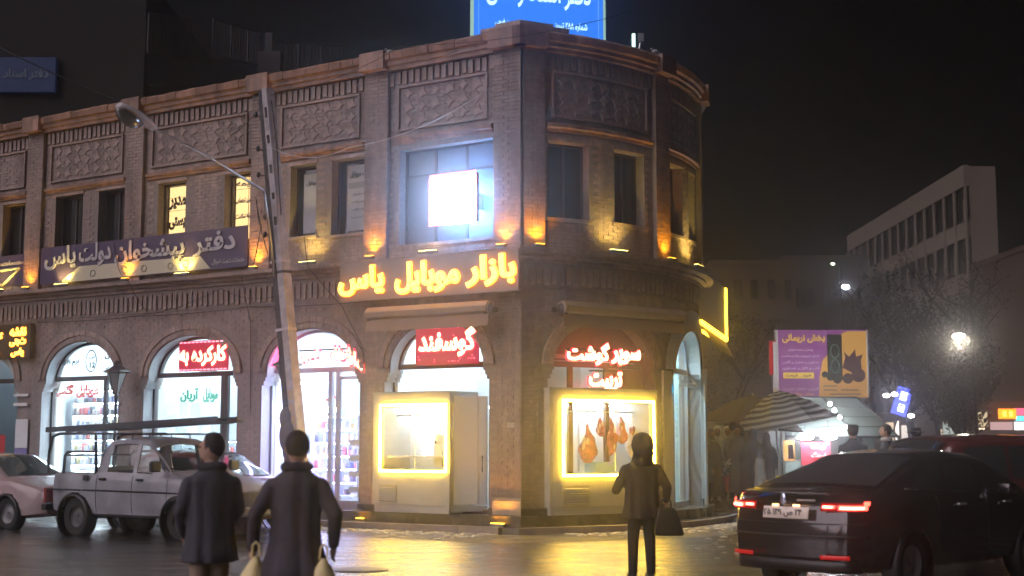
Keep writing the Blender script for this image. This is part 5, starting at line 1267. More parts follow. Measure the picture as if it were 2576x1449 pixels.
MB().box(1.3, -.7, .36, 4.0, .7, .6).build('chassis', M_black, tk); MB().box(.1, -.55, .30, 1.3, .55, .42).build('frame_rail', M_black, tk)
MB().box(4.07, -.78, .42, 4.20, .78, .54).build('front_bumper', M_steel, tk, bevel=.02); MB().box(-.12, -.74, .42, -.0, .74, .53).build('rear_bumper', M_black, tk, bevel=.02)
MB().tube([(2.8, -.25, .96), (2.66, -.25, 1.1)], .012, 5).tube([(2.6 + .17 * math.cos(t), -.25 - .0, 1.0 + .17 * math.sin(t)) for t in [k * math.pi / 6 for k in range(12)]], .015, 5, True).build('steering_wheel', M_black, tk)
# bed hoops and load rack
rk = MB()
for sg_ in (1, -1):
    rk.tube([(.02, sg_ * .74, 1.05), (.04, sg_ * .74, 1.40), (.12, sg_ * .74, 1.68), (.28, sg_ * .74, 1.73), (1.2, sg_ * .74, 1.73), (1.24, sg_ * .74, 1.05)], .028, 6)
    rk.tube([(.42, sg_ * .74, 1.05), (.45, sg_ * .74, 1.36), (.52, sg_ * .74, 1.42), (1.22, sg_ * .74, 1.42)], .025, 6)
for x in (.3, .75, 1.2): rk.tube([(x, -.74, 1.73), (x, .74, 1.73)], .018, 6)
rk.tube([(.45, -.74, 1.36), (.45, .74, 1.36)], .016, 6)
rk.build('bed_frame', mat('rack_black', (.03, .03, .04), .5), tk)
rr = MB()
for x in (1.55, 2.0, 2.4): rr.tube([(x, -.66, 1.63), (x, -.66, 1.72), (x, .66, 1.72), (x, .66, 1.63)], .016, 6)
for y in (-.62, .62): rr.tube([(1.4, y, 1.73), (2.75, y, 1.73)], .014, 6)
rr.build('roof_rack', mat('rack_black', (.03, .03, .04), .5), tk)
ld = thing('ladder', 'long dark ladder tied flat on top of the pick-up rack', 'ladder', Vector((-7.60, 24.30, 1.77)), math.atan2(hd.y, hd.x))
Mt = Matrix.Rotation(R_(-2.2), 4, 'Y')
for y in (-.62, -.18): MB().box(-.35, y, .0, 3.75, y + .035, .085, Mt).build('rail', mat('dark_wood', (.045, .05, .06), .5), ld)
for i in range(13): MB().box(-.1 + i * .3, -.59, .03, -.06 + i * .3, -.18, .06, Mt).build('rung', mat('dark_wood', (.045, .05, .06), .5), ld)
for i, (y, z, l0, l1, lb) in enumerate(((.0, .0, -.25, 3.55, 'dark board lying beside the ladder on the pick-up rack'), (.25, .02, -.5, 3.3, 'second dark board on the far side of the pick-up rack'))):
    t_ = thing('plank', lb, 'plank', Vector((-7.60, 24.30, 1.765)), math.atan2(hd.y, hd.x)); MB().box(l0, y, z, l1, y + .2, z + .05, Matrix.Rotation(R_(-2.2), 4, 'Y')).build('board', mat('dark_wood', (.045, .05, .06), .5), t_)

# --- pale car with reddish bonnet, cut by the left edge, behind the pick-up
def simple_car(name, label, front, head, paint, L=4.3, Wd=1.66, sc_=1.0, lights=None, roofh=1.40, group=None, glassm=None, suv=False):
    h = Vector(head).normalized(); p = Vector(front) - h * L
    t_ = carthing(name, label, p, h, group)
    if suv: C_ = Car(L, Wd, [(0, 1.0), (3.0, 1.02), (4.1, .95), (L, .8)], [(0, 1.02), (.12, 1.3), (.45, roofh - .04), (1.2, roofh), (2.6, roofh - .03), (3.4, 1.05), (L, .83)], {'side': [(.45, .65, 1.3, 1.3), (1.36, 1.36, 2.2, 2.2), (2.27, 2.27, 3.1, 2.7)], 'rear': (.10, .42), 'front': (2.68, 3.32)}, wheels=(.8, 3.35), wr=.35, bottom=.32, round_=.15)
    else: C_ = Car(L, Wd, [(0, .92), (.6, .95), (2.6, .92), (3.4, .90), (4.1, .78), (L, .68)], [(0, .93), (.62, .97), (1.15, roofh - .03), (1.8, roofh), (2.5, roofh - .03), (3.2, .93), (L, .70)], {'side': [(.80, 1.12, 1.72, 1.72), (1.79, 1.79, 2.72, 2.36)], 'rear': (.66, 1.10), 'front': (2.52, 3.16)}, wheels=(.82, 3.38), wr=.30, bottom=.22, round_=.12)
    C_.make(t_, paint, glassm)
    for sg_ in (1, -1):
        MB().box(L - .10, sg_ * .42, .56, L + .0, sg_ * .72, .70).build('headlight', mat('headlight', (.6, .6, .62), .15), t_, bevel=.03); MB().box(-.01, sg_ * .5, .70, .08, sg_ * .76, .84).build('tail_light', lights or mat('tail_dull', (.3, .02, .02), .3), t_, bevel=.02)
        C_.seam(t_, 1.75, .3, .92, sg_); C_.seam(t_, 2.75, .3, .9, sg_); MB().box(2.5, sg_ * Wd * .49, .95, 2.62, sg_ * (Wd * .49 + .16), 1.07).build('mirror', M_black, t_, bevel=.03)
    MB().box(L - .06, -.76, .38, L + .07, .76, .50).build('front_bumper', M_black, t_, bevel=.02); MB().box(-.08, -.76, .38, .05, .76, .50).build('rear_bumper', M_black, t_, bevel=.02)
    MB().box(L - .04, -.40, .56, L + .02, .40, .68).build('grille', M_black, t_); MB().box(L + .07, -.24, .40, L + .08, .24, .48).build('number_plate', M_white, t_)
    return t_
M_teal = mat('car_glass_teal', (.03, .045, .045), .05, spec=.9)
simple_car('parked_car', 'pale pinkish saloon cut by the left edge, nose behind the pick-up', (-7.95, 25.0), (.85, -.527), mat('pinkish_paint', (.42, .31, .31), .3, nz=.15, nscale=2, coat=.6), roofh=1.36, glassm=M_teal)
simple_car('parked_car', 'dark red saloon parked between the pick-up and the shops', (-3.85, 24.13), (.85, -.527), mat('red_paint', (.22, .03, .035), .3, nz=.2, nscale=2, coat=.6), roofh=1.42, glassm=M_teal)
# cars on the right
simple_car('parked_car', 'dark maroon estate car behind the foreground saloon, cut by the right edge', (9.6, 20.9), (.93, .36), mat('maroon_paint', (.10, .022, .02), .25, coat=1), L=4.5, Wd=1.8, roofh=1.68, suv=True, lights=mat('tail_dull', (.3, .02, .02), .3))
simple_car('parked_car', 'white car with dark windows beyond the maroon estate at the right', (12.3, 29.2), (.98, .2), mat('white_car', (.45, .43, .40), .3, coat=.8), L=4.4, Wd=1.75, roofh=1.42)
# ================================================================== PEOPLE
def fuse(mb, vox, name, m, parent, smooth=4):
    """close a set of overlapping volumes into one continuous surface"""
    me = mb.mesh(name + '_raw', None); o = bpy.data.objects.new(name, me); col.objects.link(o)
    r = o.modifiers.new('r', 'REMESH'); r.mode = 'VOXEL'; r.voxel_size = vox
    s_ = o.modifiers.new('s', 'SMOOTH'); s_.factor = .5; s_.iterations = smooth
    dg = bpy.context.evaluated_depsgraph_get(); dg.update(); nm = bpy.data.meshes.new_from_object(o.evaluated_get(dg)); nm.name = name
    bpy.data.objects.remove(o); bpy.data.meshes.remove(me)
    nm.materials.clear(); nm.materials.append(m); nm.polygons.foreach_set('use_smooth', [True] * len(nm.polygons))
    return link(name, nm, parent)
def loft(mb, rings, n=26, fold=0, nf=9, seed=0):
    """rings: (z, cx, cy, rx, ry)"""
    vs = []; m = len(rings)
    for i, (z, cx, cy, rx, ry) in enumerate(rings):
        f = fold * (1 - i / max(1, m - 1)) 
        for j in range(n):
            th = 2 * math.pi * j / n; w = 1 + f * (math.sin(nf * th + seed) * .6 + math.sin((nf + 4) * th + 2 * seed + i * .3) * .4)
            vs.append((cx + rx * w * math.cos(th), cy + ry * w * math.sin(th), z))
    mb.add(vs, [(i * n + j, i * n + (j + 1) % n, (i + 1) * n + (j + 1) % n, (i + 1) * n + j) for i in range(m - 1) for j in range(n)] + [tuple(range(n - 1, -1, -1)), tuple(range((m - 1) * n, m * n))])
SKIN = mat('skin', (.42, .26, .19), .5, nz=.06)
def hand(mb, w, dirn, side, s=1.0, curl=.5):
    """palm, four bent fingers and a thumb hanging along dirn from the wrist w"""
    d = Vector(dirn).normalized(); a = Vector((0, 1, 0)) if abs(d.y) < .8 else Vector((0, 0, 1)); a = (a - d * a.dot(d)).normalized(); b = d.cross(a) * side
    mb.cap(w, w + d * .05 * s, .024 * s, .03 * s, 8); mb.cap(w + d * .03 * s + a * .012, w + d * .085 * s + a * .026, .02 * s, .019 * s, 8); mb.cap(w + d * .03 * s - a * .012, w + d * .085 * s - a * .026, .02 * s, .018 * s, 8)
    for k, (o_, l) in enumerate(((.032, .068), (.011, .076), (-.011, .071), (-.031, .056))):
        p = w + d * .085 * s + a * o_ * s; q = p + (d * (1 - curl * .3) + b * curl * .35) * l * .5 * s; r = q + (d * (1 - curl) + b * curl) * l * .5 * s
        mb.cap(p, q, .0105 * s, .0095 * s, 6); mb.cap(q, r, .0095 * s, .008 * s, 6)
    p = w + d * .03 * s + a * .035 * s; q = p + (a * .7 + d * .7) * .035 * s; r = q + (d + b * .4) * .03 * s; mb.cap(p, q, .013 * s, .011 * s, 6); mb.cap(q, r, .011 * s, .009 * s, 6)
def person(label, p, face, h=1.68, vox=.018, coat=('long_coat', .30, (.03, .03, .035)), arms=None, legs=None, head='hair', headc=(.02, .015, .015), trousers=(.03, .028, .03), skin=SKIN, slim=1.0, group=None, lean=0, turn=0, stride=0, scarf=None, zoff=0):
    """face: direction the person faces. local frame: x right, y forward.  arms: two (elbow, wrist) pairs as (x, y, z) fractions of height"""
    fd = Vector(face).normalized(); t_ = thing('person', label, 'person', (p[0], p[1], p[2] if len(p) > 2 else gz(p[0], p[1])), math.atan2(fd.y, fd.x) - math.pi / 2, group)
    H = h; S = slim; sh = Vector((.112 * H * S, 0, .815 * H))
    arms = arms or (((-.135, -.01, .63), (-.135, .03, .48)), ((.135, -.01, .63), (.135, .03, .48)))
    hc = Vector((0, .012 + lean * .12, .932 * H)); hr = .062 * H
    Rt = Matrix.Rotation(turn, 3, 'Z')
    b = MB()
    b.ball(hc, hr, 16, 12, (.80, .98, 1.10)); b.ball(hc + Rt @ Vector((0, hr * .35, -hr * .62)), hr * .55, 12, 8, (.95, .9, .8)); b.cap((0, -.005, .80 * H), hc - Vector((0, .01, hr * .7)), .036 * H, .030 * H, 10)
    b.ball(hc + Rt @ Vector((0, hr * 1.0, -hr * .12)), hr * .18, 8, 6, (.8, 1.1, 1.5)); b.ball(hc + Rt @ Vector((0, hr * .84, -hr * .55)), hr * .18, 8, 6, (1.5, .7, .5)); b.ball(hc + Rt @ Vector((0, hr * .86, hr * .30)), hr * .2, 8, 6, (2.4, .6, .4))
    for k in (1, -1): b.ball(hc + Rt @ Vector((k * hr * .84, -hr * .02, -hr * .1)), hr * .22, 8, 6, (.45, .8, 1.3))
    loft(b, [(.48 * H, 0, 0, .082 * H * S, .06 * H), (.54 * H, 0, 0, .088 * H * S, .062 * H), (.62 * H, 0, 0, .070 * H * S, .05 * H), (.72 * H, 0, 0, .086 * H * S, .058 * H), (.77 * H, 0, 0, .080 * H * S, .050 * H), (.80 * H, 0, 0, .04 * H * S, .035 * H)], 16)
    for k, (e, w) in zip((-1, 1), arms):
        e = Vector(e) * H; w = Vector(w) * H; s0 = Vector((k * sh.x * .82, 0, .750 * H)); b.cap(s0, e, .024 * H, .022 * H); b.cap(e, w, .022 * H, .0155 * H); hand(b, w, (w - e), k, H / 1.7)
    legs = legs or ((-.05, stride * .5), (.05, -stride * .5))
    feet = []
    for x, y in legs:
        k = Vector((x * H * 1.0, y * H * .5 + .012, .285 * H)); a = Vector((x * H * 1.05, y * H, .045 * H)); b.cap((x * H * .9, 0, .50 * H), k, .050 * H, .033 * H); b.cap(k, a, .033 * H, .021 * H); b.cap(a, a + Vector((0, .10, -.03 * H)), .022 * H, .018 * H); feet.append(a)
    fuse(b, vox, 'body', skin, t_)
    for k in (1, -1): MB().ball(hc + Rt @ Vector((k * hr * .33, hr * .86, hr * .08)), hr * .10, 8, 6, (1.3, .6, .8)).build('eye', mat('eye_dark', (.02, .015, .015), .2), t_, True)
    kind, hem, cc = coat; cm = mat('cloth_%02d_%02d_%02d' % tuple(int(v * 99) for v in cc), cc, .85, nz=.25, nscale=5, bump=.9, bscale=9)
    g = MB()
    if kind == 'cloak':
        loft(g, [(hem * H, 0, 0, .17 * H * S, .125 * H), (.3 * H, 0, 0, .155 * H * S, .115 * H), (.5 * H, 0, .01, .15 * H * S, .115 * H), (.65 * H, 0, .015, .15 * H * S, .11 * H), (.76 * H, 0, .01, .135 * H * S, .09 * H), (.82 * H, 0, 0, .10 * H, .07 * H), (.86 * H, 0, -.012, .066 * H, .06 * H)], 30, .09, 8, hash(label) % 7)
        for k, (e, w) in zip((-1, 1), arms): e = Vector(e) * H; w = Vector(w) * H; g.cap(Vector((k * sh.x * .85, 0, .76 * H)), e, .046 * H, .048 * H); g.cap(e, w - (w - e) * .15, .05 * H, .035 * H)
    else:
        fl = {'long_coat': 1.50, 'coat': 1.20, 'jacket': 1.04}[kind]
        loft(g, [(hem * H, 0, 0, .098 * fl * H * S, .080 * fl * H), ((hem + .5) / 2 * H, 0, 0, .098 * fl * .96 * H * S, .078 * H * fl), (.52 * H, 0, 0, .104 * H * S, .076 * H), (.62 * H, 0, 0, .098 * H * S, .070 * H), (.72 * H, 0, 0, .108 * H * S, .074 * H), (.775 * H, 0, -.005, .108 * H * S, .066 * H), (.80 * H, 0, -.005, .092 * H * S, .058 * H), (.825 * H, 0, -.005, .066 * H, .052 * H), (.85 * H, 0, 0, .045 * H, .046 * H), (.868 * H, 0, 0, .042 * H, .044 * H)], 36, .11, 8, len(label) % 5)
        for k, (e, w) in zip((-1, 1), arms): e = Vector(e) * H; w = Vector(w) * H; s0 = Vector((k * sh.x * .86, 0, .762 * H)); g.cap(s0, e, .040 * H, .034 * H); g.cap(e, w - (w - e).normalized() * .02, .034 * H, .027 * H)
    fuse(g, vox, 'coat' if kind != 'cloak' else 'cloak', cm, t_, 3)
    q = MB()
    for (x, y), a in zip(legs, feet): k = Vector((x * H, y * H * .5 + .012, .285 * H)); q.cap((x * H * .85, 0, .50 * H), k, .058 * H, .042 * H); q.cap(k, a + Vector((0, 0, .005)), .042 * H, .034 * H)
    q.ball((0, 0, .50 * H), .09 * H, 12, 8, (1 * S, .75, .7)); fuse(q, vox, 'trousers', mat('trousers_%02d_%02d' % (int(trousers[0] * 99), int(trousers[2] * 99)), trousers, .85, nz=.15), t_, 3)
    for a in feet: MB().ball(a + Vector((0, .055, -.020 * H)), .055 * H / 1.68 * 1.0, 12, 8, (.85, 2.3, .72)).box(a.x - .04, a.y - .06, .002, a.x + .04, a.y + .16, .022).build('shoe', M_black, t_, True)
    hm = mat('head_%02d_%02d_%02d' % tuple(int(v * 99) for v in headc), headc, .8, nz=.25, nscale=12)
    c = MB()
    if head == 'hair': c.ball(hc + Rt @ Vector((0, -hr * .10, hr * .16)), hr * 1.04, 14, 10, (.86, .98, 1.06)); 
    elif head == 'longhair': c.ball(hc + Rt @ Vector((0, -hr * .14, hr * .14)), hr * 1.08, 14, 10, (.9, .98, 1.08)); loft(c, [(.80 * H, 0, -.03, .05 * H, .03 * H), (.86 * H, 0, -.03, .055 * H, .036 * H), (.93 * H, 0, -.03, .055 * H, .045 * H)], 14)
    elif head == 'scarf': c.ball(hc + Rt @ Vector((0, -hr * .14, hr * .10)), hr * 1.13, 14, 10, (.88, 1.0, 1.10)); loft(c, [(.80 * H, 0, 0, .088 * H, .062 * H), (.835 * H, 0, 0, .070 * H, .058 * H), (.87 * H, 0, -.01, .059 * H, .056 * H), (.905 * H, 0, -.01, .057 * H, .060 * H)], 16)
    elif head == 'hood': c.ball(hc + Rt @ Vector((0, -hr * .22, hr * .06)), hr * 1.45, 14, 10, (.95, 1.0, 1.05)); c.ball(hc + Vector((0, -hr * .9, -hr * .9)), hr * 1.0, 12, 8, (1.3, .8, .8)); loft(c, [(.79 * H, 0, -.01, .095 * H, .068 * H), (.83 * H, 0, -.02, .078 * H, .068 * H), (.88 * H, 0, -.02, .062 * H, .058 * H)], 16)
    elif head == 'cap': c.ball(hc + Rt @ Vector((0, -hr * .12, hr * .12)), hr * 1.03, 14, 10, (.86, .98, 1.0)); loft(c, [(hc.z + hr * .3, 0, hc.y - .005, hr * .98, hr * 1.08), (hc.z + hr * 1.05, 0, hc.y - .005, hr * .95, hr * 1.02), (hc.z + hr * 1.2, 0, hc.y - .005, hr * .7, hr * .8)], 16)
    elif head == 'hat': c.ball(hc + Rt @ Vector((0, -hr * .12, hr * .12)), hr * 1.03, 14, 10, (.86, .98, 1.0)); loft(c, [(hc.z + hr * .45, 0, hc.y, hr * 1.75, hr * 1.9), (hc.z + hr * .55, 0, hc.y, hr * 1.7, hr * 1.85), (hc.z + hr * .62, 0, hc.y, hr * .98, hr * 1.05), (hc.z + hr * 1.3, 0, hc.y, hr * .85, hr * .95)], 18)
    # open the front of the head cover for the face
    cutz = [v for v in c.v]
    nv = []
    for v in c.v:
        q_ = Rt.inverted() @ (Vector(v) - hc); 
        if q_.y > hr * .42 and -hr * 1.15 < q_.z < hr * (.55 if head not in ('hat', 'cap') else .3) and abs(q_.x) < hr * .8: q_.y = hr * .42
        nv.append(tuple(hc + Rt @ q_))
    c.v = nv; fuse(c, min(vox, .016), {'hair': 'hair', 'longhair': 'hair', 'scarf': 'headscarf', 'hood': 'hood', 'cap': 'cap', 'hat': 'hat'}[head], hm, t_, 2)
    if scarf:
        c = MB(); 
        for k in range(12): th = k * math.pi / 6; th2 = th + math.pi / 6; c.cap((.055 * H * math.cos(th), .045 * H * math.sin(th), .845 * H + .01 * math.sin(3 * th)), (.055 * H * math.cos(th2), .045 * H * math.sin(th2), .845 * H), .022 * H, .022 * H, 6)
        fuse(c, .016, 'neck_scarf', mat('scarf_%02d' % int(scarf[0] * 99), scarf, .9), t_, 2)
    return t_
DK = (.012, .012, .016)
# the two near walkers, left
pA = at(535, 1104, 10.7); person('person in knee length black coat with head turned left, walking left of the bag carrier', (pA.x, 10.7, 0), (-.55, 1), 1.66, .014, ('coat', .40, (.045, .045, .058)), head='hair', headc=(.010, .010, .013), scarf=(.022, .022, .03), turn=.9, slim=1.10, trousers=(.30, .22, .17), arms=(((-.14, .02, .64), (-.09, .12, .52)), ((.14, .02, .64), (.09, .12, .54))))
pB = at(748, 1103, 10.0); person('person with short black hair in long dark coat carrying two pale yellow plastic bags', (pB.x, 10.0, 0), (-.15, 1), 1.67, .013, ('long_coat', .30, (.052, .044, .055)), head='hair', headc=(.012, .009, .012), scarf=(.03, .024, .03), slim=1.08, trousers=(.02, .02, .024), turn=.15, stride=.08, arms=(((-.175, -.03, .64), (-.185, .03, .49)), ((.17, -.03, .64), (.165, .04, .50))))
M_bag = mat('yellow_plastic_bag', (.78, .64, .30), .35, nz=.2, nscale=7, bump=.4)
def bag(label, top, w, hgt, m, lean=0, dpt=.14, two=True):
    t_ = thing('plastic_bag', label, 'bag', top, worldparts=True); mb = MB(); vs = []; n = 18; R_0 = 9
    for i in range(R_0):
        u = i / (R_0 - 1); ww = w * (.12 + .88 * min(1, u * 1.6) ** .7) * (1 - .12 * max(0, u - .8) * 5 * .3); z = -hgt * (.16 + .84 * u)
        for j in range(n):
            th = 2 * math.pi * j / n; k = 1 + .10 * math.sin(5 * th + i) * (1 - u * .5)
            vs.append((top.x + lean * u + ww / 2 * math.cos(th) * k, top.y + dpt * (.2 + .8 * u) * math.sin(th) * k, top.z + z))
    mb.add(vs, [(i * n + j, i * n + (j + 1) % n, (i + 1) * n + (j + 1) % n, (i + 1) * n + j) for i in range(R_0 - 1) for j in range(n)] + [tuple(range((R_0 - 1) * n, R_0 * n))])
    mb.build('pouch', m, t_, True)
    for dx in (-.03, .03): MB().tube([top + Vector((dx, 0, -hgt * .17)), top + Vector((dx * .7, 0, -.01)), top + Vector((0, 0, .015))], .008, 5).build('strap', m, t_)
bag('yellow plastic bag held in the left hand of the dark walker', at(644, 1368, 9.90), .27, .55, M_bag, -.06)
bag('yellow plastic bag held in the right hand of the dark walker', at(815, 1374, 9.88), .28, .55, M_bag, -.02)
# hooded person, right of centre
pD = at(1612, 1447, 16.2); dD = person('person in hooded knee length coat seen from behind, standing before the right kiosk', (1.53, 16.1, 0), (-.25, 1), 1.66, .014, ('coat', .42, (.045, .030, .016)), head='hood', headc=(.04, .028, .016), lean=.06, slim=1.24, trousers=(.018, .014, .012), turn=.5, legs=((-.062, .02), (.055, -.02)),
            arms=(((-.185, .02, .62), (-.10, .16, .66)), ((.18, -.03, .64), (.19, .02, .54))))
hb = thing('handbag', 'large black handbag hanging at the right side of the hooded person', 'bag', Vector((1.85, 16.05, .55)), worldparts=True)
mb = MB(); vs = []
for z, x0, x1, d in ((.50, 1.68, 1.99, .06), (.52, 1.66, 2.01, .075), (.70, 1.685, 1.96, .07), (.80, 1.71, 1.92, .05), (.83, 1.73, 1.89, .03)):
    for a, b in ((x0, -d), (x1, -d), (x1, d), (x0, d)): vs.append((a, 16.05 + b, z))
mb.add(vs, [(i * 4 + j, i * 4 + (j + 1) % 4, (i + 1) * 4 + (j + 1) % 4, (i + 1) * 4 + j) for i in range(4) for j in range(4)] + [(3, 2, 1, 0), (16, 17, 18, 19)]).build('pouch', mat('black_leather', (.012, .010, .010), .35), hb, bevel=.02)
MB().tube([(1.74, 16.04, .82), (1.74, 16.04, .90), (1.79, 16.05, .94), (1.86, 16.05, .90), (1.87, 16.05, .82)], .012, 6).build('handle', mat('black_leather', (.012, .010, .010), .35), hb)
# crowd at the right end of the building
crowd = 'people crowding beside the building end'
cr = lambda x, Y: (at(x, 1200, Y).x, Y)
person('young man with short dark hair and white collar, next to the white pilaster', cr(1772, 30.6), (-.3, -1), 1.74, .02, ('jacket', .45, (.22, .20, .19)), head='hair', group=crowd, scarf=(.6, .6, .6))
person('woman in black cloak with blue grey shawl, leftmost cloaked figure', cr(1790, 29.6), (.5, -1), 1.60, .02, ('cloak', .10, (.05, .05, .06)), head='scarf', headc=(.14, .16, .22), group=crowd, trousers=DK, turn=.3, scarf=(.18, .22, .30))
person('woman in white headscarf standing behind the black cloaks, left one of two', cr(1806, 31.6), (0, -1), 1.66, .02, ('coat', .30, (.26, .30, .38)), head='scarf', headc=(.85, .85, .85), group=crowd)
person('woman in patterned white headscarf, right one of two behind the cloaks', cr(1833, 31.8), (-.2, -1), 1.66, .02, ('coat', .30, (.10, .10, .12)), head='scarf', headc=(.8, .8, .82), group=crowd)
person('long haired woman in dark cloak facing left under the striped umbrella', cr(1862, 30.2), (-.9, -.6), 1.66, .02, ('cloak', .12, (.07, .06, .06)), head='longhair', headc=(.02, .015, .012), group=crowd, trousers=DK)
person('person in black cloak with their back turned, right of the long haired woman', cr(1895, 29.8), (.1, 1), 1.60, .02, ('cloak', .10, (.02, .018, .02)), head='scarf', headc=(.02, .018, .02), group=crowd, trousers=DK)
person('short person in brown coat standing beside the umbrella pole', cr(1930, 30.4), (.2, 1), 1.50, .02, ('coat', .25, (.06, .045, .035)), head='scarf', headc=(.04, .03, .03), group=crowd)
person('person in pale beige coat low behind the boot of the dark saloon', cr(1912, 28.8), (1, .3), 1.28, .02, ('coat', .25, (.30, .26, .22)), head='scarf', headc=(.10, .08, .08), group=crowd)
person('young woman in grey blue coat and pale scarf, in front of the white pilaster side', cr(1776, 29.2), (.9, -.5), 1.62, .02, ('coat', .30, (.16, .20, .27)), head='scarf', headc=(.30, .30, .34), group=crowd, slim=1.05)
person('bare headed man in dark jacket between the cloaks, facing the stall', cr(1846, 31.0), (.8, .5), 1.76, .02, ('jacket', .45, (.07, .07, .08)), head='hair', headc=(.03, .022, .02), group=crowd)
person('woman in brown headscarf and grey coat near the umbrella pole', cr(1878, 30.9), (-.4, -1), 1.63, .02, ('coat', .28, (.13, .12, .12)), head='scarf', headc=(.16, .09, .06), group=crowd)
bq = thing('bouquet', 'bunch of small white flowers held between the two dark cloaks', 'flowers', (*cr(1828, 29.5), 1.0), worldparts=True)
c0 = Vector((*cr(1828, 29.4), 0)); rnd = random.Random(2); fl_ = MB(); st = MB()
for i in range(26): p = c0 + Vector((rnd.uniform(-.09, .09), rnd.uniform(-.06, .06), rnd.uniform(.82, 1.22))); fl_.ball(p, rnd.uniform(.02, .035), 6, 5); st.tube([c0 + Vector((0, 0, .6)), p], .005, 4)
fl_.build('petals', M_white, bq, True, kind='stuff'); st.build('stems', mat('stem_green', (.05, .12, .04), .6), bq, kind='stuff'); MB().lathe([(.02, .52), (.09, .86), (.085, .86)], 10, Matrix.Translation(c0)).build('wrap', mat('red_wrap', (.4, .05, .07), .5), bq)
sg2 = 'people behind the dark saloon roof'
person('man in dark cap and coat seen from behind above the saloon roof', (at(2146, 1100, 24.5).x, 24.5, .15), (.1, 1), 1.74, .018, ('coat', .42, (.025, .03, .045)), head='cap', headc=(.012, .012, .016), group=sg2, slim=1.2)
person('man with grey hair and open pale collar in profile, facing left by the kiosk', (at(2230, 1100, 25.4).x, 25.4, .15), (-1, .15), 1.76, .018, ('coat', .42, (.02, .02, .025)), head='hair', headc=(.05, .045, .045), group=sg2, scarf=(.5, .48, .45))
person('man in wide brimmed dark hat just right of the grey haired man', (at(2305, 1100, 25.0).x, 25.0, .15), (.2, 1), 1.68, .018, ('coat', .42, (.018, .014, .014)), head='hat', headc=(.012, .010, .012), group=sg2)

# ================================================================== STALL, BILLBOARD, UMBRELLAS
st_ = thing('street_stall', 'glass and metal street stall with sloping pale roof under the purple billboard', 'stall', (8.2, 36, .3), worldparts=True)
Y0 = 34.6; XL = at(1978, 1100, Y0).x; XR = at(2260, 1100, Y0 + .0).x; M_pg = mat('stall_green_glass', (.30, .40, .37), .25, spec=.8); M_sf = mat('stall_frame', (.10, .11, .11), .4, .3)
zt = 2.74; A4 = [(XL + .1, Y0 + .6), (at(2180, 1005, Y0).x, Y0 + .6)]; zb = 1.72
# sloping roof in panels
rp = thing
for i in range(4):
    u0, u1 = i / 4, (i + 1) / 4
    def rw(u): return Vector((XL + .05 * (1 - u), Y0 + .9 * (1 - u) - .0, zt + (zb - zt) * u)), Vector((at(2178, 1005, Y0).x * (1 - u) + XR * u, Y0 + .9 * (1 - u), zt + (zb - zt) * u))
    a, b = rw(u0 + .01); c, d = rw(u1 - .01); MB().add([a, b, d, c, a + Vector((0, .02, -.03)), b + Vector((0, .02, -.03)), d + Vector((0, .02, -.03)), c + Vector((0, .02, -.03))], [(0, 1, 2, 3), (7, 6, 5, 4), (0, 4, 5, 1), (1, 5, 6, 2), (2, 6, 7, 3), (3, 7, 4, 0)]).build('roof_panel', M_pg, st_)
fr_ = MB(); a0_, b0_ = rw(0); a1_, b1_ = rw(1)
fr_.tube([b0_, b1_, (b1_.x, b1_.y, .3)], .03, 6).tube([Vector((at(2090, 1010, Y0).x, a0_.y - .03, zt)), Vector((at(2150, 1080, Y0).x, a1_.y - .03, zb + .05))], .03, 6).tube([a1_, b1_], .03, 6).tube([a0_, (a0_.x, a0_.y, .3)], .03, 6).tube([a0_, b0_], .03, 6)
fr_.build('frame', M_sf, st_)
MB().box(XL, Y0 + .2, .3, XR, Y0 + .25, 1.1).build('wall_panel', M_pg, st_); MB().box(XL, Y0 + 2.3, .3, XR, Y0 + 2.35, 2.4).build('wall_panel', M_pg, st_); MB().box(XL, Y0 + .2, 1.1, XR, Y0 + .7, 1.14).build('counter', M_steel, st_)
for x in (2026, 2085): c = at(x, 1101, Y0 - .1); MB().ball(c, .18, 14, 8, (1.15, .6, .32)).build('dish_lamp', glow('dish_lamp', (.88, .92, 1.0), 60), st_, True); MB().tube([c, c + Vector((0, .1, .45))], .008, 5).build('lamp_cord', M_black, st_)
c = at(1975, 1150, Y0); 
for i, m_ in enumerate((mat('orange_print', (.75, .35, .08), .4), mat('blue_print', (.1, .15, .5), .4))): MB().box(c.x + .0 + .12 * i, Y0 + .18, 1.12 - .02 + i * .05, c.x + .28 - i * .02, Y0 + .19 - .004 * (i + 1), 1.62 - .1 * i).build('picture_panel', m_, st_)
br = thing('red_board', 'red board with white Persian writing on the front of the stall', 'sign', at(2040, 1160, Y0), worldparts=True)
c = at(2048, 1143, Y0 + .1); MB().box(c.x - .32, Y0 + .10, 1.0, c.x + .42, Y0 + .13, 1.58).build('board', mat('red_board', (.55, .03, .06), .4, emit=(1, .05, .08), es=.12), br)
for i, t in enumerate(('قیمت', 'فرهنگ')): free_text(t, Matrix.Translation((c.x + .12, Y0 + .095, 1.46 - .22 * i)), .38, .16, M_white, br, bold=.04)
for x, y in ((2088, 1016), (2099, 1032), (2112, 1050), (2127, 1074)): MB().ball(at(x, y, Y0 - .1), .055, 8, 6).build('string_bulb', glow('string_bulb', (.95, .97, 1.0), 26), st_, True)
bb = thing('billboard', 'purple and orange advertising board with Persian text above the stall', 'billboard', at(2070, 1000, 36), worldparts=True)
YB = 36.0; xl, xr = at(1958, 900, YB).x, at(2180, 900, YB).x; z1_, z0_ = at(2070, 830, YB).z, at(2070, 1000, YB).z; MW = xr - xl; MH = z1_ - z0_
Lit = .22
MB().box(xl, YB, z0_, xr, YB + .25, z1_).build('board', mat('bb_purple', (.26, .08, .27), .5, emit=(.26, .08, .27), es=Lit), bb)
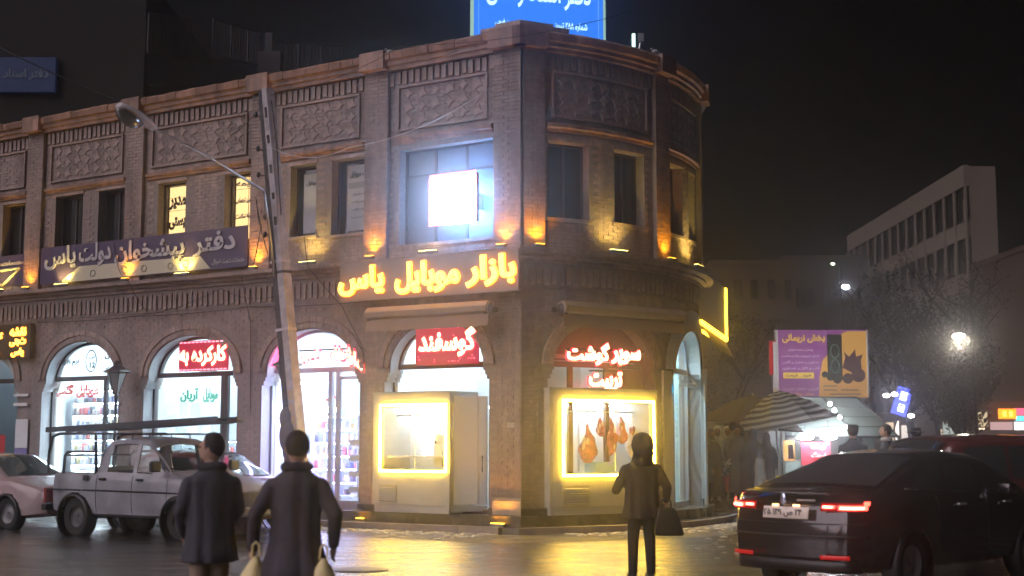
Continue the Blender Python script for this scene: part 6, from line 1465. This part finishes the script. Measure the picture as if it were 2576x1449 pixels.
mb = MB(); pts = [(.45, 0), (1, 0), (1, .98), (.78, .98), (.70, .93), (.62, .72), (.50, .55), (.46, .30)]; mb.add([(xl + MW * x, YB - .006, z0_ + MH * z) for x, z in pts], [tuple(range(len(pts)))]).build('orange_shape', mat('bb_orange', (.62, .33, .07), .5, emit=(.62, .33, .07), es=Lit), bb)
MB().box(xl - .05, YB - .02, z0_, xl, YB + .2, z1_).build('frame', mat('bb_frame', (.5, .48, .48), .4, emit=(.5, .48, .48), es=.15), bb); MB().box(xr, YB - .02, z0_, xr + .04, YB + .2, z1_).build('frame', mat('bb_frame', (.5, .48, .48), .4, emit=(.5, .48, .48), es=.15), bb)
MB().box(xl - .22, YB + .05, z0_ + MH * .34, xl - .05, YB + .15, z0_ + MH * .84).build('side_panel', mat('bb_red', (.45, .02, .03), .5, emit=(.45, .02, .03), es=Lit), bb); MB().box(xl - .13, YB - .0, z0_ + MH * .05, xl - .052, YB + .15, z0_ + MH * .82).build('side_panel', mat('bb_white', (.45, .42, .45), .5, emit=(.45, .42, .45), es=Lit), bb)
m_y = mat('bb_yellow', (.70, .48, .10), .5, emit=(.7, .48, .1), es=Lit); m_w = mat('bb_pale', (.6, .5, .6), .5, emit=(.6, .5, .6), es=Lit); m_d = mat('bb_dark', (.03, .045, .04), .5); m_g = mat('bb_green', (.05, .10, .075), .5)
bt = lambda t, x, z, w, h, m, **k: free_text(t, Matrix.Translation((xl + MW * x, YB - .01, z0_ + MH * z)), MW * w, MH * h, m, bb, depth=.006, **k)
bt('پخش نریمانی', .29, .87, .49, .15, m_y, bold=.045)
for z, t, w in ((.70, 'پخش عمده لوازم', .28), (.61, 'شامل اسپیکر و باند و ساعت', .42), (.52, 'هدفون و شارژر و گلس', .42), (.43, 'قاب و کابل و هندزفری', .42), (.13, 'آدرس خیابان تربیت', .40)): bt(t, .25, z, w, .05, m_w, bold=.01)
MB().box(xl + MW * .05, YB - .01, z0_ + MH * .28, xl + MW * .40, YB, z0_ + MH * .37).build('yellow_bar', m_y, bb); bt('خرید   قیمت', .22, .325, .3, .05, m_d, bold=.02); bt('موبایل  موبایل  موبایل', .22, .05, .34, .05, m_y, bold=.01)
MB().box(xl + MW * .555, YB - .03, z0_ + MH * .26, xl + MW * .72, YB - .008, z0_ + MH * .93).build('printed_speaker', m_d, bb)
for z, r in ((.68, .12), (.46, .12)):
    MB().tube([(xl + MW * .637 + r * .9 * math.cos(t * math.pi / 12), YB - .034, z0_ + MH * z + r * 1.5 * math.sin(t * math.pi / 12)) for t in range(24)], .02, 4, True).build('printed_ring', mat('bb_teal', (.10, .22, .19), .5), bb)
m_br = mat('bb_brown', (.14, .06, .07), .5)
mb = MB(); leaf = [(.72, .44), (.76, .60), (.74, .68), (.80, .60), (.84, .66), (.87, .72), (.88, .60), (.96, .64), (.93, .54), (.94, .44), (.84, .36)]; mb.add([(xl + MW * x, YB - .012, z0_ + MH * z) for x, z in leaf], [tuple(range(len(leaf)))])
mb.build('printed_shape', m_br, bb)
for x, z, r in ((.52, .34, .035), (.58, .30, .04), (.78, .28, .06), (.90, .33, .08), (.66, .27, .05)): MB().lathe([(.001, 0), (MW * r, 0), (MW * r, .004)], 16, Matrix.Translation((xl + MW * x, YB - .018, z0_ + MH * z)) @ Matrix.Rotation(math.pi / 2, 4, 'X')).build('printed_shape', m_br if r > .05 else m_d, bb)
for x, z, w in ((.58, .17, .15), (.58, .11, .15), (.80, .11, .2), (.75, .05, .35)): MB().box(xl + MW * (x - w / 2), YB - .01, z0_ + MH * (z - .012), xl + MW * (x + w / 2), YB - .007, z0_ + MH * (z + .012)).build('printed_line', mat('bb_tan', (.42, .22, .08), .5), bb)
for x in (xl + .2, xr - .2): MB().box(x - .04, YB + .05, .3, x + .04, YB + .13, z0_).build('post', M_sf, bb)
def umbrella(label, ap, rim, r, nseg, tilt, m, polex=None, stripes=True):
    t_ = thing('market_umbrella', label, 'umbrella', (ap.x, ap.y, .3), worldparts=True); hgt = ap.z - rim
    T = Matrix.Translation(ap) @ Matrix.Rotation(tilt, 4, 'Y')
    mb = MB(); vs = []; K_ = 8
    for i in range(K_ + 1):
        u = i / K_
        for j in range(nseg * 4):
            th = 2 * math.pi * j / (nseg * 4) + .35; f = (j % 4) / 4; sag = 1 - .10 * u * math.sin(math.pi * f); z = -hgt * (u ** 1.5) - .10 * u * math.sin(math.pi * f) * (1 - u)
            vs.append(T @ Vector((r * u * sag * math.cos(th), r * u * sag * math.sin(th), z)))
    n = nseg * 4; mb.add(vs, [(i * n + j, i * n + (j + 1) % n, (i + 1) * n + (j + 1) % n, (i + 1) * n + j) for i in range(K_) for j in range(n)])
    me_ = mb.mesh('canopy', m); o = link('canopy', me_, t_); md = o.modifiers.new('t', 'SOLIDIFY'); md.thickness = .008
    # each second ring of cloth darker: woven stripes
    if stripes:
        me_.materials.append(mat('umbrella_dark_stripe', (.035, .045, .05), .7))
        sm_ = MB(); vs2 = []
        for i in range(K_ * 2 + 1):
            u = (i + .0) / (K_ * 2); 
            for j in range(n):
                th = 2 * math.pi * j / n + .35; f = (j % 4) / 4; sag = 1 - .10 * u * math.sin(math.pi * f); z = -hgt * (u ** 1.5) - .10 * u * math.sin(math.pi * f) * (1 - u)
                vs2.append(T @ Vector((r * u * sag * math.cos(th), r * u * sag * math.sin(th), z + .012)))
        fs = [(i * n + j, i * n + (j + 1) % n, (i + 1) * n + (j + 1) % n, (i + 1) * n + j) for i in range(1, K_ * 2, 2) for j in range(n)]
        sm_.add(vs2, fs).build('dark_stripes', mat('umbrella_dark_stripe', (.035, .045, .05), .7), t_)
    for j in range(nseg): th = 2 * math.pi * j / nseg + .35; MB().tube([T @ Vector((0, 0, -.03)), T @ Vector((r * .97 * math.cos(th), r * .97 * math.sin(th), -hgt * .97 - .02))], .010, 5).build('rib', M_sf, t_)
    MB().tube([T @ Vector((0, 0, .06)), (ap.x, ap.y, 1.9), (ap.x + .02, ap.y, .28)], .028, 8).build('pole', M_white, t_, True)
apx = at(1952, 985, 31.0); umbrella('large grey and black striped umbrella on a white pole', apx, 1.93, 1.25, 8, R_(-11), mat('umbrella_grey', (.50, .55, .55), .7))
ap2 = at(1893, 995, 33.5); umbrella('tan umbrella half hidden behind the large striped one', ap2, 1.95, 1.35, 8, R_(6), mat('umbrella_tan', (.15, .125, .105), .7), stripes=False)

# ================================================================== FAR BUILDINGS
fb = thing('office_building', 'tall pale office block with close vertical fins, far right', 'building', (31, 100, 0), worldparts=True)
M_off = mat('office_concrete', (.27, .225, .18), .8, nz=.15, nscale=.4); M_offd = mat('office_window', (.02, .017, .017), .3)
X0, YA, YZ, HT = 30.9, 90.0, 122.0, 20.1
MB().box(X0, YA, 0, X0 + 1.8, YZ, HT).build('wall', M_off, fb); MB().box(X0 - .35, YA - .02, HT - 1.35, X0 - .004, YZ, HT + .1).build('parapet', M_off, fb)
n = 14; fl_h = 3.5
for k in range(5):
    z = HT - 1.35 - fl_h * (k + 1) + .02; MB().box(X0 - .22, YA, z - .0, X0 - .003, YZ, z + 1.15).build('floor_band', M_off, fb)
for i in range(n + 1):
    y = YA + (YZ - YA) * i / n; MB().box(X0 - .36, y - .13, 0, X0 - .224, y + .13, HT - 1.36).build('fin', M_off, fb)
    if i < n:
        for k in range(5):
            z = HT - 1.35 - fl_h * (k + 1) + 1.18; w = MB().box(X0 - .1, y + .14, z, X0 - .006, y + (YZ - YA) / n - .14, z + fl_h - 1.20).build('window', M_offd, fb)
            if (i * 7 + k * 3) % 5 == 0: MB().box(X0 - .12, y + .3, z + .1, X0 - .102, y + 1.0, z + fl_h * .45).build('blind', M_off, w)
def block(label, x0, y0, x1, y1, h, c, wins=None, name='apartment_building'):
    t_ = thing(name, label, 'building', ((x0 + x1) / 2, y0, 0), worldparts=True); m = mat('wall_%02d%02d%02d' % tuple(int(v * 99) for v in c), c, .85, nz=.2, nscale=.6)
    MB().box(x0, y0, 0, x1, y1, h).build('wall', m, t_); MB().box(x0 - .1, y0 - .1, h, x1 + .1, y1, h + .35).build('roof', m, t_)
    if wins:
        nx_, nz_ = wins
        for i in range(nx_):
            for k in range(nz_):
                w = (x1 - x0) / nx_; xx = x0 + w * (i + .25); z = 3.2 + k * 3.1
                if z + 1.5 < h: f = MB().box(xx, y0 - .03, z, xx + w * .5, y0 - .002, z + 1.6).build('window', M_frame, t_); MB().box(xx + .06, y0 - .035, z + .06, xx + w * .5 - .06, y0 - .031, z + 1.54).build('pane', M_darkpane, f)
    return t_
block('dark brown block closing the street, behind the striped umbrella', 15.5, 104, 22, 112, 15.2, (.10, .065, .04), (5, 4))
block('dark flat roofed block left of the pale office block', 22.4, 110, 29.2, 118, 16.4, (.07, .055, .045), (5, 4))
block('dim brown building at the far right edge', 30.8, 78, 40, 90, 13.0, (.10, .06, .04), (6, 3))
block('small grey tower beside the foot of the pale office block', 27.6, 96, 29.4, 99, 11.5, (.22, .22, .20), None)
# building behind on the left with roof railings and blue board
lb = thing('apartment_building', 'tall dark building behind the brick one, with roof railings', 'building', (-14, 42, 0), worldparts=True)
M_lb = mat('dark_render', (.012, .012, .011), .85, nz=.2, nscale=1); M_lb2 = mat('grey_slab', (.07, .07, .075), .8, nz=.1)
pa = lambda x, y, Y: at(x, y, Y)
xa, xb = pa(-260, 0, 44).x, pa(368, 0, 44).x; MB().box(xa, 44, 0, xb, 54, pa(0, -60, 44).z).build('wall', M_lb, lb)
# terrace wing, stepping down to the right: roof edge falls away from us
w0_, w1_ = pa(372, 140, 44), pa(650, 172, 52); w2_ = pa(878, 185, 58)
mb = MB()
for (a, b, dz0, dz1) in ((w0_, w1_, -.95, 0.05), ):
    mb.add([(a.x, a.y, a.z + dz0), (b.x, b.y, b.z + dz0), (b.x, b.y, b.z + .0), (a.x, a.y, a.z + .0), (a.x, a.y + 1.2, a.z + dz0), (b.x, b.y + 1.2, b.z + dz0), (b.x, b.y + 1.2, b.z), (a.x, a.y + 1.2, a.z)], [(0, 1, 2, 3), (7, 6, 5, 4), (0, 4, 5, 1), (1, 5, 6, 2), (2, 6, 7, 3), (3, 7, 4, 0)])
mb.build('balcony_slab', M_lb2, lb)
MB().add([(w0_.x, w0_.y + .3, 0), (w2_.x, w2_.y + .3, 0), (w2_.x, w2_.y + .3, w2_.z - 1.2), (w0_.x, w0_.y + .3, w0_.z - .8), (w0_.x, w0_.y + 6, 0), (w2_.x, w2_.y + 6, 0), (w2_.x, w2_.y + 6, w2_.z - 1.2), (w0_.x, w0_.y + 6, w0_.z - .8)], [(0, 1, 2, 3), (7, 6, 5, 4), (1, 5, 6, 2), (2, 6, 7, 3)]).build('wall', mat('dark_wall_2', (.022, .022, .024), .85), lb)
def railing(p, q, h, nb, lbn=lb):
    r = MB(); r.tube([p + Vector((0, 0, h)), q + Vector((0, 0, h))], .035, 5).tube([p + Vector((0, 0, .1)), q + Vector((0, 0, .1))], .025, 5); ro = r.build('railing', M_lb2, lbn)
    for i in range(nb + 1): a = p.lerp(q, i / nb); MB().tube([a + Vector((0, 0, .1)), a + Vector((0, 0, h))], .018 if i % 6 else .04, 4).build('baluster', M_lb2, ro)
railing(w0_, pa(480, 150, 46.5), 1.45, 14); railing(pa(535, 145, 48), w1_, 1.45, 16); railing(pa(690, 182, 52.5), w2_, 1.25, 20)
c = pa(675, 130, 52); MB().box(c.x - .14, 52, 9, c.x + .14, 52.3, pa(0, 82, 52).z).box(c.x - .4, 51.9, 9, c.x + .5, 52.5, pa(0, 130, 52).z).build('chimney', M_lb2, lb)
bs = thing('shop_sign', 'dim blue board with pale blurred writing high on the dark building', 'sign', pa(60, 200, 43.8), worldparts=True)
a_, b_ = pa(-10, 232, 43.8), pa(142, 145, 43.8); MB().box(a_.x, 43.75, a_.z, b_.x, 43.95, b_.z).build('board', mat('dim_blue', (.006, .03, .10), .4, emit=(.01, .05, .2), es=.04), bs)
free_text('دفتر اسناد', Matrix.Translation(((a_.x + b_.x) / 2, 43.74, (a_.z + b_.z) / 2)), 1.5, .4, mat('dim_white', (.2, .25, .3), .5), bs)
wire('faint cable high across the dark building', [pa(0, 120, 40), pa(420, 300, 40)], .02, .1, mat('faint_wire', (.03, .03, .03), .7))

# ================================================================== FAR STREET: lamps, trees, lit shopfronts
def far_lamp(label, x, y, Y, r, c, e, watt=0, pole=True, tilt=0):
    p = at(x, y, Y); t_ = thing('street_lamp', label, 'street lamp', (p.x, Y, .28), worldparts=True)
    MB().ball(p, r, 12, 8, (1.3, .8, .75)).build('lamp_glass', glow('farlamp_%d' % int(e * 10 + x), c, e), t_, True)
    if pole: MB().tube([(p.x + .5, Y, .2), (p.x + .45, Y, p.z - .3), (p.x + .1, Y, p.z + .05)], [.07, .05, .03], 8).build('pole', M_frame, t_, True); MB().box(p.x - .25, Y - .08, p.z + .09, p.x + .25, Y + .08, p.z + .14).build('head', M_frame, t_)
    if watt:
        L = bpy.data.lights.new('lamp_light', 'POINT'); L.energy = watt; L.color = c; L.shadow_soft_size = .15; o = bpy.data.objects.new('lamp_light', L); col.objects.link(o); o.parent = t_; o.matrix_parent_inverse = world_of(t_).inverted(); o.location = p + Vector((0, -.1, -.25))
far_lamp('bright round street lamp shining on the tree at the right', 2412, 846, 45, .17, (1.0, .90, .78), 9, 60)
far_lamp('small bright oval lamp left of the pale office block', 2127, 722, 60, .14, (.75, .82, 1.0), 20)
far_lamp('tiny distant lamp just left of the pale office block roof line', 2095, 664, 80, .09, (.8, 1.0, .7), 6)
far_lamp('pair lamp, left bulb, above the blue lit shop sign', 2230, 995, 52, .10, (1, 1, 1), 14, 0, False)
far_lamp('pair lamp, right bulb, above the blue lit shop sign', 2250, 992, 52, .10, (1, 1, 1), 14, 0, False)
far_lamp('white lamp at the right foot of the blue lit shop sign', 2292, 1046, 52, .10, (1, 1, 1), 10, 0, False)
M_bark = mat('bark', (.035, .028, .022), .9, nz=.3, nscale=12, bump=.5); 
def leafmat(n_, c): return mat(n_, c, .7, nz=.35, nscale=2)
def tree(label, base, H, spread, nleaf, lc, seed, trunk=.16, lean=0, group='trees along the far pavement', crown0=.35):
    rnd = random.Random(seed); t_ = thing('street_tree', label, 'tree', base, group=group); tk_ = MB(); ends = []
    def limb(p, d, l, r, lv):
        q = p; pts = [p]; dd = Vector(d)
        for k in range(4): dd = (dd + Vector((rnd.uniform(-.22, .22), rnd.uniform(-.22, .22), rnd.uniform(-.04, .16)))).normalized(); q = q + dd * l / 4; pts.append(q); (ends.append(q.copy()) if lv >= 1 else None)
        tk_.tube(pts, [r, r * .88, r * .75, r * .62, r * .45], 6 if lv < 2 else 4)
        if lv < 3:
            for k in range(4 if lv else 6):
                i = rnd.randint(2 if lv == 0 else 1, 4); a = rnd.uniform(0, 6.28); limb(pts[i], (math.cos(a) * spread / H * 1.6, math.sin(a) * spread / H * 1.6, rnd.uniform(.35, .9)), l * rnd.uniform(.45, .65), r * .5, lv + 1)
    limb(Vector((0, 0, 0)), (lean, 0, 1), H * .55, trunk, 0); tk_.build('trunk', M_bark, t_, True)
    cr_ = MB()
    for i in range(nleaf):
        e = rnd.choice(ends) + Vector((rnd.gauss(0, .28), rnd.gauss(0, .28), rnd.gauss(0, .22)))
        a = Vector((rnd.uniform(-1, 1), rnd.uniform(-1, 1), rnd.uniform(-1, 1))).normalized(); b = a.orthogonal().normalized(); c = a.cross(b); s_ = rnd.uniform(.04, .10)
        cr_.add([e + b * s_, e + c * s_ * .6, e - b * s_, e - c * s_ * .6], [(0, 1, 2, 3)])
    if nleaf: cr_.build('crown', leafmat('leaf_%d' % seed, lc), t_)
g_ = .28
pt_ = at(2425, 1100, 46.5); tree('leafy tree lit by the round street lamp', (pt_.x, 46.5, g_), 5.2, 1.7, 7000, (.085, .08, .05), 31, .15)
pt_ = at(2300, 1100, 56); tree('tall bare tree in front of the pale office block', (pt_.x, 56, g_), 9.0, 3.0, 1600, (.03, .028, .022), 12, .22)
pt_ = at(2470, 1100, 60); tree('tall bare tree before the far right building', (pt_.x, 60, g_), 9.8, 3.6, 1800, (.035, .026, .02), 23, .25)
pt_ = at(2370, 1100, 50); tree('slim dark tree between the lit tree and the blue shop sign', (pt_.x, 50, g_), 7.0, 2.2, 2500, (.03, .03, .025), 44, .13)
pt_ = at(1815, 1100, 70); tree('faint bare tree beyond the building end, left of the stall', (pt_.x, 70, g_), 8.5, 3.0, 1500, (.03, .028, .022), 52, .14)
# lit shopfronts in the distance
bs2 = thing('lit_sign', 'blue and white lit vertical sign far down the street right of the stall', 'sign', at(2270, 1050, 54), worldparts=True)
c = at(2270, 1010, 54); T = Matrix.Translation(c) @ Matrix.Rotation(R_(18), 4, 'Y')
MB().box(-.28, 0, -.55, .28, .15, .55, T).build('board', glow('far_blue', (.08, .10, 1.0), 1.6), bs2); MB().box(-.14, -.03, .05, .12, -.01, .38, T).box(-.1, -.03, -.42, .14, -.01, -.12, T).build('white_shape', glow('far_white', (.8, .85, 1), 3), bs2); MB().box(-.03, .02, -2.4, .03, .08, -.55, T).build('post', M_sf, bs2)
def shop(label, x0, x1, y0, y1, Y, items, wallc=(.10, .08, .07)):
    a, b = at(x0, y1, Y), at(x1, y0, Y); t_ = thing('far_shopfront', label, 'shop', ((a.x + b.x) / 2, Y, .28), worldparts=True)
    MB().box(a.x, Y, .28, b.x, Y + 3, b.z).build('wall', mat('farshop_%02d' % int(wallc[0] * 99), wallc, .8), t_)
    for i, (u0, u1, v0, v1, c, e) in enumerate(items):
        nm = 'lit_window' if e > .5 else 'display_panel'
        MB().box(a.x + (b.x - a.x) * u0, Y - .06 - .002 * i, a.z + (b.z - a.z) * v0, a.x + (b.x - a.x) * u1, Y - .02, a.z + (b.z - a.z) * v1).build(nm, glow('far_%s_%d' % (label[:6], i), c, e), t_)
shop('row of small lit shop windows under the blue vertical sign', 2225, 2330, 1040, 1115, 62, [(.05, .22, .1, .7, (.6, .45, .3), .9), (.26, .34, .1, .75, (.9, .8, .7), 1.1), (.40, .55, .05, .6, (.7, .62, .55), .8), (.58, .66, .15, .5, (1, .1, .1), 1.0), (.70, .95, .05, .65, (.25, .22, .2), .6)])
shop('pale lit shop with a yellow strip, far right behind the white car', 2360, 2445, 1040, 1120, 58, [(.15, .62, .15, .75, (.45, .50, .45), .55), (.64, .85, .05, .45, (.95, .85, .1), 1.0), (.66, .76, .72, .86, (1, .6, .2), 1.6), (.02, .12, .3, .5, (.8, .6, .4), .6)])
shop('cluster of bright shop displays at the far right edge', 2455, 2576, 1010, 1125, 56, [(.02, .24, .45, .78, (.55, .42, .25), .8), (.06, .2, .2, .42, (.9, .7, .5), 1.0), (.30, .74, .25, .55, (.6, .38, .38), .6), (.78, 1.0, .30, .55, (.85, .9, 1), 1.6), (.82, 1.0, .58, .68, (.1, .9, .8), 1.4), (.80, 1.0, .70, .85, (1, .1, .2), 1.2)], (.12, .08, .06))
og = thing('lit_sign', 'orange glowing sign with two round marks at the far right', 'sign', at(2535, 1041, 55), worldparts=True)
c = at(2535, 1041, 55); MB().box(c.x - .35, 55, c.z - .20, c.x + .35, 55.1, c.z + .20).build('board', glow('far_orange', (1, .20, .01), 2.2), og)
for dx in (-.13, .13): MB().box(c.x + dx - .06, 54.97, c.z - .10, c.x + dx + .06, 54.99, c.z + .10).build('mark', glow('far_yellow', (1, .6, .05), 3), og)
cw = thing('white_canopy', 'pale shop canopy low at the far right edge', 'canopy', at(2530, 1090, 50), worldparts=True)
a, b = at(2450, 1085, 50), at(2620, 1085, 50); MB().box(a.x, 50, a.z - .4, b.x, 52, a.z + .05).build('canopy', mat('pale_canopy', (.4, .36, .33), .6), cw)
pr_ = thing('signal_lamp', 'small violet light spot in front of the maroon car at the right edge', 'lamp', at(2572, 1188, 27), worldparts=True)
c = at(2566, 1188, 22.5); MB().ball(c, .05, 8, 6).build('lens', glow('violet_spot', (.7, .1, 1), 3), pr_)

# ================================================================== NIGHT MIST, put in so bright lights bloom as in a lens
hz = MB().box(-150, -8, -1.3, 150, 240, 32)
hm = bpy.data.materials.new('bloom_mist'); hm.use_nodes = True; nt = hm.node_tree; nt.nodes.remove(nt.nodes['Principled BSDF']); v = nt.nodes.new('ShaderNodeVolumePrincipled')
v.inputs['Color'].default_value = (.95, .95, 1, 1); v.inputs['Density'].default_value = .008; v.inputs['Anisotropy'].default_value = .93; nt.links.new(v.outputs[0], nt.nodes['Material Output'].inputs['Volume'])
o = hz.build('bloom_haze', hm); o['kind'] = 'stuff'; o.display_type = 'WIRE'
